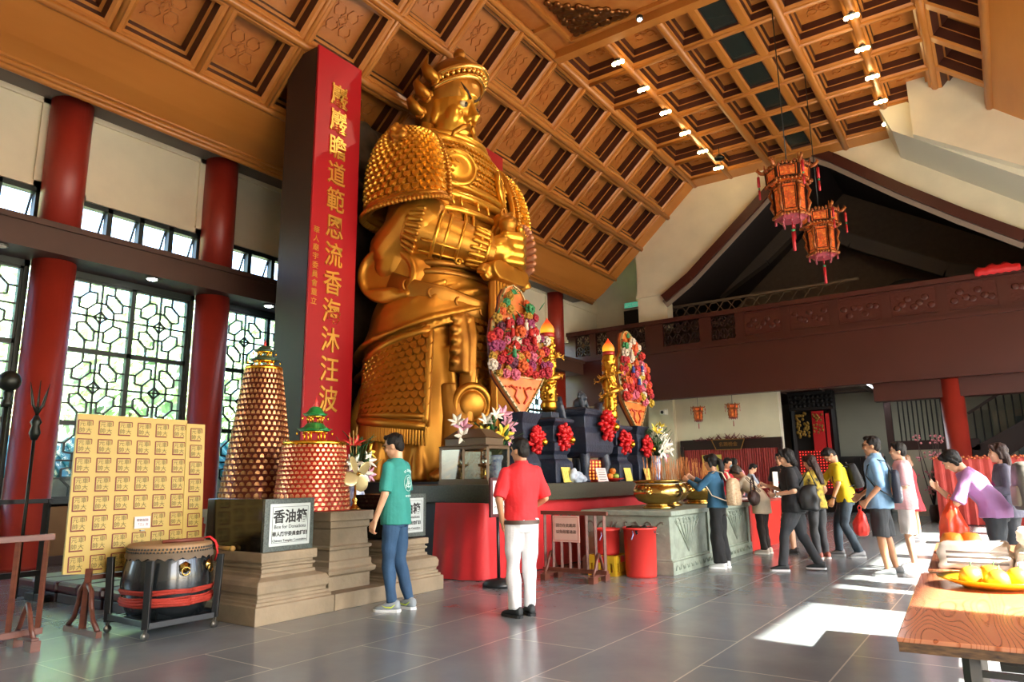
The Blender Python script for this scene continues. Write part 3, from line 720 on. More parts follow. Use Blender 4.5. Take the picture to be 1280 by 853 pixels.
mb = MB(); mb.text('輕輕敲鼓', .028, lambda a, b, c: bp(.03+a, .44+b, .03+c), .001); mb.text('「三」次', .028, lambda a, b, c: bp(.03+a, .4+b, .03+c), .001); mb.build('notice_lettering', M_ink, t)
mb = MB(); mb.bar(bp(.01, .345, .03), bp(.05, .345, .03), .02, .01); mb.build('clip', M_steel, t)
mb = MB()
for y in (-.42, .5):
    mb.bar((.0, y, .04), (.02, y, .55), .045); mb.bar((-.3, y, .025), (.3, y, .025), .05)
    for s in (-1, 1): mb.tube([(s*.27, y, .05), (s*.17, y, .13), (s*.12, y, .25), (s*.1, y, .36), (.0, y, .44)], .022, 8)
mb.bar((0, -.42, .47), (0, .5, .47), .04); mb.build('stand', M_brownw, t)

# ------------------------------------------------------------------ drum and its stand
t = thing('drum', 'black barrel drum with a red rope band, lying upright in its wheeled black stand', 'drum', (-6.37, 3.66, 0))
M_drum = mat('black_drum_lacquer', '#14181a', .25, coat=.4)
prof = [(.3, .13), (.335, .2), (.37, .32), (.385, .42), (.375, .52), (.355, .62), (.34, .68)]
vase('barrel', t, prof, M_drum, 48)
vase('skin', t, [(.345, .68), (.35, .7), (.35, .735), (.338, .75), (.1, .752)], mat('drum_skin', '#9a7a58', .6, var=.1), 48)
mb = MB()
for k in range(72):
    a = 2*PI*k/72
    for z in (.69, .715): mb.ell((.352*math.cos(a+z), .352*math.sin(a+z), z), .01, 6, 4)
mb.build('tack', mat('drum_tack', '#4a4a48', .4, .6), t, kind='stuff')
mb = MB(); rings = []
for r_, z in ((.351, .685), (.362, .66), (.36, .63)): rings.append([V(((r_+.006*math.sin(k*2.7))*math.cos(2*PI*k/80), (r_+.006*math.sin(k*2.7))*math.sin(2*PI*k/80), z+(.014*math.sin(k*1.9) if z < .64 else 0))) for k in range(80)])
mb.loft(rings, 0, True, False); mb.build('hide_fringe', mat('hide_fringe', '#6a5a48', .8), t)
mb = MB()
for k in range(7): z = .25+.02*k; r_ = .368+.012*math.sin(k*1.3); mb.tube([(r_*math.cos(2*PI*j/40), r_*math.sin(2*PI*j/40), z+.004*math.sin(j*.9+k)) for j in range(41)], .013, 6)
mb.build('rope_band', mat('red_rope', '#a8301f', .6, bump=.5, bscale=80), t)
for a in (-.18, .48):
    mb = MB(); c = V((.383*math.cos(a), .383*math.sin(a), .56)); M = Matrix.Rotation(a, 3, 'Z') @ Matrix.Rotation(PI/2, 3, 'Y'); mb.lathe([(.05, -.004), (.05, .004), (.02, .012), (.016, .022)], 6, c, M=M)
    n_ = V((math.cos(a), math.sin(a), 0)); e = V((-n_.y, n_.x, 0)); cc = c+n_*.022+V((0, 0, -.03))
    mb.tube([cc+e*.034*math.cos(2*PI*k/16)+V((0, 0, .034*math.sin(2*PI*k/16))) for k in range(17)], .006, 6); mb.build('ring_handle', M_brass, t)
t = thing('drum_stand', 'black four post drum stand on castors, around the barrel drum', 'drum stand', (-6.37, 3.63, 0))
mb = MB(); cs = []
for sx in (-1, 1):
    for sy in (-1, 1):
        x, y = .3*sx, .3*sy; mb.bar((x*1.05, y*1.05, .09), (x*1.1, y*1.1, .64), .055); cs.append((x*1.05, y*1.05))
for s in (-1, 1): mb.bar((-.31, .31*s, .13), (.31, .31*s, .13), .05); mb.bar((.31*s, -.31, .11), (.31*s, .31, .11), .05)
mb.bar((-.3, -.3, .11), (.3, .3, .11), .05); mb.bar((-.3, .3, .1), (.3, -.3, .1), .05); mb.build('frame', M_black, t, .004)
for x, y in cs:
    mb = MB(); mb.tube([(x-.012, y, .032), (x+.012, y, .032)], .032, 14); mb.bar((x-.018, y, .03), (x-.018, y, .09), .006, .03); mb.bar((x+.018, y, .03), (x+.018, y, .09), .006, .03); mb.build('castor', M_steel, t)
t = thing('drumstick', 'wooden drumstick with a red tassel cord, lying on the drum skin', 'drumstick', (-6.3, 3.74, .767))
mb = MB(); mb.tube([(0, -.2, 0), (.06, .16, 0)], [.016, .02], 10); mb.build('stick', mat('stick_wood', '#6e3426', .5), t)
mb = MB(); mb.tube([(.06, .16, .01), (.1, .2, .02), (.13, .24, -.03), (.14, .26, -.12), (.12, .25, -.2)], .009, 8); mb.tube([(.1, .2, .02), (.11, .25, -.02), (.13, .27, -.08)], .009, 8); mb.build('tassel', M_ribbon, t)

# ------------------------------------------------------------------ kneeling stools
t = None
for k in range(6):
    lb = ['leftmost of the row of dark red kneeling stools behind the wooden barrier', 'second dark red kneeling stool from the left, behind the wooden barrier', 'third dark red kneeling stool from the left, left of the yellow board', 'dark red kneeling stool under the left edge of the yellow board', 'dark red kneeling stool under the middle of the yellow board', 'dark red kneeling stool nearest the drum stand'][k]
    if t is None:
        t = thing('kneeling_stool', lb, 'kneeler', (-9.6, 4.05, 0), 0, 'kneeling stools'); mb = MB(); mb.bx(-.23, .23, -.27, .27, .0, .1); mb.build('base', mat('kneeler_base', '#2a1214', .5), t, .01)
        mb = MB(); mb.bx(-.235, .235, -.28, .28, .1, .22); mb.build('pad', mat('kneeler_pad', '#4a1820', .32, coat=.2), t, .035)
    else: dup(t, (-9.6+k*.49, 4.05+.015*k, 0), 0, lb, 'kneeling stools')

# ------------------------------------------------------------------ barriers
def barrier(label, loc, rz, L, n, H_=.88):
    t = thing('wooden_barrier', label, 'barrier', loc, rz)
    mb = MB(); mb.bar((-L/2, 0, H_-.025), (L/2, 0, H_-.025), .05, .05); mb.build('top_rail', M_brownw, t, .004)
    mb = MB(); mb.bar((-L/2+.02, 0, .12), (L/2-.02, 0, .12), .05, .05); mb.build('bottom_rail', M_brownw, t, .004)
    for k in range(n): x = lerp(-L/2+.05, L/2-.05, k/(n-1)); mb = MB(); mb.bar((x, 0, .13), (x, 0, H_-.04), .032, .032); mb.build('baluster', M_brownw, t)
    for s in (-1, 1):
        x = s*(L/2-.14); mb = MB(); mb.bx(x-.035, x+.035, -.22, -.1, 0, .08).bx(x-.035, x+.035, .1, .22, 0, .08); mb.bar((x, -.2, .085), (x, .2, .085), .05, .03)
        for q in (-1, 1): mb.tube([(x, q*.17, .09), (x, q*.1, .17), (x, q*.06, .26), (x, 0, .34)], .02, 8)
        mb.build('foot', M_brownw, t)
    return t
barrier('brown wooden barrier at the left edge, in front of the kneeling stools', (-6.62, 2.1, 0), PI/2, 1.36, 7)
b2 = barrier('brown wooden barrier carrying a pink notice, in front of the red altar cloth', (-4.7, 8.12, 0), 0, .98, 8, .86)
mb = MB(); mb.bx(-.3, .1, -.03, -.022, .47, .8); nb = mb.build('notice', mat('pink_notice_card', '#d8b0a0', .6), b2)
mb = MB(); mb.text('請勿在此跪拜', .05, pY(-.1, -.031, .675), .002); mb.text('以免阻塞通道', .05, pY(-.1, -.031, .595), .002); mb.build('notice_lettering', mat('brown_ink', '#3a2a24', .6), b2)
mb = MB()
for a, b in (((-.28, .49), (.08, .49)), ((-.28, .78), (.08, .78)), ((-.28, .49), (-.28, .78)), ((.08, .49), (.08, .78))): mb.bar((a[0], -.031, a[1]), (b[0], -.031, b[1]), .005)
mb.build('notice_border', mat('red_print', '#b8564a', .6), b2)

# ------------------------------------------------------------------ weapon rack at the left edge
t = thing('weapon_rack', 'black rack for pole weapons, in front of the red column at the left edge', 'rack', (-9.2, 3.2, 0))
mb = MB()
for y in (-.55, .55): mb.bar((0, y, 0), (0, y, 1.12), .06); mb.bar((-.25, y, .04), (.25, y, .04), .07)
mb.bar((0, -.6, 1.1), (0, .6, 1.1), .07, .05); mb.bar((0, -.55, .3), (0, .55, .3), .06); mb.build('frame', M_black, t, .004)
M_iron = mat('dark_iron', '#2a2c28', .4, .7)
t = thing('mace', 'pole mace with a round dark head, leaning in the black rack', 'pole weapon', (-8.98, 3.14, .08))
mb = MB(); mb.tube([(0, .0, 0), (-.0, .0, 2.1)], .022, 10); mb.build('pole', M_iron, t); mb = MB(); mb.ell((0, 0, 2.34), .115, 18, 12); mb.lathe([(.05, 2.05), (.06, 2.1), (.035, 2.14), (.05, 2.2), (.03, 2.24)], 14); mb.build('head', M_iron, t)
t = thing('trident', 'pole trident with a three pronged head, second weapon in the black rack', 'pole weapon', (-8.98, 3.45, .08))
mb = MB(); mb.tube([(0, 0, 0), (0, .0, 1.75)], .018, 10); mb.build('pole', M_iron, t)
mb = MB(); mb.lathe([(.03, 1.7), (.06, 1.78), (.04, 1.86), (.06, 1.9), (.02, 1.98)], 12); mb.tube([(0, 0, 1.95), (0, 0, 2.38)], [.02, .004], 6)
for s in (-1, 1): mb.tube([(0, 0, 2.0), (0, s*.05, 2.1), (0, s*.07, 2.2), (0, s*.1, 2.35)], [.018, .016, .014, .003], 6)
mb.build('head', M_iron, t)
# ------------------------------------------------------------------ altar table
AY0, AY1 = 7.5, 14.2; AZ = 1.21
t = thing('altar_table', 'long black granite altar table in front of the golden statue', 'altar', (-6.3, 10.85, 0))
mb = MB(); mb.bx(-7.3, -5.5, AY0, AY1, .97, AZ); mb.build('slab', mat('altar_granite', '#38362c', .35, col2='#4a4a3c', vscale=40, bump=.1, bscale=60), t, .012, True)
mb = MB(); mb.bx(-7.2, -5.75, AY0+.12, AY1-.1, 0, .97); mb.build('base', mat('altar_base_wood', '#2a1d18', .5), t, .01, True)
t = thing('red_altar_cloth', 'red cloth hung along the front and the end of the altar table', 'cloth', (-5.66, 7.46, 0))
mb = MB(); nx = 90
pts = []
for i in range(nx):                                           # path round the corner: end, corner, front
    s = i/(nx-1)
    if s < .2: pts.append((-6.5+.78*s/.2, AY0-.02, s))
    else: pts.append((-5.68, lerp(AY0-.02, 13.0, (s-.2)/.8), s))
rows = []
for j in range(12):
    z = .965*(1-j/11)+.01; row = []
    for i, (x, y, s) in enumerate(pts):
        b = (1-z)*.05; wv = .018*math.sin(i*.9)*(1-z)
        if s < .2: row.append(V((x, y-b*1.6+wv-.05*math.sin(PI*min(1, s*5))*(1-z), z)))
        else: row.append(V((x+b*(1.6 if s < .27 else .6)+wv, y, z)))
    rows.append(row)
o = [p for r_ in rows for p in r_]; o2 = [p+V((-.006, .006, 0)) for p in o]; N_ = len(o)
fs = [[j*nx+i, j*nx+i+1, (j+1)*nx+i+1, (j+1)*nx+i] for j in range(11) for i in range(nx-1)]
mb.add(o, fs, 0, True); mb.build('cloth', M_redcloth, t, world=True)
# pedestal of the statue
struct('statue_plinth', MB().bx(-10.6, -7.4, 8.9, 12.5, 0, 1.25), mat('dark_plinth', '#1c1410', .6))
# carved rock backdrop between the pillars
mb = MB(); random.seed(11)
mb.bx(-10.9, -10.55, 8.3, 13.1, 0, 8.9)
for k in range(120):
    y, z = random.uniform(8.4, 13.0), random.uniform(.5, 8.6); mb.ell((-10.55, y, z), (random.uniform(.1, .25), random.uniform(.2, .5), random.uniform(.15, .4)), 8, 6)
mb.remesh('rock_backdrop', mat('dark_carved_rock', '#4a3c2c', .6, var=.2, bump=.5, bscale=8), .07, None, 1, .05, (3, 3, 3), kind='structure')

# ------------------------------------------------------------------ five ritual vessels of blue black stone
Q = math.sqrt(2)
def sqp(prof): return [(r*Q, z) for r, z in prof]
VX = -6.05
def bow(loc, s, label):
    t = thing('ribbon_rosette', label, 'rosette', loc, 0, None); random.seed(int(loc[1]*100)); mb = MB()
    s *= .8
    for ring, (rr, xx, n) in enumerate(((.17, 0, 17), (.13, .05, 14), (.085, .08, 10), (.04, .1, 5))):
        for k in range(n):
            a = 2*PI*k/n+ring*.4+random.uniform(-.25, .25); q = random.uniform(.8, 1.2); c = V((xx*s+random.uniform(-.02, .03)*s, rr*s*q*math.cos(a), rr*s*q*1.15*math.sin(a))); M = Matrix.Rotation(a, 3, 'X') @ Matrix.Rotation(R(-35), 3, 'Z'); mb.ell(c, (.05*s, .062*s, .03*s), 8, 6, 0, M)
    mb.ell((-.01, 0, 0), (.04*s, .16*s, .16*s), 12, 8); mb.build('ruffle', M_ribbon, t)
    mb = MB(); mb.ell((.15*s, .03, -.05), .066*s, 16, 12); mb.build('gold_bell', M_goldpaint, t)
def talisman(loc, label):
    t = thing('yellow_talisman', label, 'paper', loc); mb = MB(); M = Matrix.Rotation(R(-12), 3, 'Y')
    vs = [M @ V((x, y, z)) for x in (0, .004) for y, z in ((-.14, 0), (.14, 0), (.14, .24), (-.14, .24))]; mb.add(vs, [[3, 2, 1, 0], [4, 5, 6, 7], [0, 1, 5, 4], [1, 2, 6, 5], [2, 3, 7, 6], [3, 0, 4, 7]]); mb.build('paper', M_paperY, t)
    mb = MB()
    for a, b in (((-.12, .02), (.12, .02)), ((-.12, .22), (.12, .22)), ((-.12, .02), (-.12, .22)), ((.12, .02), (.12, .22)), ((-.06, .06), (-.06, .18)), ((0, .06), (0, .18)), ((.06, .06), (.06, .18))): mb.bar(M @ V((.006, a[0], a[1])), M @ V((.006, b[0], b[1])), .006, .002)
    mb.build('print', mat('olive_line', '#a8963c', .6), t)
def candlestick(y, label, rl, tl, fl):
    t = thing('stone_candlestick', label, 'candlestick', (VX, y, AZ)); mb = MB()
    mb.lathe(sqp([(.27, 0), (.27, .3), (.25, .34), (.21, .38), (.2, .44), (.24, .5), (.25, .62), (.21, .64), (.19, .66), (.19, .84), (.2, .9), (.29, .96), (.3, 1.0), (.27, 1.02), (.14, 1.03), (.12, 1.04), (.12, 1.13)]), 4, sq=1, sm=False); mb.build('body', M_blue, t, .008)
    bow((VX+.25, y+.02, AZ+.72), 1.15, rl); talisman((VX+.33, y, AZ+.005), tl)
    c = thing('dragon_candle', fl, 'candle', (VX, y, AZ+1.13)); random.seed(int(y*10))
    mb = MB(); H_ = 1.25; mb.lathe([(.06, 0), (.11, .03), (.135, .08), (.135, .16), (.12, .18), (.125, .24), (.125, H_), (.09, H_+.02)], 20)
    for k in range(150):
        a = random.uniform(0, 2*PI); z = random.uniform(.2, H_); mb.ell((.125*math.cos(a), .125*math.sin(a), z), (.024, .024, .03), 6, 5)
    mb.remesh('pillar', mat('gilded_dragon', '#b07a28', .32, 1., var=.25, vscale=14), .012, c, 0)
    mb = MB(); P = []; Rr = []
    for k in range(46):
        s = k/45; a = s*4.4*PI+1; P.append(V(((.155+.02*math.sin(s*20))*math.cos(a), (.155+.02*math.sin(s*20))*math.sin(a), .3+.72*s))); Rr.append(.012+.034*math.sin(PI*min(1, s*1.15))**.6 if s < .87 else .04)
    mb.tube(P, Rr, 8); h = P[-1]; d = V((h.x, h.y, 0)).normalized(); mb.ell(h+d*.05, (.06, .06, .05), 10, 8); mb.cap(h+d*.06, h+d*.15, .04, .025)
    for s in (-1, 1): mb.tube([h+d*.04+V((0, 0, .04)), h+V((0, s*.05, .12)), h+V((0, s*.09, .17))], [.014, .01, .003], 6)
    for kk in (10, 20, 28, 37):
        p = P[kk]; d = V((p.x, p.y, 0)).normalized(); e = V((-d.y, d.x, 0)); q = p+d*.1+e*.06; mb.tube([p, p+d*.07, q], [.025, .02, .015], 6)
        for f in (-1, 0, 1): mb.tube([q, q+e*.05+V((0, 0, f*.04))+d*.02, q+e*.07+V((0, 0, f*.06))], [.011, .008, .002], 5)
    for k in range(70):
        p = random.choice(P[2:-2]); d = V((p.x, p.y, 0)).normalized(); e = (d+V((random.uniform(-.6, .6), random.uniform(-.6, .6), random.uniform(-.8, .8)))).normalized(); mb.tube([p, p+e*.05, p+e*.09+V((0, 0, .02))], [.02, .013, .003], 5)
    mb.build('dragon', mat('gilded_dragon_body', '#d09a3a', .34, .85, bump=.4, bscale=60), c)
    mb = MB(); mb.lathe([(.035, H_), (.07, H_+.03), (.115, H_+.09), (.12, H_+.14), (.095, H_+.2), (.05, H_+.26), (.015, H_+.31), (.003, H_+.34)], 24); mb.build('flame_bulb', bulb_mat(), c)
    mb = MB(); mb.lathe([(.1, H_-.01), (.118, H_+.02), (.122, H_+.07)], 24); mb.build('bulb_collar', mat('red_collar', '#a8261c', .4), c)
def bulb_mat():
    if 'bulb' in MATS: return MATS['bulb']
    m = bpy.data.materials.new('flame_bulb'); m.use_nodes = True; MATS['bulb'] = m; nt = m.node_tree; b = nt.nodes['Principled BSDF']
    tc = nt.nodes.new('ShaderNodeTexCoord'); sp = nt.nodes.new('ShaderNodeSeparateXYZ'); r = nt.nodes.new('ShaderNodeValToRGB'); nt.links.new(tc.outputs['Generated'], sp.inputs[0]); nt.links.new(sp.outputs['Z'], r.inputs[0])
    r.color_ramp.elements[0].color = (1, .5, .02, 1); r.color_ramp.elements[1].color = (.95, .05, .01, 1); r.color_ramp.elements[0].position = .3; r.color_ramp.elements[1].position = .75
    nt.links.new(r.outputs[0], b.inputs['Emission Color']); b.inputs['Base Color'].default_value = (.3, .02, .01, 1); b.inputs['Emission Strength'].default_value = .95; return m
candlestick(9.76, 'blue black stone candlestick nearest the man in red', 'red rosette on the candlestick nearest the man in red', 'yellow paper leaning on the candlestick nearest the man in red', 'gilded dragon candle with a glowing bulb, in front of the red wall column')
candlestick(11.98, 'blue black stone candlestick right of the lion lidded censer', 'red rosette on the candlestick right of the censer', 'yellow paper leaning on the candlestick right of the censer', 'gilded dragon candle with a glowing bulb, in front of the dark balcony')
def svase(y, label, rl, tl):
    t = thing('stone_vase', label, 'vase', (VX-.05, y, AZ)); mb = MB()
    mb.lathe(sqp([(.24, 0), (.24, .3), (.2, .42), (.19, .5), (.24, .66), (.25, .72), (.22, .8), (.2, .9), (.25, 1.02), (.27, 1.06), (.2, 1.06)]), 4, sq=1, sm=False); mb.build('body', M_blue, t, .008)
    bow((VX+.24, y+.02, AZ+.66), 1.1, rl)
    if tl: talisman((VX+.28, y, AZ+.005), tl)
svase(8.95, 'blue black stone vase holding the larger flowered plaque, behind the man in red', 'red rosette half hidden beside the head of the man in red', None)
svase(12.95, 'blue black stone vase holding the flowered plaque on the right', 'red rosette on the rightmost stone vase', 'yellow paper leaning on the rightmost stone vase')
# censer
t = thing('stone_censer', 'square blue black stone censer with horn handles and a lion on its lid', 'censer', (VX-.05, 10.85, AZ))
mb = MB(); rings = []
for hx, hy, z in ((.3, .38, .42), (.38, .47, .5), (.4, .5, .62), (.38, .48, .82), (.34, .43, .92), (.33, .42, 1.1), (.38, .47, 1.14), (.39, .48, 1.18), (.3, .4, 1.19)): rings.append([V((a*hx, b*hy, z)) for a, b in ((-1, -1), (1, -1), (1, 1), (-1, 1))])
mb.loft(rings, 0, False)
for a in (-1, 1):
    for b in (-1, 1): mb.tube([(a*.26, b*.34, .5), (a*.3, b*.38, .3), (a*.27, b*.35, .12), (a*.3, b*.38, 0)], [.1, .085, .065, .085], 12)
mb.build('body', M_blue, t, .01)
for b in (-1, 1):
    mb = MB(); mb.tube([(0, b*.42, .7), (0, b*.56, .95), (0, b*.66, 1.2), (0, b*.74, 1.42)], [.05, .055, .06, .05], 8, up=(1, 0, 0), flat=1.6); mb.bar((0, b*.44, .76), (0, b*.5, .9), .14, .05); mb.build('horn_handle', M_blue, t)
mb = MB(); mb.lathe(sqp([(.29, 1.19), (.3, 1.24), (.24, 1.27), (.14, 1.29)]), 4, sq=1, sm=False); ld = mb.build('lid', M_blue, t, .006)
mb = MB(); mb.ell((0, 0, 1.36), (.11, .13, .1), 12, 8); mb.ell((.05, .02, 1.48), (.085, .085, .09), 12, 8); mb.ell((.12, .02, 1.46), (.04, .05, .035), 8, 6)
for k in range(10): a = k*.63; mb.ell((.03, .02+.08*math.cos(a), 1.49+.08*math.sin(a)), .03, 6, 5)
for s in (-1, 1): mb.cap((.08, s*.08, 1.42), (.13, s*.09, 1.3), .035, .03)
mb.remesh('lion', M_bluelt, .014, t, 1)
mb = MB(); mb.bx(-.34, .3, -.4, .4, 0, .02); 
mb.bx(.2, .24, -.3, .3, .02, .38); mb.build('grille', mat('red_grille', '#8a1c14', .5), t)
mb = MB()
for i in range(5):
    for j in range(6): mb.ell((.245, -.24+i*.12, .06+j*.055), (.01, .032, .02), 8, 4)
mb.build('lamp_slot', mat('lit_slot', '#ffb060', .5, emit='#ff9a40', es=1.2), t, kind='stuff')
bow((VX+.4, 11.0, AZ+.98), 1.35, 'large red rosette on the lion lidded censer')

# flowered plaques
M_plq = mat('orange_plaque_paper', '#c45e22', .5, col2='#d07a34', vscale=8); M_plqb = mat('plaque_back', '#5a2218', .6); M_trim = mat('plaque_trim', '#b89a68', .4)
FC = [mat('pompom_%s' % n, c, .6, bump=.8, bscale=60) for n, c in (('crimson', '#9c1428'), ('pink', '#c05a74'), ('magenta', '#862c58'), ('orange', '#c4521e'), ('red', '#b01c16'), ('white', '#c8b8a8'), ('yellow', '#b09020'), ('plum', '#521a32'), ('green', '#2c7a4a'), ('blue', '#2c3c8a'), ('gold', '#a47a20'))]
def plaque(y, z0, s, label, seed, pal, ryaw=0.):
    t = thing('flowered_plaque', label, 'plaque', (VX+.0, y, z0), ryaw); random.seed(seed)
    out = [(0, 0), (.42, .5), (.5, .62), (.5, 1.2), (.44, 1.45), (.3, 1.6), (.24, 1.85), (.15, 2.0), (0, 2.06), (-.15, 2.0), (-.24, 1.85), (-.3, 1.6), (-.44, 1.45), (-.5, 1.2), (-.5, .62), (-.42, .5)]
    lean = lambda u, v, q: V((q+.05-.09*v, u*s, v*s))
    mb = MB(); mb.prism(out, -.01, .06, lean); mb.build('board', M_plq, t)
    mb = MB(); mb.prism([(u*1.02, v) for u, v in out], -.05, -.011, lean); mb.build('back', M_plqb, t)
    mb = MB(); n = len(out)
    for i in range(n): mb.bar(lean(*out[i], .065), lean(*out[(i+1) % n], .065), .045, .02)
    mb.bar(lean(-.46, .6, .065), lean(.46, .6, .065), .04, .02); mb.build('trim', M_trim, t)
    mb = MB()
    for i in range(n):
        a, b = out[i], out[(i+1) % n]; L = math.hypot(b[0]-a[0], b[1]-a[1]); k = max(1, int(L/.09))
        for j in range(k): q = j/k; mb.ell(lean(lerp(a[0], b[0], q), lerp(a[1], b[1], q), .08), .016, 6, 4)
    mb.build('beads', M_green, t, kind='stuff')
    mb = MB()
    for k in range(9): mb.ell(lean(-.3+.075*k, .44-.0*k, .07), (.015, .02, .02), 6, 4)
    for sx in (-1, 1): mb.tube([lean(sx*.05, .2, .07), lean(sx*.13, .3, .08), lean(sx*.08, .4, .08), lean(sx*.2, .46, .08)], .018, 6)
    mb.build('phoenix_relief', mat('plaque_relief', '#b8401c', .4), t)
    protos = {}
    spots = []
    for k in range(700):
        u, v = random.uniform(-.62, .6), random.uniform(.62, 1.85); lim = .56 if v < 1.25 else .5-(v-1.25)*.5
        r = random.uniform(.055, .105)
        if abs(u) > lim+.04 or any(math.hypot(u-a, v-b) < (r+c)*.58 for a, b, c in spots): continue
        spots.append((u, v, r))
        if len(spots) >= 64: break
    for k, (u, v, r) in enumerate(spots):
        ci = random.choice(pal)
        if v > 1.6: ci = random.choice((3, 5, 10, 8))
        mm = MB(); nn = 3; mm.ell((0, 0, 0), r*.62, 8, 6)
        for a, ph, q in ((8, 0, .0), (6, .4, .5)):
            for j in range(a): an = 2*PI*j/a+ph; mm.ell((r*(.25+q*.9), r*(.75-q*.6)*math.cos(an), r*(.75-q*.6)*math.sin(an)), (r*.3, r*.36, r*.36), 7, 5)
        mm.build('pompom_flower', FC[ci], t).location = lean(u, v, .1+.05*random.random())
    for k in range(6):
        u, v = random.uniform(-.35, .35), random.uniform(.8, 1.6); p = lean(u, v, .22); mb = MB(); c = random.choice((9, 8, 4, 5))
        mb.lathe([(.04, -.07), (.03, 0), (.035, .04), (.015, .06)], 10, p); mb.build('figurine_robe', FC[c], t); mb = MB(); mb.ell(p+V((0, 0, .08)), .022, 8, 6); mb.build('figurine_head', FC[5], t)
    mb = MB()
    for k in range(26):
        u, v = random.uniform(-.5, .5), random.uniform(.65, 1.8); p = lean(u, v, .12); d = V((.5, random.uniform(-1, 1), random.uniform(-1, 1))).normalized(); mb.tube([p, p+d*.09, p+d*.17], [.012, .02, .002], 5, flat=.4)
    mb.build('leaves', FC[8], t, kind='stuff')
    mb = MB(); p = lean(0, 1.93, .09)
    for k in range(7): a = PI*(k/6); mb.tube([p, p+V((.02, .1*math.cos(a)*s, .1*math.sin(a)*s))], [.02, .004], 6)
    mb.build('feather', FC[8], t)
plaque(8.84, 2.2, 1.02, 'large flowered orange plaque in the stone vase, in front of the sword', 21, [0, 0, 1, 2, 4, 0, 3, 10, 7, 2, 5], -.22)
plaque(12.95, 2.14, 1.02, 'flowered orange plaque at the right end of the altar, before the balcony', 33, [1, 4, 1, 3, 4, 6, 0, 1, 5], -.05)

# glass lamp cabinet with oil lamps
def lampcase(loc, lx, ly, label):
    t = thing('glass_lamp_cabinet', label, 'lamp cabinet', loc); M_cf = mat('bronze_brown_frame', '#5e4a34', .45, .3); h = .5
    mb = MB()
    for x in (-lx, 0, lx):
        for y in (-ly, ly): mb.bar((x, y, .06), (x, y, h), .032)
    for z in (.06, h): 
        for s in (-1, 1): mb.bar((-lx, s*ly, z), (lx, s*ly, z), .035); mb.bar((s*lx, -ly, z), (s*lx, ly, z), .035)
    mb.bx(-lx-.02, lx+.02, -ly-.02, ly+.02, 0, .05); mb.build('frame', M_cf, t)
    mb = MB(); mb.loft([[V((a*(lx*k), b*(ly*k), z)) for a, b in ((-1, -1), (1, -1), (1, 1), (-1, 1))] for k, z in ((1.02, h), (1.06, h+.03), (.86, h+.04), (.86, h+.13), (.92, h+.14), (.5, h+.26), (.45, h+.27))], 0, False); mb.build('roof', M_cf, t)
    mb = MB()
    for s in (-1, 1): mb.bx(-lx, lx, s*ly-.002, s*ly+.002, .06, h); mb.bx(s*lx-.002, s*lx+.002, -ly, ly, .06, h)
    mb.build('glass_panes', glass('cabinet_glass', (.85, .88, .86), .1), t)
    return t
lampcase((-6.17, 7.92, AZ), .42, .24, 'glass sided lamp cabinet with a hipped roof, on the altar beside the man in red')
for dx, lb in ((-.2, 'brass oil lamp in the left half of the glass lamp cabinet'), (.2, 'brass oil lamp in the right half of the glass lamp cabinet')):
    t = thing('oil_lamp', lb, 'oil lamp', (-6.17+dx, 7.9, AZ+.052)); mb = MB().lathe([(.06, 0), (.06, .02), (.02, .05), (.025, .1), (.015, .16), (.03, .18), (.09, .21), (.1, .23), (.08, .225)], 20); mb.build('stand', M_brass, t)
    mb = MB(); mb.lathe([(.035, .21), (.045, .25), (.04, .34)], 14); mb.build('glass_cup', glass('lamp_cup', (.9, .92, .9), .25), t)
lampcase((-6.1, 14.0-.35, AZ), .2, .22, 'small glass lamp cabinet behind the white lilies at the right end of the altar')
# lily vases
t = thing('lily_vase', 'vase of yellow and pink lilies behind the head of the man in red', 'flower arrangement', (-6.2, 8.45, AZ))
vase('vase', t, [(.08, 0), (.1, .03), (.1, .32), (.13, .38), (.12, .42), (.09, .42)], M_porc)
bouquet(t, .45, [(.14, -.02, .26, .17, M_ly, (1, -.5, .2)), (.05, -.36, .24, .15, M_ly, (1, -.6, .1)), (.02, -.22, .42, .15, M_lw, (.6, -.6, .8)), (.1, .14, .4, .17, M_lp, (1, -.3, .4)), (.08, .2, .22, .17, M_lp, (1, -.2, .1)), (-.1, -.62, .34, .15, M_lp, (.6, -.8, .3)), (-.05, -.7, .22, .14, M_lw, (.8, -.7, 0)), (.06, .1, .55, .16, M_lp, (.9, -.2, .6)), (.1, -.12, .52, .13, M_lw, (.9, -.4, .6)), (-.1, -.75, .4, .13, M_lw, (.4, -.8, .6))], 50, .3, .45, 8)
t = thing('lily_vase', 'blue and white vase of white lilies at the right end of the altar', 'flower arrangement', (-5.72, 13.2, AZ))
vase('vase', t, [(.07, 0), (.1, .1), (.11, .3), (.08, .42), (.1, .48), (.08, .48)], M_porc)
bouquet(t, .5, [(.1, .15, .2, .19, M_lw, (1, -.2, .1)), (.1, .3, .12, .19, M_lw, (1, .2, .0)), (.05, .05, .36, .18, M_lw, (1, -.3, .4)), (.0, .2, .4, .18, M_lw, (.8, .2, .5)), (.1, 0, .08, .18, M_lw, (1, -.4, -.2)), (.02, -.05, .45, .16, M_ly, (.7, -.3, .5)), (.08, .36, .3, .17, M_lw, (1, .4, .2)), (.05, .2, .0, .17, M_lp, (1, .1, -.2)), (.0, .3, .56, .12, M_ly, (.3, .5, 1))], 46, .28, .5, 9)
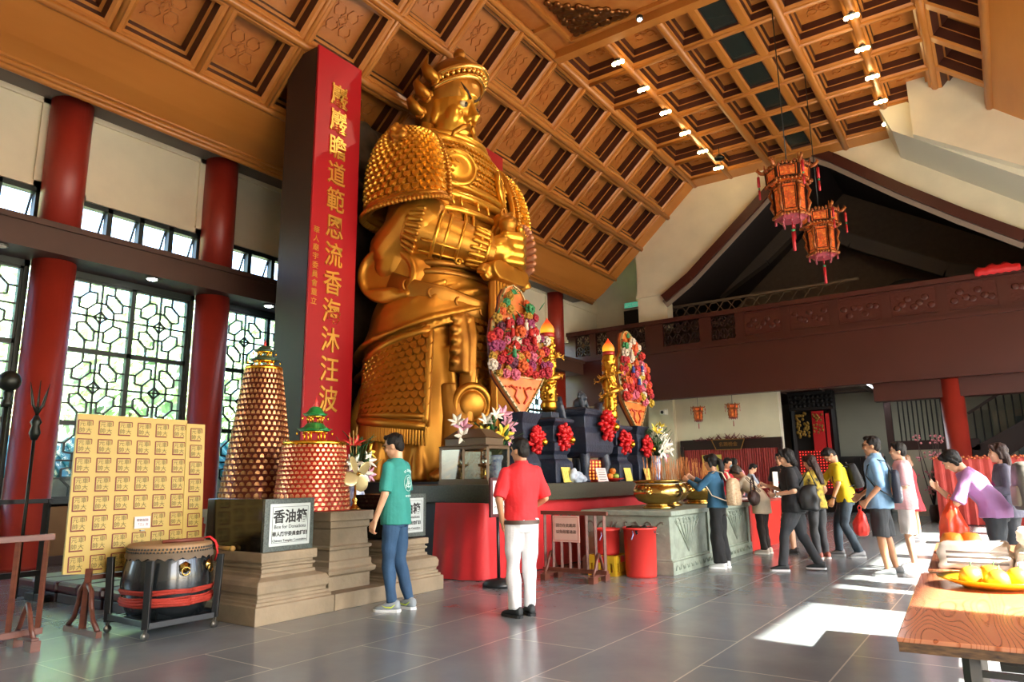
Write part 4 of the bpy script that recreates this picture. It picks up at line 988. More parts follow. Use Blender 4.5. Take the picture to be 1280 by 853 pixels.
# small things on the altar edge
t = thing('white_card', 'white printed card standing on the altar in front of the censer', 'sign', (-5.68, 10.82, AZ)); mb = MB(); M = Matrix.Rotation(R(-14), 3, 'Y')
mb.box((0, 0, .12), (.006, .36, .23), M=M); mb.build('card', mat('pale_pink_card', '#dcc8c0', .6), t); mb = MB()
for k in range(5): mb.box(M @ V((.006, 0, .03-.04*k+.05))+V((0, 0, .12)), (.002, .24, .008), M=M)
mb.build('printed_lines', M_ink, t)
t = thing('plastic_bag', 'crumpled pale plastic bag lying on the altar at the foot of the censer', 'bag', (-5.72, 10.0, AZ+.002)); mb = MB(); mb.ell((0, 0, .08), (.11, .2, .1), 14, 10); mb.ell((0, .13, .06), (.1, .16, .07), 12, 8); mb.ell((.02, -.1, .13), (.06, .1, .08), 12, 8)
mb.remesh('bag', mat('pale_film', '#b9c3d0', .25, alpha=.9), .02, t, 1, .03, (14, 14, 14))
t = thing('fruit_plate', 'red plate on the altar beside the white card', 'plate', (-5.72, 11.3, AZ)); mb = MB().lathe([(.07, 0), (.1, .02), (.2, .05), (.2, .06), (.1, .03)], 24); mb.build('plate', mat('red_plate', '#b8241c', .35), t)
random.seed(4)
fr = None
for k, (dy, dx, dz, c, n_) in enumerate(((-.1, .0, .09, 'orange', 'orange on the left of the red fruit plate'), (.02, .05, .09, 'green', 'green apple in the middle of the red fruit plate'), (.11, 0, .08, 'green', 'green apple on the right of the red fruit plate'), (-.03, -.06, .1, 'orange', 'orange at the back of the red fruit plate'), (-.04, .02, .18, 'orange', 'orange on top of the red fruit plate'))):
    t = thing('orange' if c == 'orange' else 'apple', n_, 'fruit', (-5.72+dx, 11.3+dy, AZ+dz)); mb = MB(); mb.lathe([(.004, -.055), (.04, -.045), (.06, 0), (.045, .045), (.012, .05), (.004, .042)], 16); mb.build('fruit', mat('orange_peel', '#e0862c', .45, bump=.2, bscale=90) if c == 'orange' else mat('apple_skin', '#8aa83c', .35), t); mb = MB(); mb.tube([(0, 0, .04), (.005, 0, .07)], .004, 5); mb.build('stem', M_green, t)
# framed notice on a stand
t = thing('notice_stand', 'framed white notice on a post with a round black base, beside the man in red', 'sign stand', (-5.25, 7.22, 0)); M_fw = mat('dark_red_frame', '#4a1a1c', .4)
mb = MB(); mb.lathe([(.2, 0), (.2, .04), (.17, .06), (.17, .07), (.05, .09), (.03, .1)], 28); mb.build('base', M_black, t); mb = MB(); mb.tube([(0, 0, .08), (-.01, 0, .9)], .02, 10); mb.build('post', M_black, t)
mb = MB(); mb.bx(-.02, .015, -.17, .17, .82, 1.3); fr = mb.build('frame', M_fw, t, .006); mb = MB(); mb.bx(.015, .018, -.13, .13, .86, 1.26); mb.build('sheet', M_white, t); mb = MB()
for i, col in enumerate(('請勿觸摸', '供品香爐', '多謝合作')): 
    for j, ch in enumerate(col): mb.text(ch, .06, pX(.019, .08-.08*i, 1.2-j*.09), .001)
mb.build('lettering', M_ink, t)

# ------------------------------------------------------------------ bucket, crate, urn table
M_rplas = mat('red_plastic', '#d43a34', .4, spec=.4)
def bucket(loc, r, h, label, bag):
    t = thing('red_bucket', label, 'bucket', loc); mb = MB().lathe([(r*.9, 0), (r*.93, .03), (r, h-.03), (r*1.04, h-.03), (r*1.05, h), (r*.98, h), (r*.94, h-.1), (r*.8, .05)], 36); mb.build('tub', M_rplas, t)
    mb = MB()
    for s in (-1, 1): mb.tube([(0, s*r*1.02, h-.04), (.03, s*(r+.05), h-.08), (.02, s*(r+.09), h-.14)], .008, 6)
    mb.build('handle', mat('blue_white_cord', '#8a90c0', .5), t)
    if bag:
        mb = MB(); mb.ell((0, 0, h-.05), (r*.95, r*.95, .07), 18, 8); mb.remesh('bin_liner', mat('black_film', '#181a1c', .2), .025, t, 0, .05, (12, 12, 12))
bucket((-4.12, 8.86, 0), .215, .63, 'tall red plastic bucket lined with a black bag, beside the stone urn table', True)
bucket((-4.6, 8.85, .262), .17, .34, 'smaller red bucket standing on the yellow crate', False)
t = thing('yellow_crate', 'yellow plastic crate with a red mark, under the smaller red bucket', 'crate', (-4.6, 8.86, 0)); mb = MB(); M_yc = mat('yellow_plastic', '#c9a424', .45)
for s in (-1, 1):
    for a in (0, 1):
        f = (lambda x0, x1, z0, z1: mb.bx(x0, x1, s*.2-.012, s*.2+.012, z0, z1)) if a == 0 else (lambda x0, x1, z0, z1: mb.bx(s*.2-.012, s*.2+.012, x0, x1, z0, z1))
        f(-.2, .2, .16, .26); f(-.2, .2, 0, .05)
        for k in range(6): f(-.2+.073*k, -.165+.073*k, .05, .16)
mb.bx(-.2, .2, -.2, .2, 0, .02); mb.build('crate', M_yc, t)
mb = MB(); mb.bx(-.06, .06, -.214, -.212, .17, .25).bx(.212, .214, -.06, .06, .17, .25); mb.build('red_mark', M_rplas, t)
M_gs = mat('green_grey_carved_stone', '#7e8a7c', .6, col2='#98a394', vscale=7, bump=.4, bscale=14); M_gs2 = mat('brown_grey_stone_end', '#6c665a', .55, bump=.3, bscale=12)
t = thing('urn_table', 'carved grey green stone table under the brass incense urns', 'stone table', (-4.4, 10.8, 0))
x0, x1, y0, y1 = -5.1, -3.8, 9.12, 12.55
mb = MB(); mb.bx(x0-.03, x1+.05, y0-.05, y1+.05, .76, .83); mb.build('top', M_gs, t, .012, True)
mb = MB(); mb.bx(x0, x1, y0, y1, .17, .76); mb.build('body', M_gs, t, .01, True)
mb = MB(); mb.bx(x0-.03, x1+.04, y0-.04, y1+.04, .0, .17).bx(x0-.02, x1+.02, y0-.02, y1+.02, .17, .2); mb.build('plinth', M_gs, t, .008, True)
mb = MB()
for yc in (9.75, 11.9):
    for k in range(-3, 4):
        mb.tube([(x1+.004, yc, .26), (x1+.006, yc+k*.06, .45), (x1+.006, yc+k*.13, .66), (x1+.006, yc+k*.13+.03*(1 if k > 0 else -1), .72)], [.006, .012, .016, .006], 6)
    for k in range(5): mb.tube([(x1+.004, yc-.36+.18*k+.09*math.cos(a*PI/6), .68+.05*math.sin(a*PI/6)) for a in range(0, 13, 2)], .01, 6)
mb.bx(x1-.01, x1+.03, 10.5, 10.95, .17, .76); mb.bx(x1-.01, x1+.03, y1-.12, y1, .17, .76)
for k in range(22): mb.tube([(x1+.045, y0+.1+k*.155+.06*math.cos(a*PI/4), .06+.06*math.sin(a*PI/4)) for a in range(5)], .009, 5)
mb.build('lotus_relief', M_gs, t, world=True)
mb = MB()
for k in range(8): mb.tube([(x0+.1+k*.15+.06*math.cos(a*PI/5), y0-.006, .6+.08*math.sin(a*PI/5+k)) for a in range(8)], .012, 6)
mb.build('end_scroll', M_gs2, t, world=True)
M_ash = mat('incense_ash', '#9a9488', .9)
def urn(loc, r, label, nst, seed):
    t = thing('incense_urn', label, 'urn', loc); h = r*.95
    mb = MB().lathe([(r*.62, 0), (r*.66, .02), (r*.5, .05), (r*.48, .07), (r*.8, .11), (r*.98, .2), (r, .26), (r*.88, .33), (r*.82, .36), (r*1.0, .385), (r*1.02, .4), (r*.92, .405), (r*.88, .36), (r*.3, .35)], 40); mb.build('bowl', M_brass, t)
    for s in (-1, 1):
        mb = MB(); mb.ell((0, s*r*1.02, .24), (.05, .05, .06), 10, 8); mb.ell((.03, s*r*1.05, .22), (.04, .04, .03), 8, 6)
        for q in range(6): mb.ell((.05*math.cos(q*1.05), s*r*1.02, .26+.05*math.sin(q*1.05)), .02, 6, 4)
        mb.build('lion_mask', M_brass, t)
    mb = MB().lathe([(r*.87, .35), (r*.86, .375), (.02, .385)], 30); mb.build('ash', M_ash, t)
    random.seed(seed); mb = MB()
    for k in range(nst):
        a = random.uniform(0, 6.28); q = r*.75*math.sqrt(random.random()); x, y = q*math.cos(a), q*math.sin(a); L = random.uniform(.16, .42); mb.tube([(x, y, .36), (x+random.uniform(-.03, .03), y+random.uniform(-.03, .03), .37+L)], .0045, 5)
    mb.build('incense_sticks', mat('incense_stick_orange', '#c0783c', .7), t, kind='stuff')
urn((-4.2, 9.72, .832), .36, 'round brass incense urn nearest the red bucket, with a few tall sticks', 16, 1)
urn((-4.45, 10.62, .832), .36, 'brass incense urn in the middle of the stone table, full of sticks', 60, 2)
urn((-4.3, 11.6, .832), .36, 'brass incense urn behind the woman in the denim jacket', 60, 3)
# ------------------------------------------------------------------ the gilded statue (local: x forward, y its left, z up from the plinth)
M_st_g = mat('statue_gold', '#c88c30', .4, .75, col2='#ac6e22', vscale=1.6, bump=.2, bscale=6)
M_st_p = mat('statue_gold_polished', '#dca038', .3, .8, var=.06)
M_st_d = mat('statue_gold_aged', '#9c6422', .42, .75, col2='#b0782a', vscale=3, bump=.2, bscale=8)
M_st_r = mat('statue_copper_frill', '#b5703a', .35, .7)
ST_ = thing('warrior_statue', 'giant gilded statue of a bearded armoured warrior leaning both hands on a sword', 'statue', (-9.0, 10.7, 1.25))
def P(f, r, z): return V((f, -r, z-1.25))
def ringz(z, rr, rf, cf, sq=.8, n=48, cr=0): return circ(P(cf, cr, z), rf, rr, n, None, sq)
def tub(mb, pts, rad, **k): return mb.tube([P(*p) for p in pts], rad, **k)
prof = [(1.25, 1.6, 1.15, -.15), (1.7, 1.68, 1.2, -.18), (2.4, 1.72, 1.2, -.2), (3.2, 1.64, 1.1, -.15), (4.2, 1.5, .95, -.05), (4.9, 1.36, .9, -.02), (5.4, 1.24, .88, .05), (5.9, 1.24, .92, .05), (6.4, 1.3, .92, .05), (7.0, 1.4, .85, .02), (7.6, 1.38, .76, .02), (8.0, 1.1, .62, .05), (8.25, .75, .5, .12), (8.5, .5, .42, .15)]
def torso(a, z, k=0.): 
    for (z0, r0, f0, c0), (z1, r1, f1, c1) in zip(prof[:-1], prof[1:]):
        if z0 <= z <= z1:
            t = (z-z0)/(z1-z0); rr, rf, cf = lerp(r0, r1, t)+k, lerp(f0, f1, t)+k, lerp(c0, c1, t); break
    x, y = math.cos(a), math.sin(a); x = math.copysign(abs(x)**.8, x); y = math.copysign(abs(y)**.8, y); return (cf+rf*x, rr*y, z)
mb = MB()
mb.loft([ringz(z, a, b, c) for z, a, b, c in prof])
# shoulders, upper arms and sleeves down to the elbows
for s in (1, -1):
    mb.cap(P(0, s*1.1, 7.5), P(.15, s*1.22, 6.2), .5, .5, 18)
    mb.cap(P(.1, s*1.24, 6.25), P(-.25, s*1.32, 5.3), .5, .4, 16); mb.cap(P(.3, s*1.2, 6.1), P(-.25, s*1.3, 5.65), .6, .5, 18); mb.cap(P(.2, s*1.2, 7.8), P(.1, s*.7, 8.0), .34, .34, 14)
# skirt folds and wraps as raised ridges
fold = [([(.9, .6, 3.9), (1.0, .5, 3.2), (1.02, .45, 2.4), (1.1, .4, 1.5)], .12), ([(.8, .95, 3.7), (.85, .9, 3.0), (.85, .95, 2.2), (1.0, .9, 1.4)], .1), ([(1.0, .1, 3.8), (1.05, 0, 2.8), (1.1, -.1, 1.4)], .1)]
def wrap(mb, sgn, a0, a1, ztop, zl0, zl1, k0, k1, hook=0.):
    n, m = 26, 8; rings = []; edge = []
    for i in range(n+1):
        t = i/n; a = lerp(a0, a1, t); zl = lerp(zl0, zl1, t**.8)+hook*math.sin(t*PI*2.2); col = []
        for j in range(m+1):
            q = j/m; f, r, z = torso(a, lerp(ztop, zl, q), lerp(k0, k1, q)+.025*math.sin(q*9+t*5)); col.append(P(f, sgn*r, z))
        for j in range(m, -1, -1):
            q = j/m; f, r, z = torso(a, lerp(ztop, zl, q), -.1); col.append(P(f, sgn*r, z))
        rings.append(col); edge.append(col[m])
    mb.loft(rings); mb.tube(edge, .055, 8)
for p, r in fold: tub(mb, p, r, n=8)
wrap(mb, 1, -.2, 2.5, 5.1, 4.75, 3.5, .06, .26); wrap(mb, 1, .35, 2.5, 4.6, 4.25, 3.1, .05, .16, .12); wrap(mb, -1, -.1, 2.4, 5.1, 4.5, 3.7, .06, .2)
for a_, z0, z1 in ((.3, 5.0, 4.6), (.6, 5.0, 4.3), (.95, 4.95, 4.1), (1.3, 4.9, 3.9)): tub(mb, [torso(a_-.5, z0, .1), torso(a_-.1, lerp(z0, z1, .4), .17), torso(a_+.5, z1, .2)], [.02, .06, .02], n=8)
for k in range(9):
    a = -1.0+k*.33; tub(mb, [(1.0*math.cos(a)-.1, 1.62*math.sin(a), 2.3), (1.06*math.cos(a)-.08, 1.7*math.sin(a), 1.8), (1.12*math.cos(a)-.08, 1.75*math.sin(a), 1.25)], [.06, .12, .15], n=8)
for s in (1, -1): mb.ell(P(.95, s*.6, 1.4), (.55, .33, .28))
mb.remesh('robe_body', M_st_g, .035, ST_, 2, .02, (2, 2, 2))

def scales(mb, S, nu, nv, s, thick=.05):
    for j in range(nv):
        for i in range(nu):
            u = (i+.5+(.5 if j % 2 else 0))/nu; v = (j+.5)/nv
            if u > 1: continue
            p = S(u, v); du = S(min(1, u+.01), v)-S(max(0, u-.01), v); dv = S(u, min(1, v+.01))-S(u, max(0, v-.01)); n = du.cross(dv)
            if n.length < 1e-9: continue
            n.normalize(); du.normalize(); dv = n.cross(du)
            if n.dot(p-P(0, .9 if p.y < 0 else -.9, p.z+1.25)) < 0: n = -n
            w = s; q = [(-.5, -.4), (.5, -.4), (.48, .15), (.28, .5), (0, .62), (-.28, .5), (-.48, .15)]
            base = [p+du*a*w+dv*b*w for a, b in q]; top = [p+du*a*w*.8+dv*(b*.8+.04)*w+n*thick*(.5+.9*(b+.4)) for a, b in q]
            m = len(q); mb.add(base+top, [[m+k for k in range(m)]]+[[k, (k+1) % m, m+(k+1) % m, m+k] for k in range(m)])
# pauldrons
for s in (1, -1):
    def S(u, v, s=s):
        vm = lerp(1.0, .8, u); ph = lerp(-.72, .66, u)*PI; th = lerp(.1, .78, v*vm)*PI*.8; q = math.sin(th)**.8
        return P(.02+.98*q*math.sin(ph)*(1 if ph > 0 else .85), s*(1.1+.8*q*math.cos(ph*.72)), 6.72+1.46*math.cos(th)-.12*math.sin(ph))
    mb = MB(); g = 18; o = []
    for j in range(g+1):
        for i in range(g+1): o.append(S(i/g, j/g))
    n_ = g+1; mid = P(0, s*1.2, 6.8); inner = [p+(mid-p)*.1 for p in o]
    mb.add(o+inner, [[j*n_+i, j*n_+i+1, (j+1)*n_+i+1, (j+1)*n_+i] for j in range(g) for i in range(g)]+[[n_*n_+j*n_+i, n_*n_+(j+1)*n_+i, n_*n_+(j+1)*n_+i+1, n_*n_+j*n_+i+1] for j in range(g) for i in range(g)]
           + [[i, n_*n_+i, n_*n_+i+1, i+1] for i in range(g)]+[[g*n_+i, g*n_+i+1, n_*n_+g*n_+i+1, n_*n_+g*n_+i] for i in range(g)]+[[j*n_, (j+1)*n_, n_*n_+(j+1)*n_, n_*n_+j*n_] for j in range(g)]+[[j*n_+g, n_*n_+j*n_+g, n_*n_+(j+1)*n_+g, (j+1)*n_+g] for j in range(g)], 0, True)
    pd = mb.build('pauldron', M_st_d, ST_)
    mb = MB(); scales(mb, S, 20, 17, .145, .05); mb.build('scale_plates', M_st_p, pd)
    mb = MB()
    edge = [S(k/16, 1) for k in range(17)]+[S(1, 1-k/10) for k in range(1, 11)]; edge2 = [S(0, k/12) for k in range(13)]
    for e in (edge, edge2):
        mb.tube(e, .09, 8)
        for k in range(len(e)*3-3):
            p = e[k//3].lerp(e[k//3+1], (k % 3)/3); d = (p-mid).normalized(); mb.cap(p-d*.02, p+d*.13+V((0, 0, -.05)), .06, .05, 6)
    mb.build('frill', M_st_g, pd)
    mb = MB(); L = S(.56, .3); mb.ell(L, (.22, .18, .2)); mb.ell(L+V((.14, -s*.08, -.08)), (.14, .12, .1))
    for k in range(9): a = k*.7; mb.ell(L+V((.02, .19*math.cos(a), .19*math.sin(a))), .075, 8, 6)
    for q in (-1, 1): mb.ell(L+V((.17, q*.08, .06)), .05, 8, 6)
    mb.remesh('lion_mask', M_st_g, .025, pd, 1)
# collar, chest mirrors, belts
mb = MB()
tub(mb, [(.0+.72*math.sin(a)*1.0, 1.02*math.cos(a), 8.12-.14*abs(math.sin(a))) for a in [k*PI/14-.4 for k in range(20)]], .1, n=8)
tub(mb, [(.1+.6*math.sin(a), .8*math.cos(a), 8.26-.1*abs(math.sin(a))) for a in [k*PI/14-.4 for k in range(20)]], .08, n=8)
mb.build('collar', M_st_p, ST_)
def CH(u, v):
    r = lerp(-1.1, 1.1, u); z = lerp(7.95, 6.95, v); w = 1.4 if z < 7.6 else lerp(1.38, 1.1, (z-7.6)/.4); d = .8 if z > 7.5 else .87
    return P(.06+d*(max(0, 1-abs(r/w)**2.4))**.42*(1-.06*(v < .2)), r, z)
mb = MB(); scales(mb, CH, 22, 9, .1, .035); mb.build('mail_plates', M_st_p, ST_)
for s in (1, -1):
    mb = MB(); M = Matrix.Rotation(s*-.5, 3, 'Z') @ Matrix.Rotation(PI/2-.12, 3, 'Y'); mb.lathe([(.4, -.05), (.42, .02), (.4, .06), (.36, .07), (.34, .04), (.2, .06), (.02, .07)], 40, P(.82, s*.72, 7.32), M=M); mb.build('chest_mirror', M_st_p, ST_)
mb = MB()
for z, r, dz in ((6.95, .07, .1), (6.72, .09, .12), (6.4, .07, .12)): tub(mb, [torso(a, z-dz*math.cos(a)*0-.0+.08*math.cos(a)*0, .04) for a in [k*PI/20-PI/2 for k in range(21)]], r, n=8)
for k in range(19):
    a = -1.4+k*2.8/18; 
    if k % 3 < 2: tub(mb, [torso(a, 6.68, .08), torso(a, 6.48, .09)], .03, n=6)
for a in (.25, .4, -.1, .8): tub(mb, [torso(a, 6.4, .05), torso(a, 6.1, .06), torso(a, 5.7, .07)], .035, n=6)
mb.build('belt', M_st_p, ST_)
mb = MB()
for z in (5.3, 5.12): tub(mb, [torso(a, z, .05) for a in [k*PI/20-PI/2 for k in range(21)]], .07, n=8)
mb.build('waist_sash', M_st_d, ST_)
# decorated hip band
mb = MB(); bpts = [(-.1, 1.5, 4.95), (.45, 1.4, 4.7), (.8, 1.1, 4.6), (1.02, .5, 4.45), (1.08, 0, 4.4)]
mb.tube([P(p[0]*1.08, p[1]*1.06, p[2]) for p in bpts], [.035]*5, 12, flat=5.5, up=(0, 0, 1))
for k in range(4): mb.tube([P(*bpts[k]).lerp(P(*bpts[k+1]), .5)*1.0+V((.09, -.08, 0))+V((0, .09*math.cos(j*PI/5), .09*math.sin(j*PI/5))) for j in range(11)], .025, 6)
mb.build('hip_band', M_st_d, ST_)
# forearms, cuffs, hands
for s in (1, -1):
    el = P(.3, s*1.3, 5.98) if s > 0 else P(.3, -1.35, 6.2); wr = P(1.22, s*.35, 5.62) if s > 0 else P(1.2, -.42, 6.12); d = (wr-el).normalized()
    mb = MB(); mb.tube([el-d*.25, el, el.lerp(wr, .35), el.lerp(wr, .7), wr, wr+d*.2], [.46, .5, .47, .4, .32, .28], 22); mb.remesh('forearm', M_st_g, .035, ST_, 2, .012, (3, 3, 3))
    fa = ST_.children[-1]; mb = MB(); u, w = frame(d)
    def R_(t, rr, th): c = el.lerp(wr, t); mb.tube([c+u*rr*math.cos(k*PI/16)+w*rr*math.sin(k*PI/16) for k in range(33)], th, 8)
    for t_, rr, th in ((.28, .48, .04), (.42, .46, .03), (.62, .42, .03), (.9, .36, .035), (1.02, .33, .04)): R_(t_, rr, th)
    for k in range(18): a = k*PI/9; c = u*math.cos(a)+w*math.sin(a); mb.cap(el.lerp(wr, .8)+c*.39, el.lerp(wr, .98)+c*.36, .045, .045, 6)
    for a in (-.5, 0, .5): c = u*math.cos(a-2)+w*math.sin(a-2); mb.tube([el.lerp(wr, .1)+c*.5, el.lerp(wr, .62)+c*.44], .03, 6)
    c = u*math.cos(-1.9)+w*math.sin(-1.9); cc = el.lerp(wr, .68)+c*.45; mb.tube([cc+d*(.09-.006*k)*math.cos(k*.6)+V((0, 0, (.09-.006*k)*math.sin(k*.6))) for k in range(14)], .03, 6)
    mb.build('vambrace', M_st_p, fa)
    mb = MB()
    for k in range(26):
        a = k*2*PI/26; c = u*math.cos(a)+w*math.sin(a); mb.cap(el-d*.16+c*.46, el+d*.04+c*.56, .06, .05, 8)
    mb.build('sleeve_frill', M_st_g, fa)
mb = MB(); 
mb.ell(P(1.42, .12, 5.66), (.28, .3, .3)); mb.cap(P(1.2, .35, 5.6), P(1.4, .2, 5.65), .27)
for k in range(4):
    z = 5.93-k*.17; mb.cap(P(1.55, .12, z), P(1.72, -.12, z-.02), .105, .1, 12); mb.cap(P(1.72, -.12, z-.02), P(1.6, -.36, z-.03), .1, .09, 12)
mb.cap(P(1.35, -.05, 5.98), P(1.55, -.25, 6.04), .1, .085)
mb.remesh('right_hand', M_st_p, .028, ST_, 1)
mb = MB(); mb.ell(P(1.38, -.34, 5.95), (.3, .26, .27)); mb.cap(P(1.1, -.42, 6.1), P(1.35, -.38, 6.0), .25)
for k in range(4): mb.cap(P(1.5, -.35, 6.14-k*.14), P(1.68, -.18, 6.12-k*.14), .09, .08, 10)
mb.cap(P(1.3, -.3, 6.2), P(1.5, -.12, 6.22), .1, .08); mb.remesh('left_hand', M_st_p, .028, ST_, 1)
mb = MB(); L = P(1.12, -.4, 6.42); mb.ell(L, (.26, .26, .22))
for q in (-1, 1): mb.tube([L+V((.1+.03*math.sin(k*.7), q*.12+.09*math.cos(k*.7), .16+.09*math.sin(k*.7))) for k in range(10)], .03, 6)
mb.ell(L+V((.22, 0, .02)), (.1, .12, .08)); mb.remesh('lion_cuff', M_st_g, .025, ST_, 1)
mb = MB()
for k in range(12): a = -.6+k*.25; p = P(.85+.2*math.cos(a), -1.25-.25*math.cos(a)*.5, 5.95+.62*math.sin(a)); mb.cap(p, p+V((.18, .0, .05)), .09, .06, 8)
mb.build('cuff_frill', mat('statue_pink_frill', '#c88a68', .45, .4), ST_)
# hanging sleeve lobes
for s in (1, -1):
    mb = MB(); c = P(-.26, s*1.48, 5.1); A = V((-.55, -s*.05, .05)).normalized(); B = V((.05, 0, 1)); nrm = A.cross(B).normalized()
    if nrm.y*s > 0: nrm = -nrm
    rim = [c+A*(.56*math.cos(k*PI/16)-.1)+B*.5*math.sin(k*PI/16)+nrm*(.14+.1*math.cos(k*PI/16)) for k in range(33)]
    mb.tube(rim, .075, 10)
    rings = [rim[:-1]]
    for q, dep in ((.85, -.05), (.6, -.2), (.3, -.3), (.05, -.32)): rings.append([c+(p-c)*q+nrm*dep for p in rim[:-1]])
    out = [[c+(p-c)*1.1-nrm*.02 for p in rim[:-1]], [c+(p-c)*1.05-nrm*.3+V((.15, 0, .2)) for p in rim[:-1]], [c+(p-c)*.6-nrm*.55+V((.35, 0, .5)) for p in rim[:-1]]]
    mb.loft(rings, 0, True, False); mb.loft(out, 0, True, True); mb.loft([rings[0], out[0]], 0, True, False)
    for k in range(4): mb.tube([rim[(22+k*2) % 32], rim[(22+k*2) % 32].lerp(P(.5, s*1.3, 4.9), .5)+V((0, -s*.1, -.1)), P(.8, s*1.0, 4.95-.12*k)], [.07, .09, .05], 8)
    mb.remesh('hanging_sleeve', M_st_g, .03, ST_, 2)
# scaled hip guards
for s in (1, -1):
    def S(u, v, s=s):
        top = lerp(3.45, 3.95, u); z = lerp(top, lerp(2.35, 2.2, u), v); f = lerp(-.55, .75, u); r = 1.72*math.sqrt(max(.05, 1-((f+.1)/1.12)**2*.72))+.08+.1*v
        return P(f, s*r, z)
    mb = MB(); g = 14; o = [S(i/g, j/g) for j in range(g+1) for i in range(g+1)]; n_ = g+1; inn = [p+V((0, s*.12, 0)) for p in o]; N = n_*n_
    mb.add(o+inn, [[j*n_+i, j*n_+i+1, (j+1)*n_+i+1, (j+1)*n_+i] for j in range(g) for i in range(g)]+[[i, N+i, N+i+1, i+1] for i in range(g)]+[[g*n_+i, g*n_+i+1, N+g*n_+i+1, N+g*n_+i] for i in range(g)]+[[j*n_, (j+1)*n_, N+(j+1)*n_, N+j*n_] for j in range(g)]+[[j*n_+g, N+j*n_+g, N+(j+1)*n_+g, (j+1)*n_+g] for j in range(g)], 0, True)
    hp = mb.build('hip_guard', M_st_d, ST_)
    mb = MB(); scales(mb, lambda u, v: S(u, v*.86), 12, 11, .16, .05); mb.build('scale_plates', M_st_g, hp)
    mb = MB()
    for e, r in (([S(k/12, 0) for k in range(13)], .08), ([S(k/12, .9) for k in range(13)], .06), ([S(k/12, 1) for k in range(13)], .09), ([S(1, k/12) for k in range(13)], .07), ([S(0, k/12) for k in range(13)], .06)): mb.tube(e, r, 8)
    for k in range(34): p = S(k/33, 1); mb.cap(p, p+V((0, 0, -.32)), .035, .02, 6)
    mb.build('border_fringe', M_st_g, hp)
# front sashes, ring disc, drapes
mb = MB()
for k in range(5):
    z = 4.2-k*.2; mb.cap(P(.95, .98, z), P(1.0, .62, z+.06), .085, .075, 8)
tub(mb, [(.92, .85, 4.4), (.97, .82, 3.8), (.97, .85, 3.2)], [.16, .2, .22], n=10, flat=.5); tub(mb, [(.95, .55, 4.6), (1.05, .6, 3.9), (1.05, .66, 3.2), (1.0, .75, 2.3)], [.1, .14, .16, .2], n=10, flat=.5)
tub(mb, [(.85, 1.0, 3.0), (.9, .95, 2.4), (1.0, 1.0, 1.6)], [.16, .2, .24], n=10, flat=.5)
mb.remesh('knotted_sash', M_st_d, .03, ST_, 1)
mb = MB(); M = Matrix.Rotation(-.45, 3, 'Z') @ Matrix.Rotation(PI/2+.1, 3, 'Y'); mb.lathe([(.4, -.06), (.42, .04), (.36, .1), (.29, .07), (.27, .04), (.26, .07), (.2, .1), (.02, .11)], 40, P(1.08, .62, 2.62), M=M); mb.build('sash_ring', M_st_g, ST_)
mb = MB()
def AP(u, v): return P(.98+.1*math.cos((u-.5)*2), lerp(.55, -.6, u), lerp(4.35, 2.0, v))
scales(mb, AP, 7, 14, .16, .05); mb.build('apron_plates', M_st_d, ST_)
mb = MB()
for k in range(14):
    a = k/13; p0 = (1.0, lerp(.4, -1.2, a), 2.15); tub(mb, [p0, (1.12, p0[1]+.25-.35*a, 1.7), (1.3+.1*math.sin(k), p0[1]+.45-.5*a, 1.28)], [.06, .1, .1], n=8)
tub(mb, [(1.0, .3, 3.0), (1.12, .55, 2.2), (1.15, 1.0, 1.6), (.9, 1.5, 1.3)], [.06, .1, .12, .1], n=8); tub(mb, [(-.6, 1.6, 3.0), (-.72, 1.68, 2.4), (-.75, 1.7, 1.9)], [.14, .2, .16], n=10, flat=.6)
mb.remesh('lower_drape', M_st_d, .035, ST_, 1)
# sword
sw = MB(); sw.loft([[P(1.35+a*.09, b*w-.03, z) for a, b in ((-1, -1), (0, -1.15), (1, -1), (1, 1), (0, 1.15), (-1, 1))] for w, z in ((.3, 1.28), (.33, 1.6), (.35, 3.0), (.36, 4.6), (.36, 5.0))], 0, False); sw.build('sword_blade', mat('sword_bronze_gold', '#b8772c', .38, .75, var=.12, vscale=2, bump=.1, bscale=4), ST_, .02)
mb = MB()
for k in range(7): mb.bar(P(1.46, .3-.1*k-.03, 4.45), P(1.46, .3-.1*k-.03, 4.98), .045)
mb.bar(P(1.46, .34, 4.4), P(1.46, -.4, 4.4), .06); mb.build('blade_fluting', M_st_g, ST_)
mb = MB(); mb.loft([[P(1.4+a*.2, b*w-.02, z) for a, b in ((-1, -1), (1, -1), (1, 1), (-1, 1))] for w, z in ((.42, 5.0), (.55, 5.08), (.6, 5.2), (.56, 5.3), (.4, 5.36))], 0, False)
for s in (-1, 1): mb.tube([P(1.42, s*(.62+(.15-.012*k)*math.cos(k*.55))-.02, 5.06+(.15-.012*k)*math.sin(k*.55)) for k in range(12)], [.1-.005*k for k in range(12)], 10)
mb.cap(P(1.45, -.05, 5.3), P(1.48, -.05, 6.1), .17, .16); mb.ell(P(1.48, -.05, 6.22), (.2, .2, .14)); mb.remesh('sword_hilt', M_st_g, .03, ST_, 1)

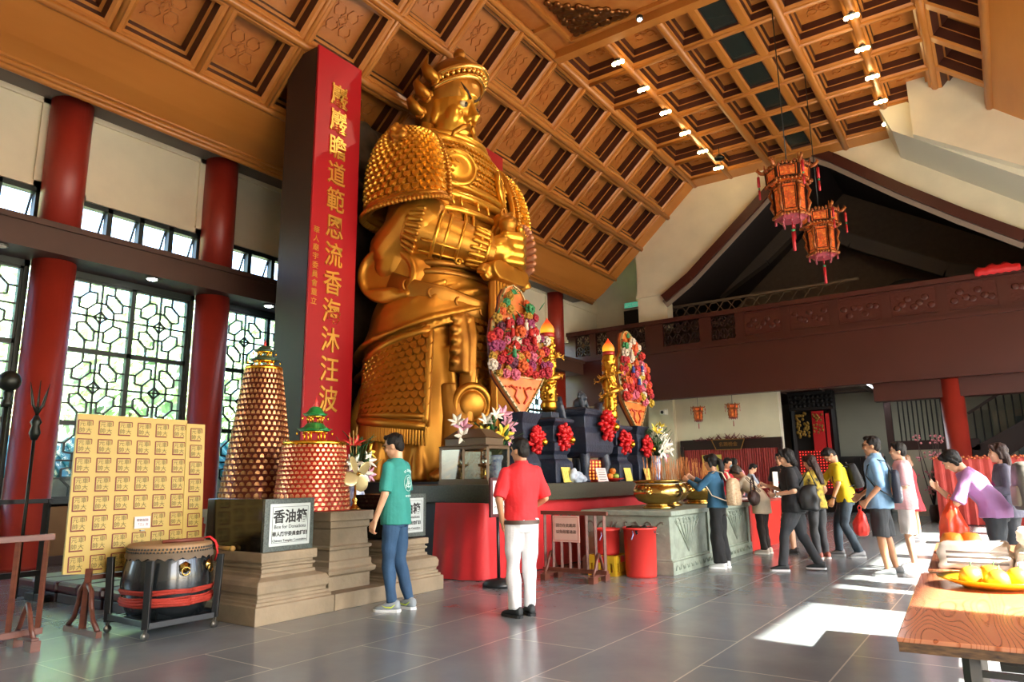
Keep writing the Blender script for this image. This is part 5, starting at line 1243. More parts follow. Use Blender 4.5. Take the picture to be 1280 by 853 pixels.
# head
HD = Matrix.Translation(P(.26, .28, 8.86)) @ Matrix.Rotation(R(0), 4, 'Z') @ Matrix.Rotation(R(12), 4, 'Y') @ Matrix.Diagonal((1.04, .92, 1.1, 1))
def hm(): m = MB(); m.T = HD; return m
mb = hm()
mb.ell((0, 0, .1), (.56, .5, .72), 24, 16); mb.ell((.12, 0, -.3), (.46, .45, .48), 20, 14); mb.ell((.2, 0, -.55), (.33, .3, .25)); mb.cap((-.05, 0, -.5), (-.1, 0, -1.0), .4, .45)
mb.ell((.42, 0, .28), (.16, .34, .1))
for s in (-1, 1):
    mb.ell((.3, s*.24, -.16), (.2, .2, .26)); mb.tube([(.48, s*.08, .16), (.48, s*.2, .24), (.4, s*.36, .36)], [.06, .075, .03], 10); mb.ell((.43, s*.2, .05), (.1, .12, .06)); mb.ell((.58, s*.1, -.2), (.09, .07, .07)); mb.ell((-.02, s*.47, -.1), (.12, .06, .26))
mb.tube([(.5, 0, .14), (.6, 0, -.02), (.7, 0, -.16), (.66, 0, -.22)], [.07, .085, .11, .08], 12)
mb.ell((.5, 0, -.42), (.1, .16, .05)); mb.ell((.48, 0, -.5), (.1, .13, .055)); mb.ell((.44, 0, -.68), (.14, .16, .12))
mb.remesh('head', M_st_p, .022, ST_, 2); hd = ST_.children[-1]
for s in (-1, 1):
    mb = hm(); mb.ell((.49, s*.2, .06), (.07, .11, .065), 14, 8); mb.build('eye', mat('statue_eye_white', '#d8c8a0', .3), hd)
    mb = hm(); mb.ell((.552, s*.19, .055), (.025, .05, .05), 12, 8); mb.build('pupil', mat('statue_pupil', '#0c0a08', .2), hd)
    mb = hm(); mb.tube([(.55, s*.07, .2), (.53, s*.2, .3), (.44, s*.35, .44)], [.03, .035, .01], 8); mb.build('eyebrow', mat('statue_brow', '#2e1c0c', .5, .4), hd)
    mb = hm(); mb.tube([(.62, s*.03, -.33), (.57, s*.18, -.38), (.47, s*.32, -.52), (.4, s*.37, -.72)], [.05, .06, .05, .012], 10); mb.build('moustache', M_st_g, hd)
mb = hm(); random.seed(2)
for k in range(22):
    y = random.uniform(-.13, .13); mb.tube([(.5, y, -.62), (.58+random.uniform(-.03, .03), y*.9, -.85), (.52, y*.6, -1.15), (.5, y*.2, -1.55+abs(y))], [.05, .06, .05, .012], 8)
mb.remesh('beard', mat('statue_beard', '#9a7a44', .5, .5, bump=.5, bscale=10), .022, hd, 1)
mb = hm()
mb.ell((-.06, 0, .42), (.64, .58, .66), 28, 16); mb.ell((-.28, 0, -.05), (.48, .6, .62), 24, 14); mb.lathe([(.2, .95), (.16, 1.05), (.1, 1.1), (.14, 1.16), (.1, 1.27), (.02, 1.3)], 16, (-.02, 0, 0))
for k in range(7): a = -.9+k*.3; mb.tube([(.55*math.cos(a)-.06, .5*math.sin(a), .62), (.3*math.cos(a)-.06, .26*math.sin(a), 1.0), (-.05, 0, 1.1)], [.05, .06, .03], 8)
cut = hm()
mb.remesh('helmet', M_st_d, .03, hd, 1); hel = hd.children[-1]
mb = hm()
for rr, z0, th, k0 in ((.6, .42, .06, 0), (.66, .6, .055, 1)): mb.tube([(rr*1.0*math.cos(a)+.0, rr*.95*math.sin(a), z0+.2*math.cos(a*1.3)*(1)) for a in [q*PI/18-PI*.55 for q in range(21)]], th, 10)
for q in range(17): a = -1.35+q*.17; mb.ell((.64*math.cos(a), .62*math.sin(a), .52+.2*math.cos(a*1.3)), .05, 8, 6)
mb.build('tiara_band', mat('tiara_gold', '#e8b45a', .25, .85), hel)
for s in (-1, 1):
    mb = hm()
    for k, (x, z, L) in enumerate(((-.02, .42, .46), (-.16, .1, .42), (-.26, -.22, .36))):
        b = V((x, s*.56, z)); mb.tube([b, b+V((-.12, s*.2, .12)), b+V((-.24, s*.2, .26)), b+V((-.18, s*.2, L))], [.2, .2, .15, .02], 10, flat=.5); mb.tube([b+V((.04, s*.1, 0))+V((.12*math.cos(j*.7), 0, .12*math.sin(j*.7)))*(1-j*.04) for j in range(12)], .035, 8); mb.ell(b+V((.04, s*.1, 0)), .06, 10, 8)
    mb.tube([(-.1, s*.52, -.4), (-.12, s*.56, -.7), (-.2, s*.62, -.95)], [.14, .12, .1], 10)
    mb.build('helmet_wing', M_st_g, hel)
# ------------------------------------------------------------------ hanging palace lanterns
M_lred = mat('lantern_red_gilt', '#8a2c20', .35, .3, col2='#b0702c', vscale=30, bump=.4, bscale=50); M_lwood = mat('lantern_dark_frame', '#2a0e0a', .4); M_lpink = mat('lantern_pink_fringe', '#b03a4a', .5, col2='#7a3a40', vscale=25)
def lpanel():
    m = bpy.data.materials.new('lantern_panel'); m.use_nodes = True; nt = m.node_tree; b = nt.nodes['Principled BSDF']; tc = nt.nodes.new('ShaderNodeTexCoord'); n = nt.nodes.new('ShaderNodeTexVoronoi'); n.inputs['Scale'].default_value = 26; nt.links.new(tc.outputs['Object'], n.inputs['Vector'])
    r = nt.nodes.new('ShaderNodeValToRGB'); r.color_ramp.elements[0].color = (.75, .1, .01, 1); r.color_ramp.elements[1].color = (.7, .2, .03, 1); e = r.color_ramp.elements.new(.4); e.color = (.35, .05, .01, 1); nt.links.new(n.outputs['Color'], r.inputs['Fac']); nt.links.new(r.outputs[0], b.inputs['Base Color']); nt.links.new(r.outputs[0], b.inputs['Emission Color']); b.inputs['Emission Strength'].default_value = .35; return m
M_lp_ = lpanel()
def lantern(loc, s, label, ztop, main=True):
    t = thing('palace_lantern', label, 'lantern', loc, R(12)); X = lambda r, a, z: V((r*s*math.cos(a), r*s*math.sin(a), z*s)); A6 = [k*PI/3 for k in range(6)]
    fr = MB(); pn = MB(); gl = MB(); fg = MB()
    for r0, z0, r1, z1 in ((.56, .62, .58, 1.0), (.4, -.35, .42, .5)):
        for k in range(6):
            a, b = A6[k], A6[(k+1) % 6]
            fr.bar(X(r0, a, z0), X(r1, a, z1), .05*s); fr.bar(X(r0, a, z0), X(r0, b, z0), .05*s); fr.bar(X(r1, a, z1), X(r1, b, z1), .05*s)
            q = [X(r0*.97, a, z0), X(r0*.97, b, z0), X(r1*.97, b, z1), X(r1*.97, a, z1)]; c = (q[0]+q[1]+q[2]+q[3])/4
            m_ = MB(); q = [c+(p-c)*.94 for p in q]; n = V((c.x, c.y, 0)).normalized()*.01; pn.add([p+n for p in q]+[p-n for p in q], [[0, 1, 2, 3], [7, 6, 5, 4], [0, 4, 5, 1], [1, 5, 6, 2], [2, 6, 7, 3], [3, 7, 4, 0]])
            q2 = [c+(p-c)*.8+n*1.2 for p in q]
            for i in range(4): fr.bar(q2[i], q2[(i+1) % 4], .018*s)
    fr.build('frame', M_lwood, t); pn.build('panels', M_lp_, t)
    random.seed(5)
    for r, z, h in ((.62, 1.02, .1), (.6, .57, .07), (.46, .5, .06), (.47, -.4, .09)):
        for k in range(6):
            a, b = A6[k], A6[(k+1) % 6]
            for j in range(7): p = X(r, a, z).lerp(X(r, b, z), j/6); gl.ell(p+V((0, 0, random.uniform(-.02, .03)*s)), (.045*s, .045*s, h*.6*s), 6, 5)
    for a in A6:
        gl.tube([X(.6, a, 1.0), X(.7, a, 1.02), X(.8, a, 1.12), X(.76, a, 1.2)], [.05*s, .055*s, .045*s, .01*s], 8); gl.tube([X(.6, a, 1.0), X(.6, a, 1.25)], [.035*s, .01*s], 6)
        gl.tube([X(.42, a, -.3), X(.5, a, -.05), X(.46, a, .1), X(.53, a, .3), X(.45, a, .48)], [.03*s, .05*s, .03*s, .05*s, .03*s], 6)
    gl.build('gilt_carving', M_lred, t)
    fg.loft([[X(r, a, z) for a in A6] for r, z in ((.44, -.36), (.46, -.42), (.36, -.46), (.3, -.52), (.1, -.54))], 0, False)
    for a in A6:
        for q in range(2): fg.tube([X(.42-.16*q, a+.5*q, -.42), X(.42-.16*q, a+.5*q, -.6)], .03*s, 8)
    fg.build('lower_fringe', M_lpink, t)
    MT = mat('lantern_tassel', '#b4202a', .5); bd = MB()
    for a in (A6[0], A6[2], A6[3], A6[5]):
        tm = MB(); p = X(.78, a, 1.05); tm.tube([p+V((0, 0, -.12*s)), p+V((0, 0, -.42*s))], .04*s, 8); bd.ell(p+V((0, 0, -.47*s)), .03*s, 6, 5); tm.tube([p, p+V((0, 0, -.8*s))], .008*s, 5); tm.tube([p+V((0, 0, -.52*s)), p+V((0, 0, -.8*s))], .03*s, 8); tm.build('tassel', MT, t)
    tm = MB(); p = V((0, 0, -.62*s)); tm.tube([p+V((0, 0, .1*s)), p+V((0, 0, -.35*s))], .012*s, 6); tm.tube([p+V((0, 0, -.2*s)), p+V((0, 0, -.75*s))], .045*s, 10); bd.ell(p+V((0, 0, -.16*s)), .045*s, 8, 6)
    tm.build('tassel', MT, t); bd.build('jade_beads', mat('jade_bead', '#3a9a6a', .3), t, kind='stuff')
    cb = MB(); cb.tube([(0, 0, .95*s), (0, 0, ztop-loc[2])], .012 if main else .008, 6)
    for a in A6[::2]: cb.bar(X(.55, a, 1.0), (0, 0, 1.0*s), .02*s)
    cb.build('cord', M_black, t)
lantern((-3.02, 14.5, 6.78), .74, 'larger looking red gilt palace lantern, hanging nearer of the two large ones', 11.35)
lantern((-3.05, 17.7, 6.82), .74, 'red gilt palace lantern hanging behind and below the nearer large lantern', 11.35)
lantern((-8.42, 23.2, 3.28), .3, 'small brown lantern on the left above the red shrine front', 4.22, False)
lantern((-7.24, 23.2, 3.3), .3, 'small brown lantern on the right above the red shrine front', 4.22, False)
for p, e in (((-8.42, 23.2, 3.2), 3), ((-7.24, 23.2, 3.2), 3)):
    l = bpy.data.lights.new('lantern_light', 'POINT'); l.energy = e; l.color = (1, .75, .4); l.shadow_soft_size = .05; o = bpy.data.objects.new('lantern_light', l); COL.objects.link(o); o.location = p
# ------------------------------------------------------------------ lamps
M_lamp = mat('warm_lamp', '#fff0c0', .5, emit='#ffdf96', es=30.); M_lampw = mat('white_lamp', '#ffffff', .5, emit='#f4f8ff', es=40.)
first = None
names = []
for r, x in enumerate((-6.58, -1.62)):
    for k in range(5 if r else 6):
        y = 21.47-CP*k; nth = ['farthest', 'second farthest', 'third farthest', 'fourth farthest', 'fifth farthest', 'nearest visible'][k]
        names.append((x, y, '%s bright ceiling lamp in the %s row of lamps' % (nth, 'right hand' if r else 'left hand')))
for x, y, lb in names:
    if first is None:
        first = thing('ceiling_lamp', lb, 'ceiling lamp', (x, y, 11.2), 0, 'ceiling lamps'); mb = MB(); mb.lathe([(.02, .12), (.03, .06), (.1, .04), (.1, .02), (.03, .01)], 14); mb.build('canopy', M_black, first)
        mb = MB()
        for q in (-.11, 0, .11): mb.ell((q, 0, -.02), (.055, .055, .05), 10, 8)
        mb.build('bulbs', M_lamp, first)
    else: dup(first, (x, y, 11.2), 0, lb, 'ceiling lamps')
    l = bpy.data.lights.new('lamp_light', 'POINT'); l.energy = 2.5; l.color = (1, .8, .5); l.shadow_soft_size = .08; o = bpy.data.objects.new('lamp_light', l); COL.objects.link(o); o.location = (x, y, 11.05)
t = thing('spot_lamp', 'small white spot lamp on the edge of the plain ceiling panel', 'spot lamp', (-5.45, 12.95, 11.2)); mb = MB(); mb.lathe([(.03, .08), (.07, .05), (.08, -.03), (.07, -.03)], 16); mb.build('housing', M_black, t); mb = MB(); mb.ell((0, 0, -.03), (.055, .055, .03), 12, 8); mb.build('lens', M_lampw, t)
spot('statue_spot', (-5.45, 12.9, 11.1), (-8.8, 10.6, 8.2), 260, 60, (1, .86, .62))
spot('statue_spot', (-1.62, 8.0, 11.1), (-8.7, 10.4, 6.5), 550, 40, (1, .8, .52))
for i, (x, y) in enumerate(((-12.4, 6.37), (-12.44, 8.9), (-12.45, 4.0))):
    t = thing('downlight', ('round downlight under the brown beam above the lattice window', 'round downlight under the brown beam beside the dark pillar', 'round downlight under the beam at the left edge')[i], 'downlight', (x, y, 4.955)); mb = MB(); mb.lathe([(.11, .01), (.11, -.012), (.085, -.012)], 20); mb.build('ring', M_steel, t); mb = MB(); mb.lathe([(.085, -.01), (.08, -.022), (.04, -.026)], 20); mb.build('lens', M_lampw if i < 2 else M_white, t)
t = thing('speaker_grille', 'round loudspeaker grille hanging under the flat ceiling near the far gable', 'loudspeaker', (-6.2, 20.4, 11.0)); mb = MB(); mb.ell((0, 0, 0), (.16, .16, .08), 16, 8); mb.tube([(0, 0, .05), (0, 0, .4)], .012, 6); mb.build('grille', M_iron, t)
t = thing('tube_lamp', 'white fluorescent tube lamp under the balcony ceiling', 'lamp', (-3.35, 25.2, 4.12)); mb = MB(); mb.bx(-.06, .06, -.65, .65, .0, .05); mb.build('batten', M_white, t); mb = MB(); mb.tube([(0, -.6, -.03), (0, .6, -.03)], .022, 10); mb.build('tube', mat('cool_tube', '#ffffff', .5, emit='#e8f4ff', es=6.), t)
l = bpy.data.lights.new('tube_light', 'AREA'); l.shape = 'RECTANGLE'; l.size = .1; l.size_y = 1.2; l.energy = 45; l.color = (.9, .97, 1); o = bpy.data.objects.new('tube_light', l); COL.objects.link(o); o.location = (-3.35, 25.2, 4.05)
# exit sign, doorway, camera, cloth on the balcony
struct('door_1', MB().bx(-11.75, -10.9, 24.74, 24.8, 6.4, 7.75), mat('dark_doorway', '#120d0b', .6))
t = thing('exit_sign', 'green and white lit exit sign above the dark balcony doorway', 'sign', (-11.35, 24.76, 7.95)); mb = MB(); mb.bx(-.36, .36, -.06, .03, -.12, .12); mb.build('box', M_white, t); mb = MB(); mb.bx(-.33, .33, -.066, -.061, -.1, .1); mb.build('face', mat('exit_green', '#2a8a5a', .4, emit='#5fc09a', es=.5), t)
mb = MB(); mb.text('EXIT', .11, pY(.12, -.069, 0), .002); mb.text('出口', .12, pY(-.18, -.069, 0), .002); mb.build('lettering', M_white, t)
t = thing('security_camera', 'small security camera on the white wall at the right end of the altar', 'camera', (-9.8, 23.72, 3.55)); mb = MB(); mb.bx(-.06, .06, -.02, .08, -.04, .12); mb.bx(-.1, .1, -.32, 0, -.1, .06); mb.build('body', M_white, t, .01); mb = MB(); mb.ell((0, -.33, -.02), (.06, .03, .06), 12, 8); mb.build('lens', M_black, t)
t = thing('red_cloth', 'red cloth draped over the balcony rail at the right edge', 'cloth', (.4, 22.45, 6.63)); mb = MB(); rings = []
for k in range(13):
    x = -.5+k*.085; h = .12*math.sin(PI*k/12)**.5+.04*math.sin(k*1.7); rings.append([V((x, -.2, -.1-.03*(k % 2))), V((x, -.18, .05+h*.5)), V((x, 0, .08+h)), V((x, .15, .05+h*.4)), V((x, .16, -.02)), V((x, 0, .02))])
mb.loft(rings); mb.build('cloth', M_ribbon, t)
# ------------------------------------------------------------------ red shrine front under the balcony
M_rcurt = mat('red_tag_curtain', '#a8281e', .6, col2='#7a1c16', vscale=14, stretch=(3, 1, .6), bump=.3)
t = thing('shrine_front', 'red curtained shrine front with a dark lintel and carved name board', 'shrine', (-7.65, 23.85, 0))
mb = MB(); mb.bx(-1.72, 1.72, -.02, .14, 2.18, 2.52); mb.bx(-1.72, -1.6, -.05, .12, 0, 2.3).bx(1.6, 1.72, -.05, .12, 0, 2.3); mb.build('lintel', mat('dark_shrine_wood', '#2a1512', .45), t, .01)
mb = MB(); random.seed(9); vs = []; n = 140
for k in range(n): x = -1.62+3.24*k/(n-1); y = .02+.03*math.sin(k*1.9)+random.uniform(-.012, .012); vs += [V((x, y, .1)), V((x, y*.5, 2.2))]
mb.add(vs, [[2*k, 2*k+2, 2*k+3, 2*k+1] for k in range(n-1)]); mb.build('tag_curtain', M_rcurt, t)
mb = MB(); mb.prism([(-.42, .02), (.42, .02), (.56, .36), (-.56, .36)], -.1, -.06, lambda u, v, w: V((u, w, 2.14+v))); mb.build('name_board', mat('name_board_wood', '#2c1a12', .4), t)
mb = MB()
pp = [(-.42, .02), (.42, .02), (.56, .36), (-.56, .36)]
for i in range(4): a, b = pp[i], pp[(i+1) % 4]; mb.bar((a[0], -.11, 2.14+a[1]), (b[0], -.11, 2.14+b[1]), .025)
mb.build('board_edge', mat('dull_gold', '#a8763c', .4, .6), t)
mb = MB(); mb.text('名題榜金', .16, pY(0, -.112, 2.33), .01); mb.build('board_lettering', mat('dull_gold', '#a8763c', .4, .6), t)
mb = MB()
for k in range(60): a = random.uniform(-1.15, 1.15); mb.tube([(a, -.04, 2.5), (a+random.uniform(-.2, .2), -.06+random.uniform(-.05, .05), 2.52+.2*(1-(a/1.25)**2)*random.random())], [.02, .008], 5)
mb.build('dried_garland', mat('dried_garland', '#6e2c30', .7), t)
mb = MB(); mb.bx(-.95, -.28, -.05, -.02, 1.35, 2.0); mb.build('yellow_notice', M_paperY, t)
# inner shrine
t = thing('inner_shrine', 'dark carved shrine hung with red and gold embroidery, in the recess under the balcony', 'shrine', (-5.55, 26.6, 0))
mb = MB()
for x in (-.62, .72): mb.bar((x, 0, 0), (x, 0, 4.2), .14)
mb.bx(-.7, .8, -.1, .3, 3.55, 4.2); mb.bx(-.7, .8, .3, .4, 0, 4.2)
for k in range(30): mb.ell((-.6+1.35*(k % 10)/9, -.12, 3.7+.16*(k//10)), (.08, .05, .07), 6, 5)
mb.build('carved_frame', M_dark, t)
mb = MB(); mb.bx(.05, .45, -.06, -.02, 2.1, 3.5).bx(.5, .62, -.06, -.02, 1.7, 3.4); mb.build('red_banner', M_ribbon, t)
mb = MB()
for k in range(40): mb.ell((-.48+.4*random.random(), -.05, 2.6+.9*random.random()), (.05, .02, .06), 6, 4)
for k in range(22): mb.ell((.1+.3*random.random(), -.08, 2.7+.7*random.random()), (.035, .02, .05), 6, 4)
mb.build('gold_embroidery', mat('old_gold', '#a8823a', .4, .6), t)
mb = MB(); mb.bx(-.55, .7, .1, .2, .6, 2.15); mb.build('light_board', mat('red_light_board', '#6a1014', .5), t)
mb = MB()
for i in range(13):
    for j in range(14): mb.ell((-.48+i*.095, .09, .85+j*.095), .018, 5, 4)
mb.build('red_lamps', mat('red_led', '#ff4030', .5, emit='#ff3a2c', es=2.2), t, kind='stuff')
# red service counter
t = thing('red_counter', 'red service counter behind the stone urn table', 'counter', (-4.4, 13.8, 0)); M_rp = mat('red_counter_panel', '#c8281e', .35)
mb = MB(); mb.bx(-.5, .62, -1.15, 1.25, .0, .8); mb.build('body', M_rp, t, .01); mb = MB(); mb.bx(-.55, .66, -1.2, 1.3, .8, .85); mb.build('top', mat('counter_top', '#8a3a30', .4), t, .008)
t = thing('paper_stack', 'white papers lying on the red counter', 'paper', (-4.1, 13.2, .852)); mb = MB()
for k in range(7): mb.box((.03*k-.1, -.3+.11*k, .003+.003*k), (.3, .21, .003), .2*k)
mb.build('sheets', M_white, t)
t = thing('counter_sign', 'white upright sign on the end of the red counter beside the woman in black', 'sign', (-3.85, 14.75, .853)); mb = MB(); mb.bx(-.01, .01, -.16, .16, 0, .5); mb.bx(-.08, .08, -.16, .16, 0, .01); mb.build('board', M_white, t)
# right background: boxes, flower stand, red skirted table, stairs
t = thing('dark_cabinet', 'black cabinet by the back wall', 'cabinet', (-4.0, 27.2, 0)); mb = MB(); mb.bx(-.75, .55, -.3, .5, 0, 1.9); mb.build('body', M_dark, t, .01); mb = MB(); mb.bx(-.73, -.12, -.33, -.3, .05, 1.85).bx(-.08, .53, -.33, -.3, .05, 1.85); mb.build('doors', M_black, t)
t = thing('pink_poster', 'pink notice with an orange panel standing before the black cabinet', 'poster', (-3.65, 26.5, 0)); mb = MB(); mb.bx(-.25, .3, -.02, .02, .6, 1.95); mb.build('board', mat('dusty_pink', '#b08a80', .6), t); mb = MB(); mb.bx(-.05, .2, -.03, -.02, .9, 1.5); mb.build('orange_panel', mat('orange_sheet', '#e0a468', .5), t); mb = MB(); mb.bar((0, 0, 0), (0, 0, .6), .06); mb.bx(-.2, .2, -.2, .2, 0, .03); mb.build('post', M_black, t)
t = thing('skirted_table', 'long table with a red flower trimmed skirt around the red column', 'table', (.2, 21.9, 0)); mb = MB(); vs = []; n = 120
path = [(-1.75, -.2), (-1.75, -.75), (3.2, -.75)]; L0 = .55; L1 = 4.95
for k in range(n):
    d = (L0+L1)*k/(n-1); x, y = (-1.75, -.2-d) if d < L0 else (-1.75+d-L0, -.75); q = .03*math.sin(k*1.4); vs += [V((x+q, y-q, .02)), V((x+q*.3, y-q*.3, 1.68))]
mb.add(vs, [[2*k, 2*k+2, 2*k+3, 2*k+1] for k in range(n-1)]); mb.build('skirt', mat('salmon_red_skirt', '#c0453a', .6, col2='#a8352e', vscale=5), t); mb = MB(); mb.bx(-1.7, 3.2, -.72, .3, 1.6, 1.66); mb.build('top', M_maroon, t); mb = MB()
for k in range(90): mb.ell((-1.75+4.95*k/89, -.79, 1.66+.03*math.sin(k*2.3)), (.035, .03, .03), 6, 4)
mb.build('flower_trim', mat('orange_flower_trim', '#c87a3a', .6, col2='#b0352c', vscale=30), t, kind='stuff')
t = thing('blossom_branch', 'pink artificial blossom branch beside the red column', 'plant', (-1.75, 22.4, 0)); mb = MB(); random.seed(6); bl = MB()
mb.lathe([(.12, 0), (.14, .3), (.1, .45)], 14)
for k in range(9):
    a = random.uniform(0, 6.28); p = V((0, 0, .4)); 
    pts = [p]
    for j in range(4): p = p+V((.09*math.cos(a+j*.4), .06*math.sin(a+j), .45)); pts.append(p)
    mb.tube(pts, [.02, .016, .012, .01, .005], 6)
    for j in range(14): q = random.choice(pts[1:])+V([random.uniform(-.12, .12) for _ in range(3)]); bl.ell(q, .03, 6, 4)
mb.build('branches', mat('branch_brown', '#3a2620', .6), t); bl.build('blossoms', mat('blossom_pink', '#c87a84', .6), t, kind='stuff')
t = thing('staircase', 'dark wooden staircase with slatted balustrade, behind the red column', 'staircase', (0, 25.5, 0)); mb = MB()
for k in range(10): mb.bx(-.9+.28*k, -.6+.28*k, 0, 1.3, 1.9+.17*k-.25, 1.9+.17*k)
mb.prism([(-1.1, 1.3), (-.6, 1.3), (2.2, 3.2), (4, 3.2), (4, 3.55), (1.9, 3.55), (-1.1, 1.85)], -.1, 0, lambda u, v, w: V((u, w, v))); mb.build('flight', M_maroondk, t)
mb = MB(); mb.bx(-3.05, -.6, -.1, 1.3, 1.95, 2.3); mb.bx(-3.05, -2.85, -.14, 0, 1.95, 4.2); mb.bx(-3.05, -.9, -.1, 0, 3.75, 3.9); mb.build('landing', M_maroondk, t)
mb = MB()
for k in range(14): mb.bar((-2.65+.13*k, -.05, 2.3), (-2.65+.13*k, -.05, 3.8), .03)
for k in range(12): x = -.65+.2*k; z0 = 1.95+.64*(x+.6); mb.bar((x, -.05, z0), (x, -.05, z0+1.25), .03)
for k in range(14): mb.bar((2.0+.13*k, -.05, 3.55), (2.0+.13*k, -.05, 4.2), .03)
mb.build('balusters', M_dark, t); mb = MB(); mb.bar((-.8, -.05, 3.05), (1.75, -.05, 4.7), .08); mb.build('handrail', M_maroondk, t)
struct('wall_stair', MB().bx(-.2, 8, 26.9, 27.1, 0, 3.2), mat('pale_stair_wall', '#a89c88', .8))
struct('window_51', MB().bx(.35, 2.2, 26.86, 26.9, 1.7, 3.0), mat('dim_opening', '#5c6a6c', .4))
struct('wall_low', MB().bx(-2.9, -1.6, 25.2, 25.3, 0, 2.0), mat('pale_stair_wall', '#a89c88', .8))
# ------------------------------------------------------------------ foreground table with offerings
def wood_top():
    m = bpy.data.materials.new('veneer_table_top'); m.use_nodes = True; nt = m.node_tree; b = nt.nodes['Principled BSDF']; tc = nt.nodes.new('ShaderNodeTexCoord'); mp = nt.nodes.new('ShaderNodeMapping'); mp.inputs['Scale'].default_value = (3.2, .55, 1); n = nt.nodes.new('ShaderNodeTexNoise'); n.inputs['Scale'].default_value = 1.6; n.inputs['Detail'].default_value = 1
    w = nt.nodes.new('ShaderNodeMath'); w.operation = 'MULTIPLY'; w.inputs[1].default_value = 26; f = nt.nodes.new('ShaderNodeMath'); f.operation = 'FRACT'; r = nt.nodes.new('ShaderNodeValToRGB')
    nt.links.new(tc.outputs['Object'], mp.inputs[0]); nt.links.new(mp.outputs[0], n.inputs['Vector']); nt.links.new(n.outputs['Fac'], w.inputs[0]); nt.links.new(w.outputs[0], f.inputs[0]); nt.links.new(f.outputs[0], r.inputs[0])
    r.color_ramp.elements[0].color = (*lin('#a2542f'), 1); r.color_ramp.elements[1].color = (*lin('#c67e5c'), 1); e = r.color_ramp.elements.new(.25); e.color = (*lin('#ca845e'), 1); nt.links.new(r.outputs[0], b.inputs['Base Color']); b.inputs['Roughness'].default_value = .16; b.inputs['Coat Weight'].default_value = .3; return m
M_vt = wood_top(); M_te = mat('worn_table_edge', '#3c2820', .5, col2='#7a5a3a', vscale=12, stretch=(2, 2, 8))
def table(loc, rz, L, W_, label):
    t = thing('folding_table', label, 'table', loc, rz); mb = MB(); mb.bx(0, W_, 0, L, .735, .75); mb.build('top', M_vt, t, .004); mb = MB(); mb.bx(0.004, W_-.004, .004, L-.004, .705, .735); mb.build('edge', M_te, t)
    for y in (.16, L-.16):
        mb = MB()
        for x in (.2, W_-.2): mb.bar((x, y, 0), (x, y, .71), .045, .03)
        mb.bar((.2, y, .3), (W_-.2, y, .3), .03); mb.bar((.28, y, .66), (W_-.28, y, .66), .06, .02)
        mb.build('folding_leg_frame', mat('dark_steel_leg', '#3a3632', .4, .6), t)
table((-.37, 2.74, 0), R(2.8), 1.8, .9, 'wood veneer folding table with a yellow plate, in the right foreground'); table((-.44, 4.72, 0), R(2.8), 1.8, .9, 'second wood veneer folding table, under the white wrapped bundles')
t = thing('plate', 'yellow plate of fruit on the foreground table', 'plate', (-.12, 4.12, .751)); mb = MB(); mb.lathe([(.12, 0), (.16, .015), (.225, .04), (.23, .046), (.15, .024), (.02, .012)], 40); mb.build('dish', mat('yellow_dish', '#e0b81c', .3), t)
for i, (dx, dy, dz, lb) in enumerate(((-.09, -.02, .055, 'leftmost fruit on the yellow plate'), (.02, -.06, .05, 'front fruit in the middle of the yellow plate'), (.1, .02, .055, 'rightmost fruit on the yellow plate'), (0, .07, .055, 'fruit at the back of the yellow plate'))):
    t = thing('pear', lb, 'fruit', (-.12+dx, 4.12+dy, .751+dz-.012)); mb = MB(); mb.lathe([(.005, -.04), (.035, -.035), (.05, 0), (.042, .03), (.022, .055), (.012, .068), (.004, .066)], 18, M=Matrix.Rotation(.9+.5*i, 3, 'Z') @ Matrix.Rotation(1.1, 3, 'Y')); mb.build('fruit', mat('yellow_pear', '#dcae2c', .4, col2='#e0923a', vscale=9), t); mb = MB(); mb.tube([(0, 0, .03), (.01, 0, .07)], .003, 5); mb.build('stem', M_green, t)
def bundle(loc, d, label, seed):
    random.seed(seed); t = thing('wrapped_bundle', label, 'bundle', loc); mb = MB()
    for k in range(4): mb.box((random.uniform(-.02, .02), random.uniform(-.03, .03), d[2]*(.12+.24*k)), (d[0]*(1-.04*k), d[1]*(1-.05*k), d[2]*.26), random.uniform(-.1, .1))
    mb.remesh('wrapping', mat('newsprint_wrap', '#d4d0c8', .6, col2='#efece4', vscale=14), .014, t, 2, .022, (11, 11, 18)); mb = MB()
    for k in range(3): mb.box((0, -d[1]*.52, d[2]*(.3+.22*k)), (d[0]*.8, .012, .012), .02*k)
    mb.build('fold_lines', mat('newsprint_grey', '#77716a', .7), t)
bundle((-.2, 4.98, .751), (.36, .42, .13), 'low bundle wrapped in newspaper behind the yellow plate', 3); bundle((.16, 5.0, .751), (.34, .5, .22), 'taller white wrapped bundle at the right edge of the tables', 4)
for i, (x, y) in enumerate(((-.37, 5.75), (-.27, 5.8))):
    t = thing('orange', ('left orange behind the newspaper bundle', 'right orange behind the newspaper bundle')[i], 'fruit', (x, y, .751+.072)); mb = MB(); mb.lathe([(.004, -.068), (.05, -.052), (.075, 0), (.052, .053), (.012, .062), (.004, .055)], 18); mb.build('fruit', mat('orange_peel', '#e0862c', .45), t)
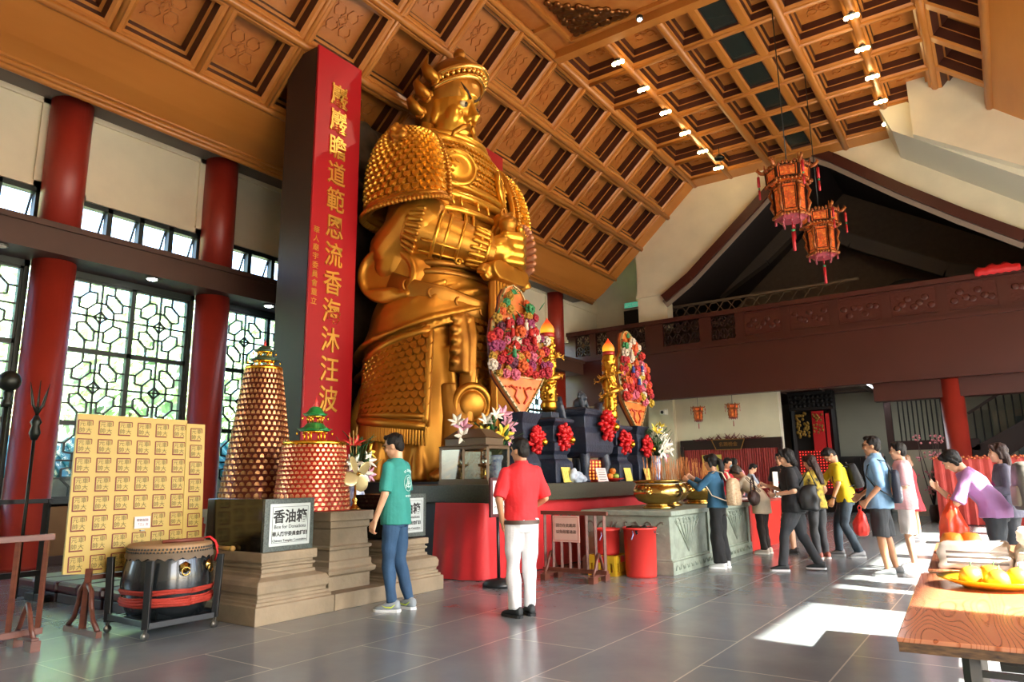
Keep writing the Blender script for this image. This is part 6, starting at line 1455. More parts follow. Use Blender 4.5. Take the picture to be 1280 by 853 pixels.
# ------------------------------------------------------------------ outside: trees and a tiled outbuilding seen through the lattices
M_leafs = [mat('tree_leaf_%d' % i, c, .6, col2=d, vscale=2) for i, (c, d) in enumerate((('#a8cc88', '#d0e8b0'), ('#88b470', '#bcd89c'), ('#bcd898', '#e0ecc4')))]
def tree(x, y, h, r, i, lb):
    t = thing('tree', lb, 'tree', (x, y, -.06)); random.seed(i); mb = MB(); mb.tube([(0, 0, 0), (.1, 0, h*.3), (0, .1, h*.6)], [.22, .16, .08], 10); mb.build('trunk', mat('bark', '#5a4a3a', .8), t); mb = MB()
    for k in range(1800):
        d = V([random.gauss(0, 1) for _ in range(3)]).normalized()*r*random.random()**.45; p = V((d.x, d.y*1.2, h*.55+d.z*h*.45/r)); n = V([random.gauss(0, 1) for _ in range(3)]).normalized(); u = n.orthogonal().normalized(); w_ = n.cross(u); L = random.uniform(.14, .3)
        mb.add([p-u*L, p+w_*L*.5+n*.03, p+u*L, p-w_*L*.5-n*.03], [[0, 1, 2], [0, 2, 3]])
    mb.build('crown', M_leafs[i % 3], t)
for i, (x, y, h, r) in enumerate(((-22, -3, 7, 3.2), (-22, 4, 8, 3.4), (-22, 11, 7.5, 3.2), (-22.5, 18, 8, 3.6), (-22, 25.5, 7, 3.2), (-30, 1, 11, 4.5), (-31, 11, 12, 4.8), (-30, 21, 11, 4.5))):
    tree(x, y, h, r, i, ['leafy tree outside the window at the left edge', 'leafy tree outside the lattice window between the red columns', 'leafy tree outside the lattice window beside the dark pillar', 'leafy tree outside, hidden behind the statue', 'leafy tree outside the farthest windows', 'taller tree standing behind the trees at the left edge', 'taller tree standing behind the trees in the middle', 'taller tree standing behind the farthest trees'][i])
t = thing('outbuilding', 'low outbuilding with a teal tiled roof outside the lattice windows', 'building', (-16.6, 6.5, -.06)); mb = MB(); mb.bx(-1, 1, -4, 4, 0, 1.5); mb.build('wall', mat('pale_outer_wall', '#b8aca8', .8), t); mb = MB(); mb.prism([(-1.5, 1.5), (1.4, 1.5), (0, 2.35)], -4.4, 4.4, lambda u, v, w: V((u, w, v)))
for k in range(30): mb.tube([(1.42, -4.3+.295*k, 1.52), (.02, -4.3+.295*k, 2.38)], .06, 6)
mb.build('roof', mat('teal_roof_tile', '#3a8a8a', .35), t)
# ------------------------------------------------------------------ people
SKIN = [mat('skin_light', '#d9a583', .5, var=.05, vscale=20), mat('skin_tan', '#c08a66', .5, var=.05, vscale=20), mat('skin_warm', '#cc9874', .5, var=.05, vscale=20)]
M_hair = mat('black_hair', '#17130f', .55, spec=.25, bump=.5, bscale=120, stretch=(1, 1, .3)); M_hairb = mat('brown_hair', '#2a1810', .5, spec=.25, bump=.5, bscale=120, stretch=(1, 1, .3))
M_eye = mat('dark_eye', '#14100e', .3)
def cloth(name, c, c2=None, rough=.8, vscale=9): return mat('cloth_'+name, c, rough, col2=c2, vscale=vscale, bump=.25, bscale=22) if c2 else mat('cloth_'+name, c, rough, var=.08, vscale=5, bump=.25, bscale=22)
def hand(mb, w, d, side, n, k, curl=.5, grip=False):
    d = d.normalized(); side = (side-d*side.dot(d)).normalized(); n = (n-d*n.dot(d)-side*n.dot(side)).normalized()
    for q in (-1, -.33, .33, 1): mb.cap(w+side*.012*q*k, w+(d*.085+side*.03*q)*k, .016*k, .0145*k, 8)
    for q, L, cu in ((1, .072, .9), (.36, .082, 1), (-.3, .077, 1.05), (-.95, .06, 1.15)):
        p = w+(d*.088+side*.031*q)*k; a = curl*cu; r = .0095*k; dd = d+side*.08*q
        for s_, f in enumerate((.45, .32, .25)):
            e = (dd*math.cos(a)+n*math.sin(a)).normalized(); p2 = p+e*L*f*1.05*k; mb.cap(p, p2, r, r*.92, 8); p = p2; r *= .92; a += curl*cu*1.1
    p = w+(d*.028+side*.026)*k; p2 = p+(d*.032+side*.032+n*.012)*k; mb.cap(p, p2, .0125*k, .011*k, 8); mb.cap(p2, p2+(d*.034+side*.004+n*(.012+.02*curl))*k, .0105*k, .009*k, 8)
TORS = {'m': [(.84, .16, .108), (.93, .168, .116), (1.06, .15, .102), (1.18, .158, .108), (1.3, .178, .114), (1.38, .178, .102), (1.43, .14, .08), (1.47, .075, .062)],
        'f': [(.84, .165, .112), (.93, .17, .118), (1.06, .138, .096), (1.18, .145, .1), (1.27, .158, .118), (1.36, .158, .098), (1.41, .125, .076), (1.46, .066, .056)]}
def person(label, loc, rz, h, sex='m', g=1., lean=0, head=(0, 0), arms=None, legs=None, skin=0, hair='short', hm=None, top=None, sleeve=.8, hem=.84, bottom=None, btype='trousers', shoes='#202428', sole='#202020', vox=.0095, glasses=False, curl=(.5, .5), untuck=.016, flare=0., thumb=None, group=None, sun=False):
    t = thing('person', label, 'person', loc, R(rz), group); k = h/1.75; sk = SKIN[skin]; L = R(lean)
    RX = Matrix.Rotation(-L, 3, 'X'); piv = V((0, 0, .95))
    def up(p):
        p = V(p); w = max(0, min(1, (p.z-.86)/.25)); a = -L*w; return (piv+Matrix.Rotation(a, 3, 'X') @ (p-piv))*k
    tor = TORS[sex]; fw = sex == 'f'; sw = .148 if fw else .168
    leg = legs or {'L': [(-.085, 0, .9), (-.095, .015, .49), (-.095, -.02, .09), 8], 'R': [(.085, 0, .9), (.095, .015, .49), (.095, -.02, .09), -8]}
    leg = {s: [V(p)*k for p in leg[s][:3]]+[leg[s][3]] for s in 'LR'}
    da = {'L': ((-.225, -.03, 1.13), (-.225, .05, .88)), 'R': ((.225, -.03, 1.13), (.225, .05, .88))}
    if arms: da.update(arms)
    sh = {'L': up((-sw, -.005, 1.385)), 'R': up((sw, -.005, 1.385))}; arm = {s: (sh[s], V(da[s][0])*k, V(da[s][1])*k) for s in 'LR'}
    # body
    mb = MB()
    mb.loft([[up(p) for p in circ((0, -.002, z), (rx-.012)*g, (ry-.012)*g, 20)] for z, rx, ry in tor])
    hc = up((0, .025, 1.605)); HM = (RX @ Matrix.Rotation(R(head[0]), 3, 'Z') @ Matrix.Rotation(-R(head[1]), 3, 'X')).to_4x4()
    nk = up((0, -.015, 1.43)); mb.cap(nk, hc+(HM @ V((0, -.025, -.07)))*k, .055*k, .05*k, 14)
    hb = MB(); hb.T = Matrix.Translation(hc) @ HM @ Matrix.Diagonal((k, k, k, 1))
    hb.ell((0, -.008, .02), (.074, .094, .1), 18, 12); hb.ell((0, .022, -.055), (.057, .066, .07), 16, 10); hb.ell((0, .05, -.1), (.03, .03, .024), 10, 8); hb.tube([(0, .082, .015), (0, .098, -.018), (0, .1, -.03), (0, .082, -.036)], [.009, .012, .015, .01], 8)
    hb.ell((0, .082, -.064), (.024, .01, .007), 10, 6); hb.ell((0, .08, -.076), (.02, .01, .007), 10, 6)
    for s in (-1, 1): hb.ell((s*.076, -.012, -.012), (.01, .022, .033), 10, 8); hb.ell((s*.033, .07, -.03), (.022, .018, .022), 8, 6); hb.ell((s*.03, .078, .034), (.026, .012, .008), 8, 6)
    mb.v += hb.v; o = len(mb.v)-len(hb.v); mb.f += [[i+o for i in f] for f in hb.f]; mb.mi += hb.mi; mb.sm += hb.sm
    for i, s in enumerate('LR'):
        a, e, w = arm[s]; sg = -1 if s == 'L' else 1
        mb.cap(a, e, .047*k*g, .038*k, 12); mb.cap(e, w, .038*k, .026*k, 12); d = w-e
        th = V(thumb[s]) if thumb and s in thumb else V((-sg*.25, 1, .1)); n = d.cross(th)*(-sg) if True else None
        nn = V((-sg, 0, 0)) if abs(d.normalized().x) < .8 else V((0, 0, -1))
        hand(mb, w, d, th, nn, k, curl[i])
        h_, kn, an, yw = leg[s]; mb.cap(h_, kn, .08*k*g, .052*k, 14); mb.cap(kn, kn.lerp(an, .3), .05*k, .054*k, 12); mb.cap(kn.lerp(an, .3), an, .054*k, .034*k, 12); fy = Matrix.Rotation(R(yw), 3, 'Z'); mb.cap(an+fy @ V((0, -.02, -.045))*k, an+fy @ V((0, .1, -.055))*k, .034*k, .026*k, 10)
    mb.remesh('body', sk, vox, t, 1)
    # top
    topm = top or cloth('plain_white', '#d8d8d8'); mb = MB(); un = untuck; rg = []
    for z, rx, ry in [(hem, lerp(tor[0][1], tor[1][1], .3)+un*1.25+flare, lerp(tor[0][2], tor[1][2], .3)+un*1.25+flare)]+[(z, rx+.017+max(0, un-.008)*(1.3-z)*1.6*(z < 1.3)+flare*max(0, (1.1-z))*2, ry+.017+max(0, un-.008)*(1.3-z)*1.6*(z < 1.3)+flare*max(0, (1.1-z))*2) for z, rx, ry in tor if z > hem+.03]:
        rg.append([up(p) for p in circ((0, 0, z), rx*g, ry*g, 24)])
    mb.loft(rg)
    for s in 'LR':
        a, e, w = arm[s]
        if sleeve <= 1: mb.cap(a, a.lerp(e, .4), .06*k*g, .06*k*g, 14); mb.tube([a.lerp(e, .1), a.lerp(e, .35), a.lerp(e, sleeve)], [.06*k*g, .062*k*g, .068*k*g], 14)
        else: q = min(1, sleeve-1); mb.cap(a, e, .06*k*g, .05*k, 14); mb.tube([e, e.lerp(w, .5*q), e.lerp(w, q)], [.052*k, .046*k, .042*k], 14)
        mb.cap(a, up((0, -.01, 1.4)), .056*k*g, .05*k, 12)
    mb.remesh('top', topm, vox*1.05, t, 2, .016*k, (10, 10, 6))
    # bottom
    bm_ = bottom or cloth('dark_trousers', '#22242a'); mb = MB()
    if btype == 'skirt':
        hz = legs['hem'] if legs and 'hem' in legs else .55; mb.loft([[up(p) for p in circ((0, 0, z), rx*g, ry*g, 24)] for z, rx, ry in ((1.08, .15, .105), (.95, .18, .128))]+[[V(p)*k for p in circ((0, 0, lerp(.9, hz, q)), (.19+.07*q)*g, (.14+.07*q)*g, 24)] for q in (0, .5, 1)])
    else:
        mb.loft([[up(p) if z > .9 else V(p)*k for p in circ((0, 0, z), rx*g, ry*g, 22)] for z, rx, ry in ((.97, tor[1][1]-.012, tor[1][2]-.01), (.93, tor[1][1]+.004, tor[1][2]+.006), (.86, .168, .122), (.8, .15, .11))])
        for s in 'LR':
            h_, kn, an, yw = leg[s]
            if btype == 'trousers': mb.tube([h_+V((0, 0, .02)), h_.lerp(kn, .5), kn, kn.lerp(an, .5), an+V((0, 0, -.01))], [.098*k*g, .088*k*g, .07*k, .066*k, .062*k], 16)
            elif btype == 'wide': mb.tube([h_+V((0, 0, .02)), h_.lerp(kn, .5), kn, an], [.098*k*g, .096*k*g, .094*k, .105*k], 16)
            elif btype == 'slim': mb.tube([h_+V((0, 0, .02)), h_.lerp(kn, .5), kn, kn.lerp(an, .4), an], [.098*k*g, .086*k*g, .064*k, .061*k, .047*k], 16)
            else: mb.tube([h_+V((0, 0, .02)), h_.lerp(kn, .5), h_.lerp(kn, 1.05)], [.1*k*g, .1*k*g, .098*k*g], 16)
    mb.remesh('skirt' if btype == 'skirt' else ('shorts' if btype == 'shorts' else 'trousers'), bm_, vox*1.05, t, 1, .016*k, (11, 11, 7))
    # shoes
    sm = shoes if not isinstance(shoes, str) else mat('shoe_'+shoes[1:], shoes, .6, bump=.1); so = mat('sole_'+sole[1:], sole, .7)
    for s in 'LR':
        h_, kn, an, yw = leg[s]; M = Matrix.Translation(V((an.x, an.y, 0))+V((0, 0, max(0, an.z-.09*k)))) @ Matrix.Rotation(R(yw), 4, 'Z') @ Matrix.Diagonal((k, k, k, 1))
        def ring(y, w, z0, z1, n=12): return [M @ V((w*math.cos(2*PI*j/n), y, (z0+z1)/2+(z1-z0)/2*math.sin(2*PI*j/n))) for j in range(n)]
        mb = MB(); mb.loft([ring(-.085, .02, .02, .08), ring(-.075, .036, .012, .105), ring(-.03, .042, .012, .12), ring(.03, .043, .012, .1), ring(.09, .05, .012, .07), ring(.14, .045, .012, .055), ring(.172, .022, .014, .04)]); so_ = mb.build('shoe', sm, t)
        mb = MB(); out = [(-.02, -.092), (.02, -.092), (.042, -.07), (.044, .0), (.053, .09), (.045, .15), (.02, .182), (-.02, .182), (-.045, .15), (-.053, .09), (-.044, .0), (-.042, -.07)]; mb.prism(out, 0, .024, lambda u, v, w: M @ V((u, v, w))); mb.build('sole', so, so_)
    # hair and face
    hb = MB(); hb.T = Matrix.Translation(hc) @ HM @ Matrix.Diagonal((k, k, k, 1)); hmat = hm or M_hair
    hb.ell((0, -.022, .04), (.084, .096, .092), 18, 12); hb.ell((0, -.055, -.01), (.074, .056, .078), 14, 10); hb.ell((0, .035, .098), (.062, .05, .03), 12, 8)
    for s in (-1, 1): hb.ell((s*.072, -.005, .035), (.014, .035, .045), 10, 8)
    if hair != 'short':
        hb.ell((0, -.03, .035), (.092, .1, .098), 18, 12)
        for s in (-1, 1): hb.cap((s*.07, .0, .04), (s*.078, -.02, -.07), .026, .024, 10); hb.cap((s*.045, .065, .095), (s*.072, .045, .03), .022, .016, 8)
        if hair == 'pony': hb.tube([(0, -.1, .03), (0, -.15, .0), (0, -.16, -.12), (0, -.13, -.24), (0, -.11, -.33)], [.03, .042, .045, .035, .008], 12)
        if hair in ('long', 'bob'): q = .36 if hair == 'long' else .09; hb.tube([(0, -.05, .05), (0, -.075, -.06), (0, -.085, -.06-q*.6), (0, -.09, -.06-q)], [.085, .092, .09, .05], 14, flat=.62, up=(0, 1, 0))
    hb.remesh('hair', hmat, vox*.9, t, 1, .008, (30, 30, 14))
    fb = MB(); fb.T = hb.T
    for s in (-1, 1): fb.ell((s*.031, .083, .012), (.012, .006, .006), 8, 6); fb.tube([(s*.015, .091, .035), (s*.035, .088, .04), (s*.05, .078, .034)], .0035, 5)
    fb.build('eyes_and_brows', M_eye, t)
    if glasses:
        fb = MB(); fb.T = hb.T
        for s in (-1, 1):
            if sun: fb.ell((s*.033, .096, .01), (.028, .006, .021), 12, 8)
            fb.tube([(s*.033+.027*math.cos(j*PI/7), .098, .01+.02*math.sin(j*PI/7)) for j in range(15)], .0022, 5); fb.tube([(s*.06, .097, .016), (s*.078, .05, .014), (s*.08, -.01, .008)], .0022, 5)
        fb.tube([(-.007, .1, .014), (.007, .1, .014)], .0022, 5); fb.build('glasses', M_black, t)
    W = Matrix.Translation(V(loc)) @ Matrix.Rotation(R(rz), 4, 'Z')
    return t, (lambda p: W @ (V(p)*k)), (lambda p: W @ up(p)), W, arm
def walk(fx, l=.16): return {'L': [(-.085, 0, .9), (-.09, l*.75, .5), (-.09, l, .09), 5], 'R': [(.085, 0, .9), (.09, -l*.3, .49), (.09, -l*1.2, .11), -5]}
def daypack(label, W, c, size, m, m2, straps=None, cat='backpack', name='backpack', rx=0., pattern=None, sz=1.42):
    """c: local centre (person frame), worn: top-level thing in world space"""
    p = W @ V(c); t = thing(name, label, cat, p, W.to_euler().z); M = Matrix.Rotation(rx, 3, 'X'); a, b, h = size; mb = MB()
    rg = []
    for z, q in ((-.5, .9), (-.46, 1), (0, 1.02), (.3, .96), (.44, .8), (.5, .5)): rg.append([M @ V((v.x, v.y, z*h)) for v in circ((0, 0, 0), a/2*q, b/2*q, 20, None, .6)])
    mb.loft(rg); mb.remesh('bag_body', m, .012, t, 1, .006, (12, 12, 12))
    mb = MB(); mb.loft([[M @ V((v.x, v.y-b*.42, z*h)) for v in circ((0, 0, 0), a/2*.7*q, b*.18*q, 16, None, .6)] for z, q in ((-.42, .85), (-.38, 1), (-.05, 1), (0, .85))]); mb.build('front_pocket', pattern or m, t)
    mb = MB()
    zt = sz-c[2]
    for s in (-1, 1): mb.tube([M @ V((s*a*.28, b*.4, h*.4)), M @ V((s*.1, b*.4+.05, zt+.02)), M @ V((s*.1, b*.4+.14, zt+.045)), M @ V((s*.11, b*.4+.26, zt-.03)), M @ V((s*.13, b*.4+.29, zt-.16)), M @ V((s*.15, b*.4+.2, zt-.3)), M @ V((s*a*.4, b*.35, -h*.34))], .02, 8, flat=.4)
    mb.tube([M @ V((-.04, b*.3, h*.48)), M @ V((0, b*.3, h*.58)), M @ V((.04, b*.3, h*.48))], .01, 6); mb.build('straps', m2, t); return t
def carrier(label, p, s, m, seed=1):
    t = thing('plastic_carrier_bag', label, 'bag', p); mb = MB(); a, h = s
    mb.loft([[V((v.x+.01*math.sin(z*40+i), v.y+.01*math.cos(z*30+i*2), z*h)) for i, v in enumerate(circ((0, 0, 0), a*q, a*.6*q, 18))] for z, q in ((-1, .35), (-.97, .8), (-.8, 1), (-.55, .95), (-.3, .62), (-.12, .3), (0, .12))]); mb.remesh('bag', m, .012, t, 1, .02, (14, 14, 8))
    mb = MB()
    for q in (-1, 1): mb.tube([(q*.012, 0, -.1*h), (q*.02, 0, .02), (0, 0, .05)], .008, 6)
    mb.build('handles', m, t)
# --- the two men in front
M_teal = cloth('teal', '#2f8a80'); M_jean = cloth('denim_blue', '#24425f', '#2f5274', vscale=5)
t, w_, u_, W, arm = person('man in a teal T-shirt and blue jeans, seen from behind beside the stone pedestals', (-5.24, 5.42, 0), 104, 1.79, 'm', .97, 2, (6, 14), {'L': ((-.235, -.0, 1.12), (-.24, .1, .87)), 'R': ((.225, .02, 1.13), (.2, .16, .93))},
    {'L': [(-.085, 0, .9), (-.1, .03, .49), (-.1, -.02, .09), 12], 'R': [(.085, 0, .9), (.08, .0, .49), (.09, -.1, .09), -14]}, 0, 'short', None, M_teal, .92, .82, M_jean, 'slim', '#8d979c', '#d8dcdc', .0075, True, untuck=.03)
def back_print(W, k, z0, m, root, lean=2):
    mb = MB(); sfn = lambda a, b, c: (Matrix.Rotation(-R(lean), 3, 'X') @ V((-a, -.136+.55*a*a-c, z0+b-.95))+V((0, 0, .95)))*k
    for i, ch in enumerate('SCHOOL OF'): a = (i-4)*.155; mb.text(ch, .036, lambda x, y, c, a=a: sfn(.105*math.sin(a)+x*math.cos(a)+y*math.sin(a), .02+.105*math.cos(a)-x*math.sin(a)+y*math.cos(a), c), .002)
    mb.text('FUSION', .03, lambda x, y, c: sfn(x, -.13+y, c), .002)
    ring = [sfn(.072*math.cos(q*PI/12), .0+.08*math.sin(q*PI/12), .002) for q in range(25)]; mb.tube(ring, .0025, 5)
    for pts in (((-.03, -.05), (-.04, 0), (-.01, .03), (-.02, .06)), ((-.02, .06), (.02, .05), (.01, .02), (.03, -.01), (.04, -.05)), ((-.05, -.03), (0, -.04), (.05, -.02)), ((0, .02), (.0, -.05)), ((-.03, .0), (.02, -.01))): mb.tube([sfn(a, b, .002) for a, b in pts], .004, 5)
    mb.build('back_print', m, root)
back_print(W, 1.79/1.75, 1.22, mat('white_print', '#cfe4de', .7), t)
M_swoosh = mat('yellow_green_mark', '#c8e03a', .5)
for s in 'LR':
    an = {'L': (-.1, -.02, 12), 'R': (.09, -.1, -14)}[s]; k = 1.79/1.75; M = Matrix.Translation((an[0]*k, an[1]*k, 0)) @ Matrix.Rotation(R(an[2]), 4, 'Z'); mb = MB()
    for q in (-1, 1): mb.tube([M @ V((q*.04, -.05, .075)), M @ V((q*.046, -.01, .045)), M @ V((q*.05, .05, .05)), M @ V((q*.044, .09, .066))], [.002, .007, .005, .001], 6)
    mb.build('shoe_mark', M_swoosh, t)
M_redp = cloth('red_polo', '#d8262c'); M_whitet = cloth('white_trousers', '#e4e2e2', rough=.7)
t, w_, u_, W, arm = person('man in a red polo shirt and white trousers, seen from behind facing the altar', (-3.95, 5.82, 0), 60, 1.7, 'm', 1.03, 0, (20, 4), {'L': ((-.27, -.05, 1.12), (-.2, .03, .9)), 'R': ((.26, -.02, 1.12), (.16, .15, 1.0))},
    {'L': [(-.085, 0, .9), (-.1, .01, .49), (-.1, -.03, .09), 18], 'R': [(.085, 0, .9), (.085, .01, .49), (.085, .02, .09), -10]}, 1, 'short', None, M_redp, .95, .9, M_whitet, 'trousers', '#1c2224', '#14181a', .0075, untuck=.016)
mb = MB(); k = 1.7/1.75; mb.loft([[V(p)*k for p in circ((0, 0, z), rx, ry, 24)] for z, rx, ry in ((.875, .192, .142), (.915, .19, .14))], 0, True, False); mb.build('belt', mat('brown_belt', '#4a3426', .5), t)
mb = MB(); mb.loft([[V(p)*k for p in circ((0, -.012, z), rx, ry, 20)] for z, rx, ry in ((1.45, .082, .075), (1.49, .068, .064), (1.5, .064, .06))], 0, True, False); mb.build('collar', M_redp, t)
# --- worshippers
M_den = cloth('denim_jacket', '#2c5a78', '#376b8c'); M_blk = cloth('black', '#17181a'); M_char = cloth('charcoal', '#34363a')
t, w_, u_, W, arm = person('woman in a denim jacket with a long ponytail, raising incense at the brass urns', (-3.5, 10.2, 0), 88, 1.62, 'f', 1.0, 4, (0, 4), {'L': ((-.22, .2, 1.2), (-.13, .42, 1.33)), 'R': ((.22, .18, 1.2), (.1, .42, 1.36))}, None, 0, 'pony', None, M_den, 1.9, .9, M_blk, 'wide', '#e4e4e4', '#ffffff', .01, untuck=.03, curl=(.9, .9))
M_bei = mat('beige_patterned_leather', '#cdb594', .5, col2='#a88a66', vscale=42)
daypack('beige patterned backpack worn by the woman in the denim jacket', W, (-.03, -.255, 1.06), (.3, .15, .38), M_bei, mat('cream_strap', '#d8c8ac', .5), sz=1.31)
th = thing('incense_bundle', 'bundle of incense sticks held up by the woman in the denim jacket', 'incense', W @ V((-.02, .5, 1.31)))
mb = MB()
for q in range(7): mb.tube([(.006*(q-3), 0, -.1), (.012*(q-3), .01*(q % 3), .26)], .003, 5)
mb.build('sticks', mat('incense_stick_orange', '#c0783c', .7), th)
M_bg = cloth('beige', '#cdbda0')
t, w_, u_, W, arm = person('short haired woman in a long beige top, bending over the red counter', (-3.5, 12.4, 0), 86, 1.62, 'f', 1.02, 38, (0, 18), {'L': ((-.2, .5, 1.02), (-.12, .72, .98)), 'R': ((.2, .5, 1.0), (.12, .74, .96))}, None, 1, 'bobx', mat('grey_brown_hair', '#3a322a', .5, bump=.4, bscale=90), M_bg, .95, .7, cloth('dark_brown', '#2c2420'), 'trousers', '#c8c0b4', '#e8e4dc', .011, untuck=.04)
mb = MB()
for dx in (-.006, .02): mb.tube([u_((-.19+dx*.3, -.1-dx, 1.38)), u_((-.2, -.115-dx, 1.2)), u_((-.19, -.12-dx, 1.05))], .006, 5)
mb.build('sleeve_stripes', M_black, t, world=True)
tb = thing('shoulder_bag', 'dark brown shoulder bag carried by the woman in beige', 'bag', u_((-.26, .02, 1.0))); mb = MB(); mb.ell((0, 0, 0), (.09, .18, .13), 18, 12); mb.remesh('bag_body', mat('brown_leather', '#3a2620', .45), .012, tb, 1, .02, (9, 9, 9)); mb = MB(); mb.tube([(0, -.14, .06), (.0, -.1, .28), (.0, .0, .36), (0, .14, .06)], .014, 6); mb.build('strap', mat('brown_leather', '#3a2620', .45), tb)
t, w_, u_, W, arm = person('woman in a black T-shirt and sunglasses walking left, holding up a phone', (-2.49, 10.4, 0), 103, 1.67, 'f', 1.3, 3, (0, 8), {'R': ((.26, .14, 1.12), (.14, .38, 1.2)), 'L': ((-.3, -.02, 1.12), (-.16, .24, 1.07))}, walk(1, .22), 0, 'bob', None, M_blk, .95, .82, M_char, 'trousers', '#25282a', '#d8d8d8', .0095, True, (.9, .8), untuck=.02, sun=True)
mb = MB(); mb.ell(u_((-.06, .165, 1.25)), (.012, .006, .016), 8, 6); mb.build('red_emblem', M_ribbon, t, world=True)
a, e, q = arm['L']; d = (q-e).normalized(); uu, vv = frame(d); c = e.lerp(q, .93); mb = MB(); mb.tube([c+uu*.034*math.cos(j*PI/8)+vv*.034*math.sin(j*PI/8) for j in range(17)], .008, 6); mb.ell(c+vv*.036, (.016, .016, .016), 10, 6); mb.build('wrist_watch', M_steel, t)
tp = thing('phone', 'mobile phone held up by the woman in black', 'phone', W @ V((.1, .44, 1.19))); tp.rotation_euler = (R(-20), 0, R(103)); mb = MB(); mb.bx(-.036, .036, -.005, .005, -.07, .08); mb.build('phone_body', M_black, tp, .004); mb = MB(); mb.bx(-.032, .032, -.0065, -.005, -.06, .07); mb.build('screen', mat('phone_screen', '#6a7078', .1), tp)
tb = thing('handbag', 'black slouchy handbag at the back of the woman in black', 'bag', W @ V((-.22, -.2, .98))); tb.rotation_euler = (0, 0, R(103)); mb = MB(); mb.loft([circ((.01*math.sin(z*9), 0, z), .055*q, .13*q, 18, None, .7) for z, q in ((-.17, .7), (-.15, .95), (-.05, 1), (.08, .9), (.15, .72), (.17, .5))]); mb.remesh('bag_body', mat('black_leather', '#1a1a1c', .4), .012, tb, 1, .02, (9, 9, 9)); mb = MB(); mb.tube([(0, -.1, .15), (.08, -.02, .38), (.0, .12, .15)], .012, 6); mb.build('strap', M_black, tb)
M_yel = cloth('yellow_polo', '#d8c01c'); M_dj = cloth('dark_jeans', '#26323c', '#2f3e4a')
t, w_, u_, W, arm = person('man in a yellow polo shirt and jeans looking down, with a backpack', (-2.2, 12.55, 0), 108, 1.76, 'm', 1.02, 14, (8, 38), {'L': ((-.25, .12, 1.14), (-.24, .22, .9)), 'R': ((.22, .3, 1.18), (.06, .46, 1.18))}, {'L': [(-.085, 0, .9), (-.13, .08, .5), (-.13, -.1, .09), 12], 'R': [(.085, 0, .9), (.12, .14, .5), (.12, .16, .09), -5]}, 1, 'short', None, M_yel, .92, .84, M_dj, 'trousers', '#6c6e70', '#8a8c8c', .01, untuck=.026)
daypack('black backpack worn by the man in yellow', W, (.0, -.16, 1.26), (.28, .16, .4), M_blk, M_black, rx=-.25)
a, e, q = arm['L']; d = (q-e).normalized(); uu, vv = frame(d); c = e.lerp(q, .92); mb = MB(); mb.tube([c+uu*.034*math.cos(j*PI/8)+vv*.034*math.sin(j*PI/8) for j in range(17)], .01, 6); mb.build('wrist_watch', M_black, t)
M_flor = mat('cloth_yellow_black_floral', '#1c1c18', .8, col2='#c8aa2c', vscale=14, bump=.2, bscale=22)
t, w_, u_, W, arm = person('woman with brown hair in a yellow and black floral top, beside the man in yellow', (-2.56, 12.1, 0), 60, 1.62, 'f', 1.02, 4, (20, 12), {'R': ((.24, .0, 1.12), (.2, .16, .95)), 'L': ((-.2, .2, 1.14), (-.05, .36, 1.15))}, None, 0, 'long', M_hairb, M_flor, .7, .82, M_char, 'trousers', '#8a4a3a', '#d8d0c8', .011, untuck=.028)
t, w_, u_, W, arm = person('girl in a short black dress with white hem stripes, behind the woman in black', (-3.1, 12.62, 0), 95, 1.48, 'f', .95, 0, (0, 5), None, {'L': [(-.07, 0, .9), (-.075, .01, .49), (-.075, -.02, .09), 6], 'R': [(.07, 0, .9), (.075, .01, .49), (.075, -.02, .09), -6], 'hem': .62}, 0, 'long', None, M_blk, .6, .84, M_blk, 'skirt', '#2a2422', '#302c2a', .011)
mb = MB()
for z in (.66, .7): mb.loft([[V(p)*1.48/1.75 for p in circ((0, 0, z+dz), .262*.95-.2*(z-.62), .212*.95-.2*(z-.62), 24)] for dz in (-.012, .012)], 0, True, False)
mb.build('hem_stripes', M_white, t)
M_lb = cloth('light_blue_shirt', '#7ba6cc', '#8fb6d6'); M_gsh = cloth('dark_grey_shorts', '#2c3034')
t, w_, u_, W, arm = person('man in a light blue shirt and dark shorts facing left, with a drawstring bag', (-1.43, 10.45, 0), 93, 1.8, 'm', 1.04, 0, (0, 2), {'L': ((-.25, -.06, 1.12), (-.24, .12, .92)), 'R': ((.24, .02, 1.12), (.2, .22, .98))}, {'L': [(-.085, 0, .9), (-.1, .02, .49), (-.1, -.02, .09), 6], 'R': [(.085, 0, .9), (.095, -.03, .49), (.095, -.1, .09), -6]}, 1, 'short', None, M_lb, 1.15, .82, M_gsh, 'shorts', '#7d8284', '#9a9c9c', .0085, True, (.9, .5), untuck=.034)
mb = MB(); k = 1.8/1.75; mb.loft([[V(p)*k for p in circ((0, -.01, z), rx, ry, 20)] for z, rx, ry in ((1.45, .085, .078), (1.5, .07, .066), (1.51, .064, .06))], 0, True, False); mb.build('collar', M_lb, t)
M_navy = mat('navy_bag_fabric', '#1c2230', .6, col2='#232838', vscale=6)
daypack('black drawstring backpack with white print, worn by the man in light blue', W, (-.06, -.22, 1.12), (.3, .1, .42), M_navy, M_black, pattern=mat('bag_print', '#20242c', .6, col2='#b8bcc4', vscale=34))
M_pbag = mat('red_plastic_film', '#d8342a', .3, var=.15, vscale=12, alpha=.93); M_obag = mat('orange_red_plastic_film', '#e04a2a', .3, var=.12, vscale=9, alpha=.9)
carrier('red plastic bag in the hand of the man in the light blue shirt', W @ V((-.25, .22, .84)), (.1, .34), M_pbag)
M_pink = cloth('pink_tee', '#d4a0a0')
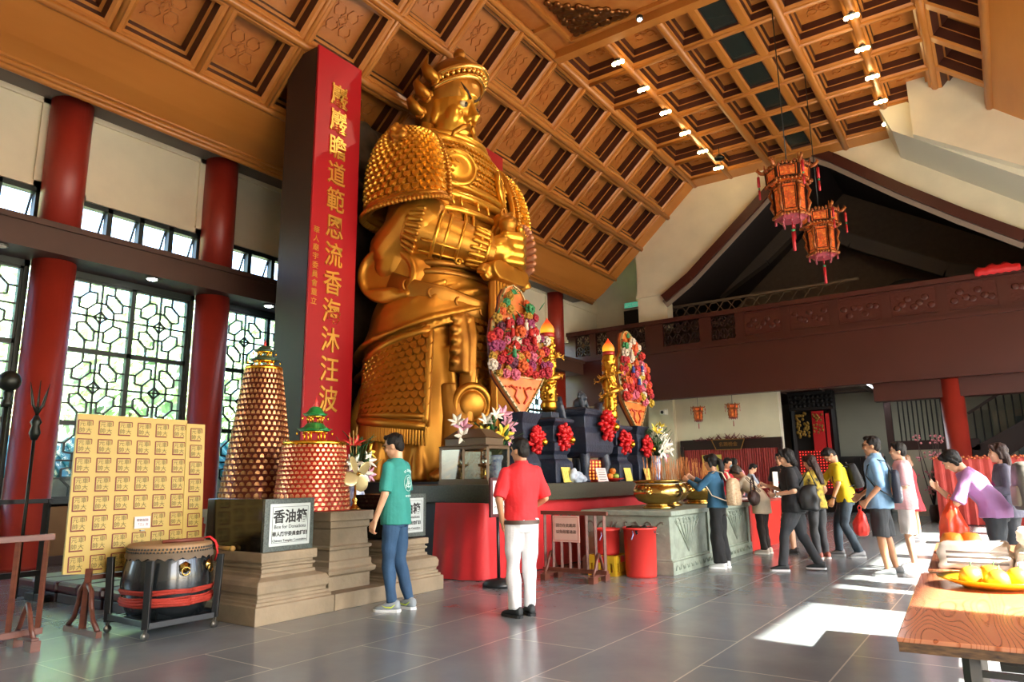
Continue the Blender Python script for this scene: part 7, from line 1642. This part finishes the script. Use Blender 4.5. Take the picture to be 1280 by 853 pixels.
t, w_, u_, W, arm = person('young man in a pink T-shirt and pale shorts, standing behind the man in light blue', (-1.22, 11.3, 0), 95, 1.74, 'm', 1.0, 0, (0, 0), {'L': ((-.23, -.02, 1.12), (-.2, .2, 1.0)), 'R': ((.22, 0, 1.13), (.14, .25, 1.02))}, None, 0, 'short', None, M_pink, 1.0, .8, cloth('pale_shorts', '#c8c2bc'), 'shorts', '#d8d8d8', '#f0f0f0', .01, untuck=.036)
tp = thing('paper_sheet', 'white paper held by the young man in pink', 'paper', W @ V((-.2, .3, .9))); tp.rotation_euler = (.2, .2, R(60)); mb = MB(); mb.bx(-.13, .13, -.002, .002, -.2, .14); mb.build('sheet', M_white, tp)
M_rdress = cloth('red_dress', '#b8202c')
t, w_, u_, W, arm = person('woman in a red dress with brown hair, behind the young man in pink', (-1.62, 16.2, 0), 75, 1.68, 'f', 1.0, 4, (0, 10), {'R': ((.2, .12, 1.12), (.14, .3, 1.02)), 'L': ((-.2, .14, 1.12), (-.08, .3, 1.02))}, {'L': [(-.08, 0, .9), (-.085, .01, .49), (-.085, -.02, .09), 6], 'R': [(.08, 0, .9), (.085, .01, .49), (.085, -.02, .09), -6], 'hem': .58}, 0, 'bob', mat('light_brown_hair', '#6e4a30', .4, bump=.4, bscale=90), M_rdress, 1.9, .88, M_rdress, 'skirt', '#e0e0e0', '#ffffff', .012)
M_pur = cloth('lilac_tee', '#a878a8')
t, w_, u_, W, arm = person('woman in a lilac T-shirt bowing with her palms pressed together', (-.17, 9.5, 0), 90, 1.66, 'f', 1.12, 32, (0, 8), {'L': ((-.21, .36, 1.0), (-.035, .53, 1.16)), 'R': ((.21, .36, 1.0), (.035, .53, 1.16))}, None, 0, 'bobx', None, M_pur, .95, .84, M_char, 'trousers', '#3a3a3c', '#4a4a4c', .0085, untuck=.03, curl=(.12, .12), thumb={'L': (.0, .2, 1), 'R': (0, .2, 1)})
carrier('orange red plastic bag hanging from the arm of the bowing woman in lilac', W @ V((-.2, .4, 1.0)), (.15, .55), M_obag)
M_plaid = mat('cloth_grey_plaid', '#4a4a56', .8, col2='#5e5c6a', vscale=26, stretch=(1, 1, .4), bump=.2, bscale=30)
t, w_, u_, W, arm = person('woman with long dark brown hair in a grey plaid jacket, behind the bowing woman', (-.04, 10.7, 0), 98, 1.66, 'f', 1.12, 2, (0, 0), {'L': ((-.25, .02, 1.12), (-.14, .26, 1.14)), 'R': ((.24, .04, 1.12), (.1, .28, 1.16))}, None, 0, 'long', M_hairb, M_plaid, 1.9, .78, M_char, 'trousers', '#2a2a2c', '#3a3a3c', .0095, untuck=.034)
mb = MB(); mb.loft([[u_(p) for p in circ((0, .05, z), rx, ry, 16)] for z, rx, ry in ((1.0, .09, .1), (1.2, .1, .105), (1.36, .07, .07))]); mb.build('magenta_blouse', cloth('magenta', '#8a2a6a'), t, world=True)
t, w_, u_, W, arm = person('person in black at the right edge of the picture, carrying a grey backpack', (.37, 9.35, 0), -75, 1.66, 'm', 1.05, 6, (0, 8), None, None, 0, 'short', None, M_blk, 1.9, .84, M_blk, 'trousers', '#2a2a2c', '#3a3a3c', .011)
daypack('worn grey green backpack with beige trim at the right edge of the picture', W, (0, -.24, 1.14), (.34, .22, .5), mat('grey_green_canvas', '#4a4c46', .7, col2='#6a625a', vscale=7), mat('beige_strap', '#a89884', .6), pattern=mat('beige_canvas', '#8a7c6c', .7))
# --- people behind the counter and far away
t, w_, u_, W, arm = person('attendant in red with a blue face mask, behind the red counter', (-5.15, 15.6, 0), -100, 1.7, 'f', 1., 6, (0, 14), {'L': ((-.2, .25, 1.14), (-.1, .45, 1.05)), 'R': ((.2, .25, 1.14), (.1, .45, 1.05))}, None, 0, 'short', None, M_rdress, .9, .84, M_blk, 'trousers', '#2a2a2c', '#3a3a3c', .013)
hb = MB(); hb.ell(u_((0, .11, 1.54)), (.055, .035, .045), 12, 8); hb.build('face_mask', mat('blue_mask', '#7ab0c8', .7), t, world=True)
person('person in pink sleeves and a dark vest, behind the red counter', (-5.3, 16.8, 0), 20, 1.72, 'f', 1.05, 4, (0, 20), {'R': ((.26, -.02, 1.12), (.2, .15, 1.0))}, None, 1, 'short', None, cloth('pink_sleeve', '#d08a9a'), 1.9, .84, M_blk, 'trousers', '#2a2a2c', '#3a3a3c', .013)
t, w_, u_, W, arm = person('person in a pale grey shirt and navy apron, farthest behind the red counter', (-5.2, 17.5, 0), -60, 1.6, 'f', 1., 10, (0, 24), {'L': ((-.2, .2, 1.12), (-.05, .38, 1.1)), 'R': ((.2, .2, 1.12), (.05, .38, 1.1))}, None, 0, 'short', None, cloth('pale_grey', '#9aa4b4'), .9, .84, cloth('navy', '#1c2434'), 'trousers', '#2a2a2c', '#3a3a3c', .013)
person('man in dark clothes at the far end of the red counter', (-3.95, 15.6, 0), 175, 1.76, 'm', 1., 0, (0, 5), None, None, 1, 'short', None, cloth('dark_grey', '#232528'), .9, .84, M_char, 'trousers', '#2a2a2c', '#3a3a3c', .013)
person('person in a red shirt far back beside the black cabinet', (-4.05, 25.6, 0), 100, 1.52, 'm', 1., 4, (0, 10), {'L': ((-.22, .1, 1.12), (-.1, .3, 1.06))}, None, 0, 'short', None, M_rdress, .9, .84, M_blk, 'trousers', '#1c1c1e', '#e0e0e0', .014)
# ------------------------------------------------------------------ groups of look-alike things
GR = {'niche_tower': 'cone towers of niches', 'donation_box': 'granite donation boxes', 'stone_pedestal': 'stone pedestals in a row', 'ribbon_rosette': 'red rosettes on the stone vessels', 'yellow_talisman': 'yellow papers on the altar', 'stone_candlestick': 'stone candlesticks', 'dragon_candle': 'gilded dragon candles', 'stone_vase': 'stone vases', 'flowered_plaque': 'flowered plaques', 'incense_urn': 'brass incense urns', 'red_bucket': 'red buckets', 'palace_lantern': 'hanging lanterns', 'tree': 'trees outside the windows', 'downlight': 'downlights under the beam', 'couplet_board': 'couplet boards beside the statue', 'wooden_barrier': 'wooden barriers', 'folding_table': 'folding tables', 'oil_lamp': 'oil lamps in the cabinet', 'glass_lamp_cabinet': 'glass lamp cabinets', 'lily_vase': 'lily vases on the altar', 'pear': 'fruit on the yellow plate', 'orange': 'oranges', 'apple': 'green apples', 'wrapped_bundle': 'wrapped bundles on the table', 'plastic_carrier_bag': 'plastic carrier bags', 'backpack': 'backpacks worn by visitors', 'person': 'people in the hall'}
import re as _re
for o in list(bpy.data.objects):
    if o.get('category') and not o.get('group'):
        g = GR.get(_re.sub(r'\.\d+$', '', o.name))
        if g: o['group'] = g
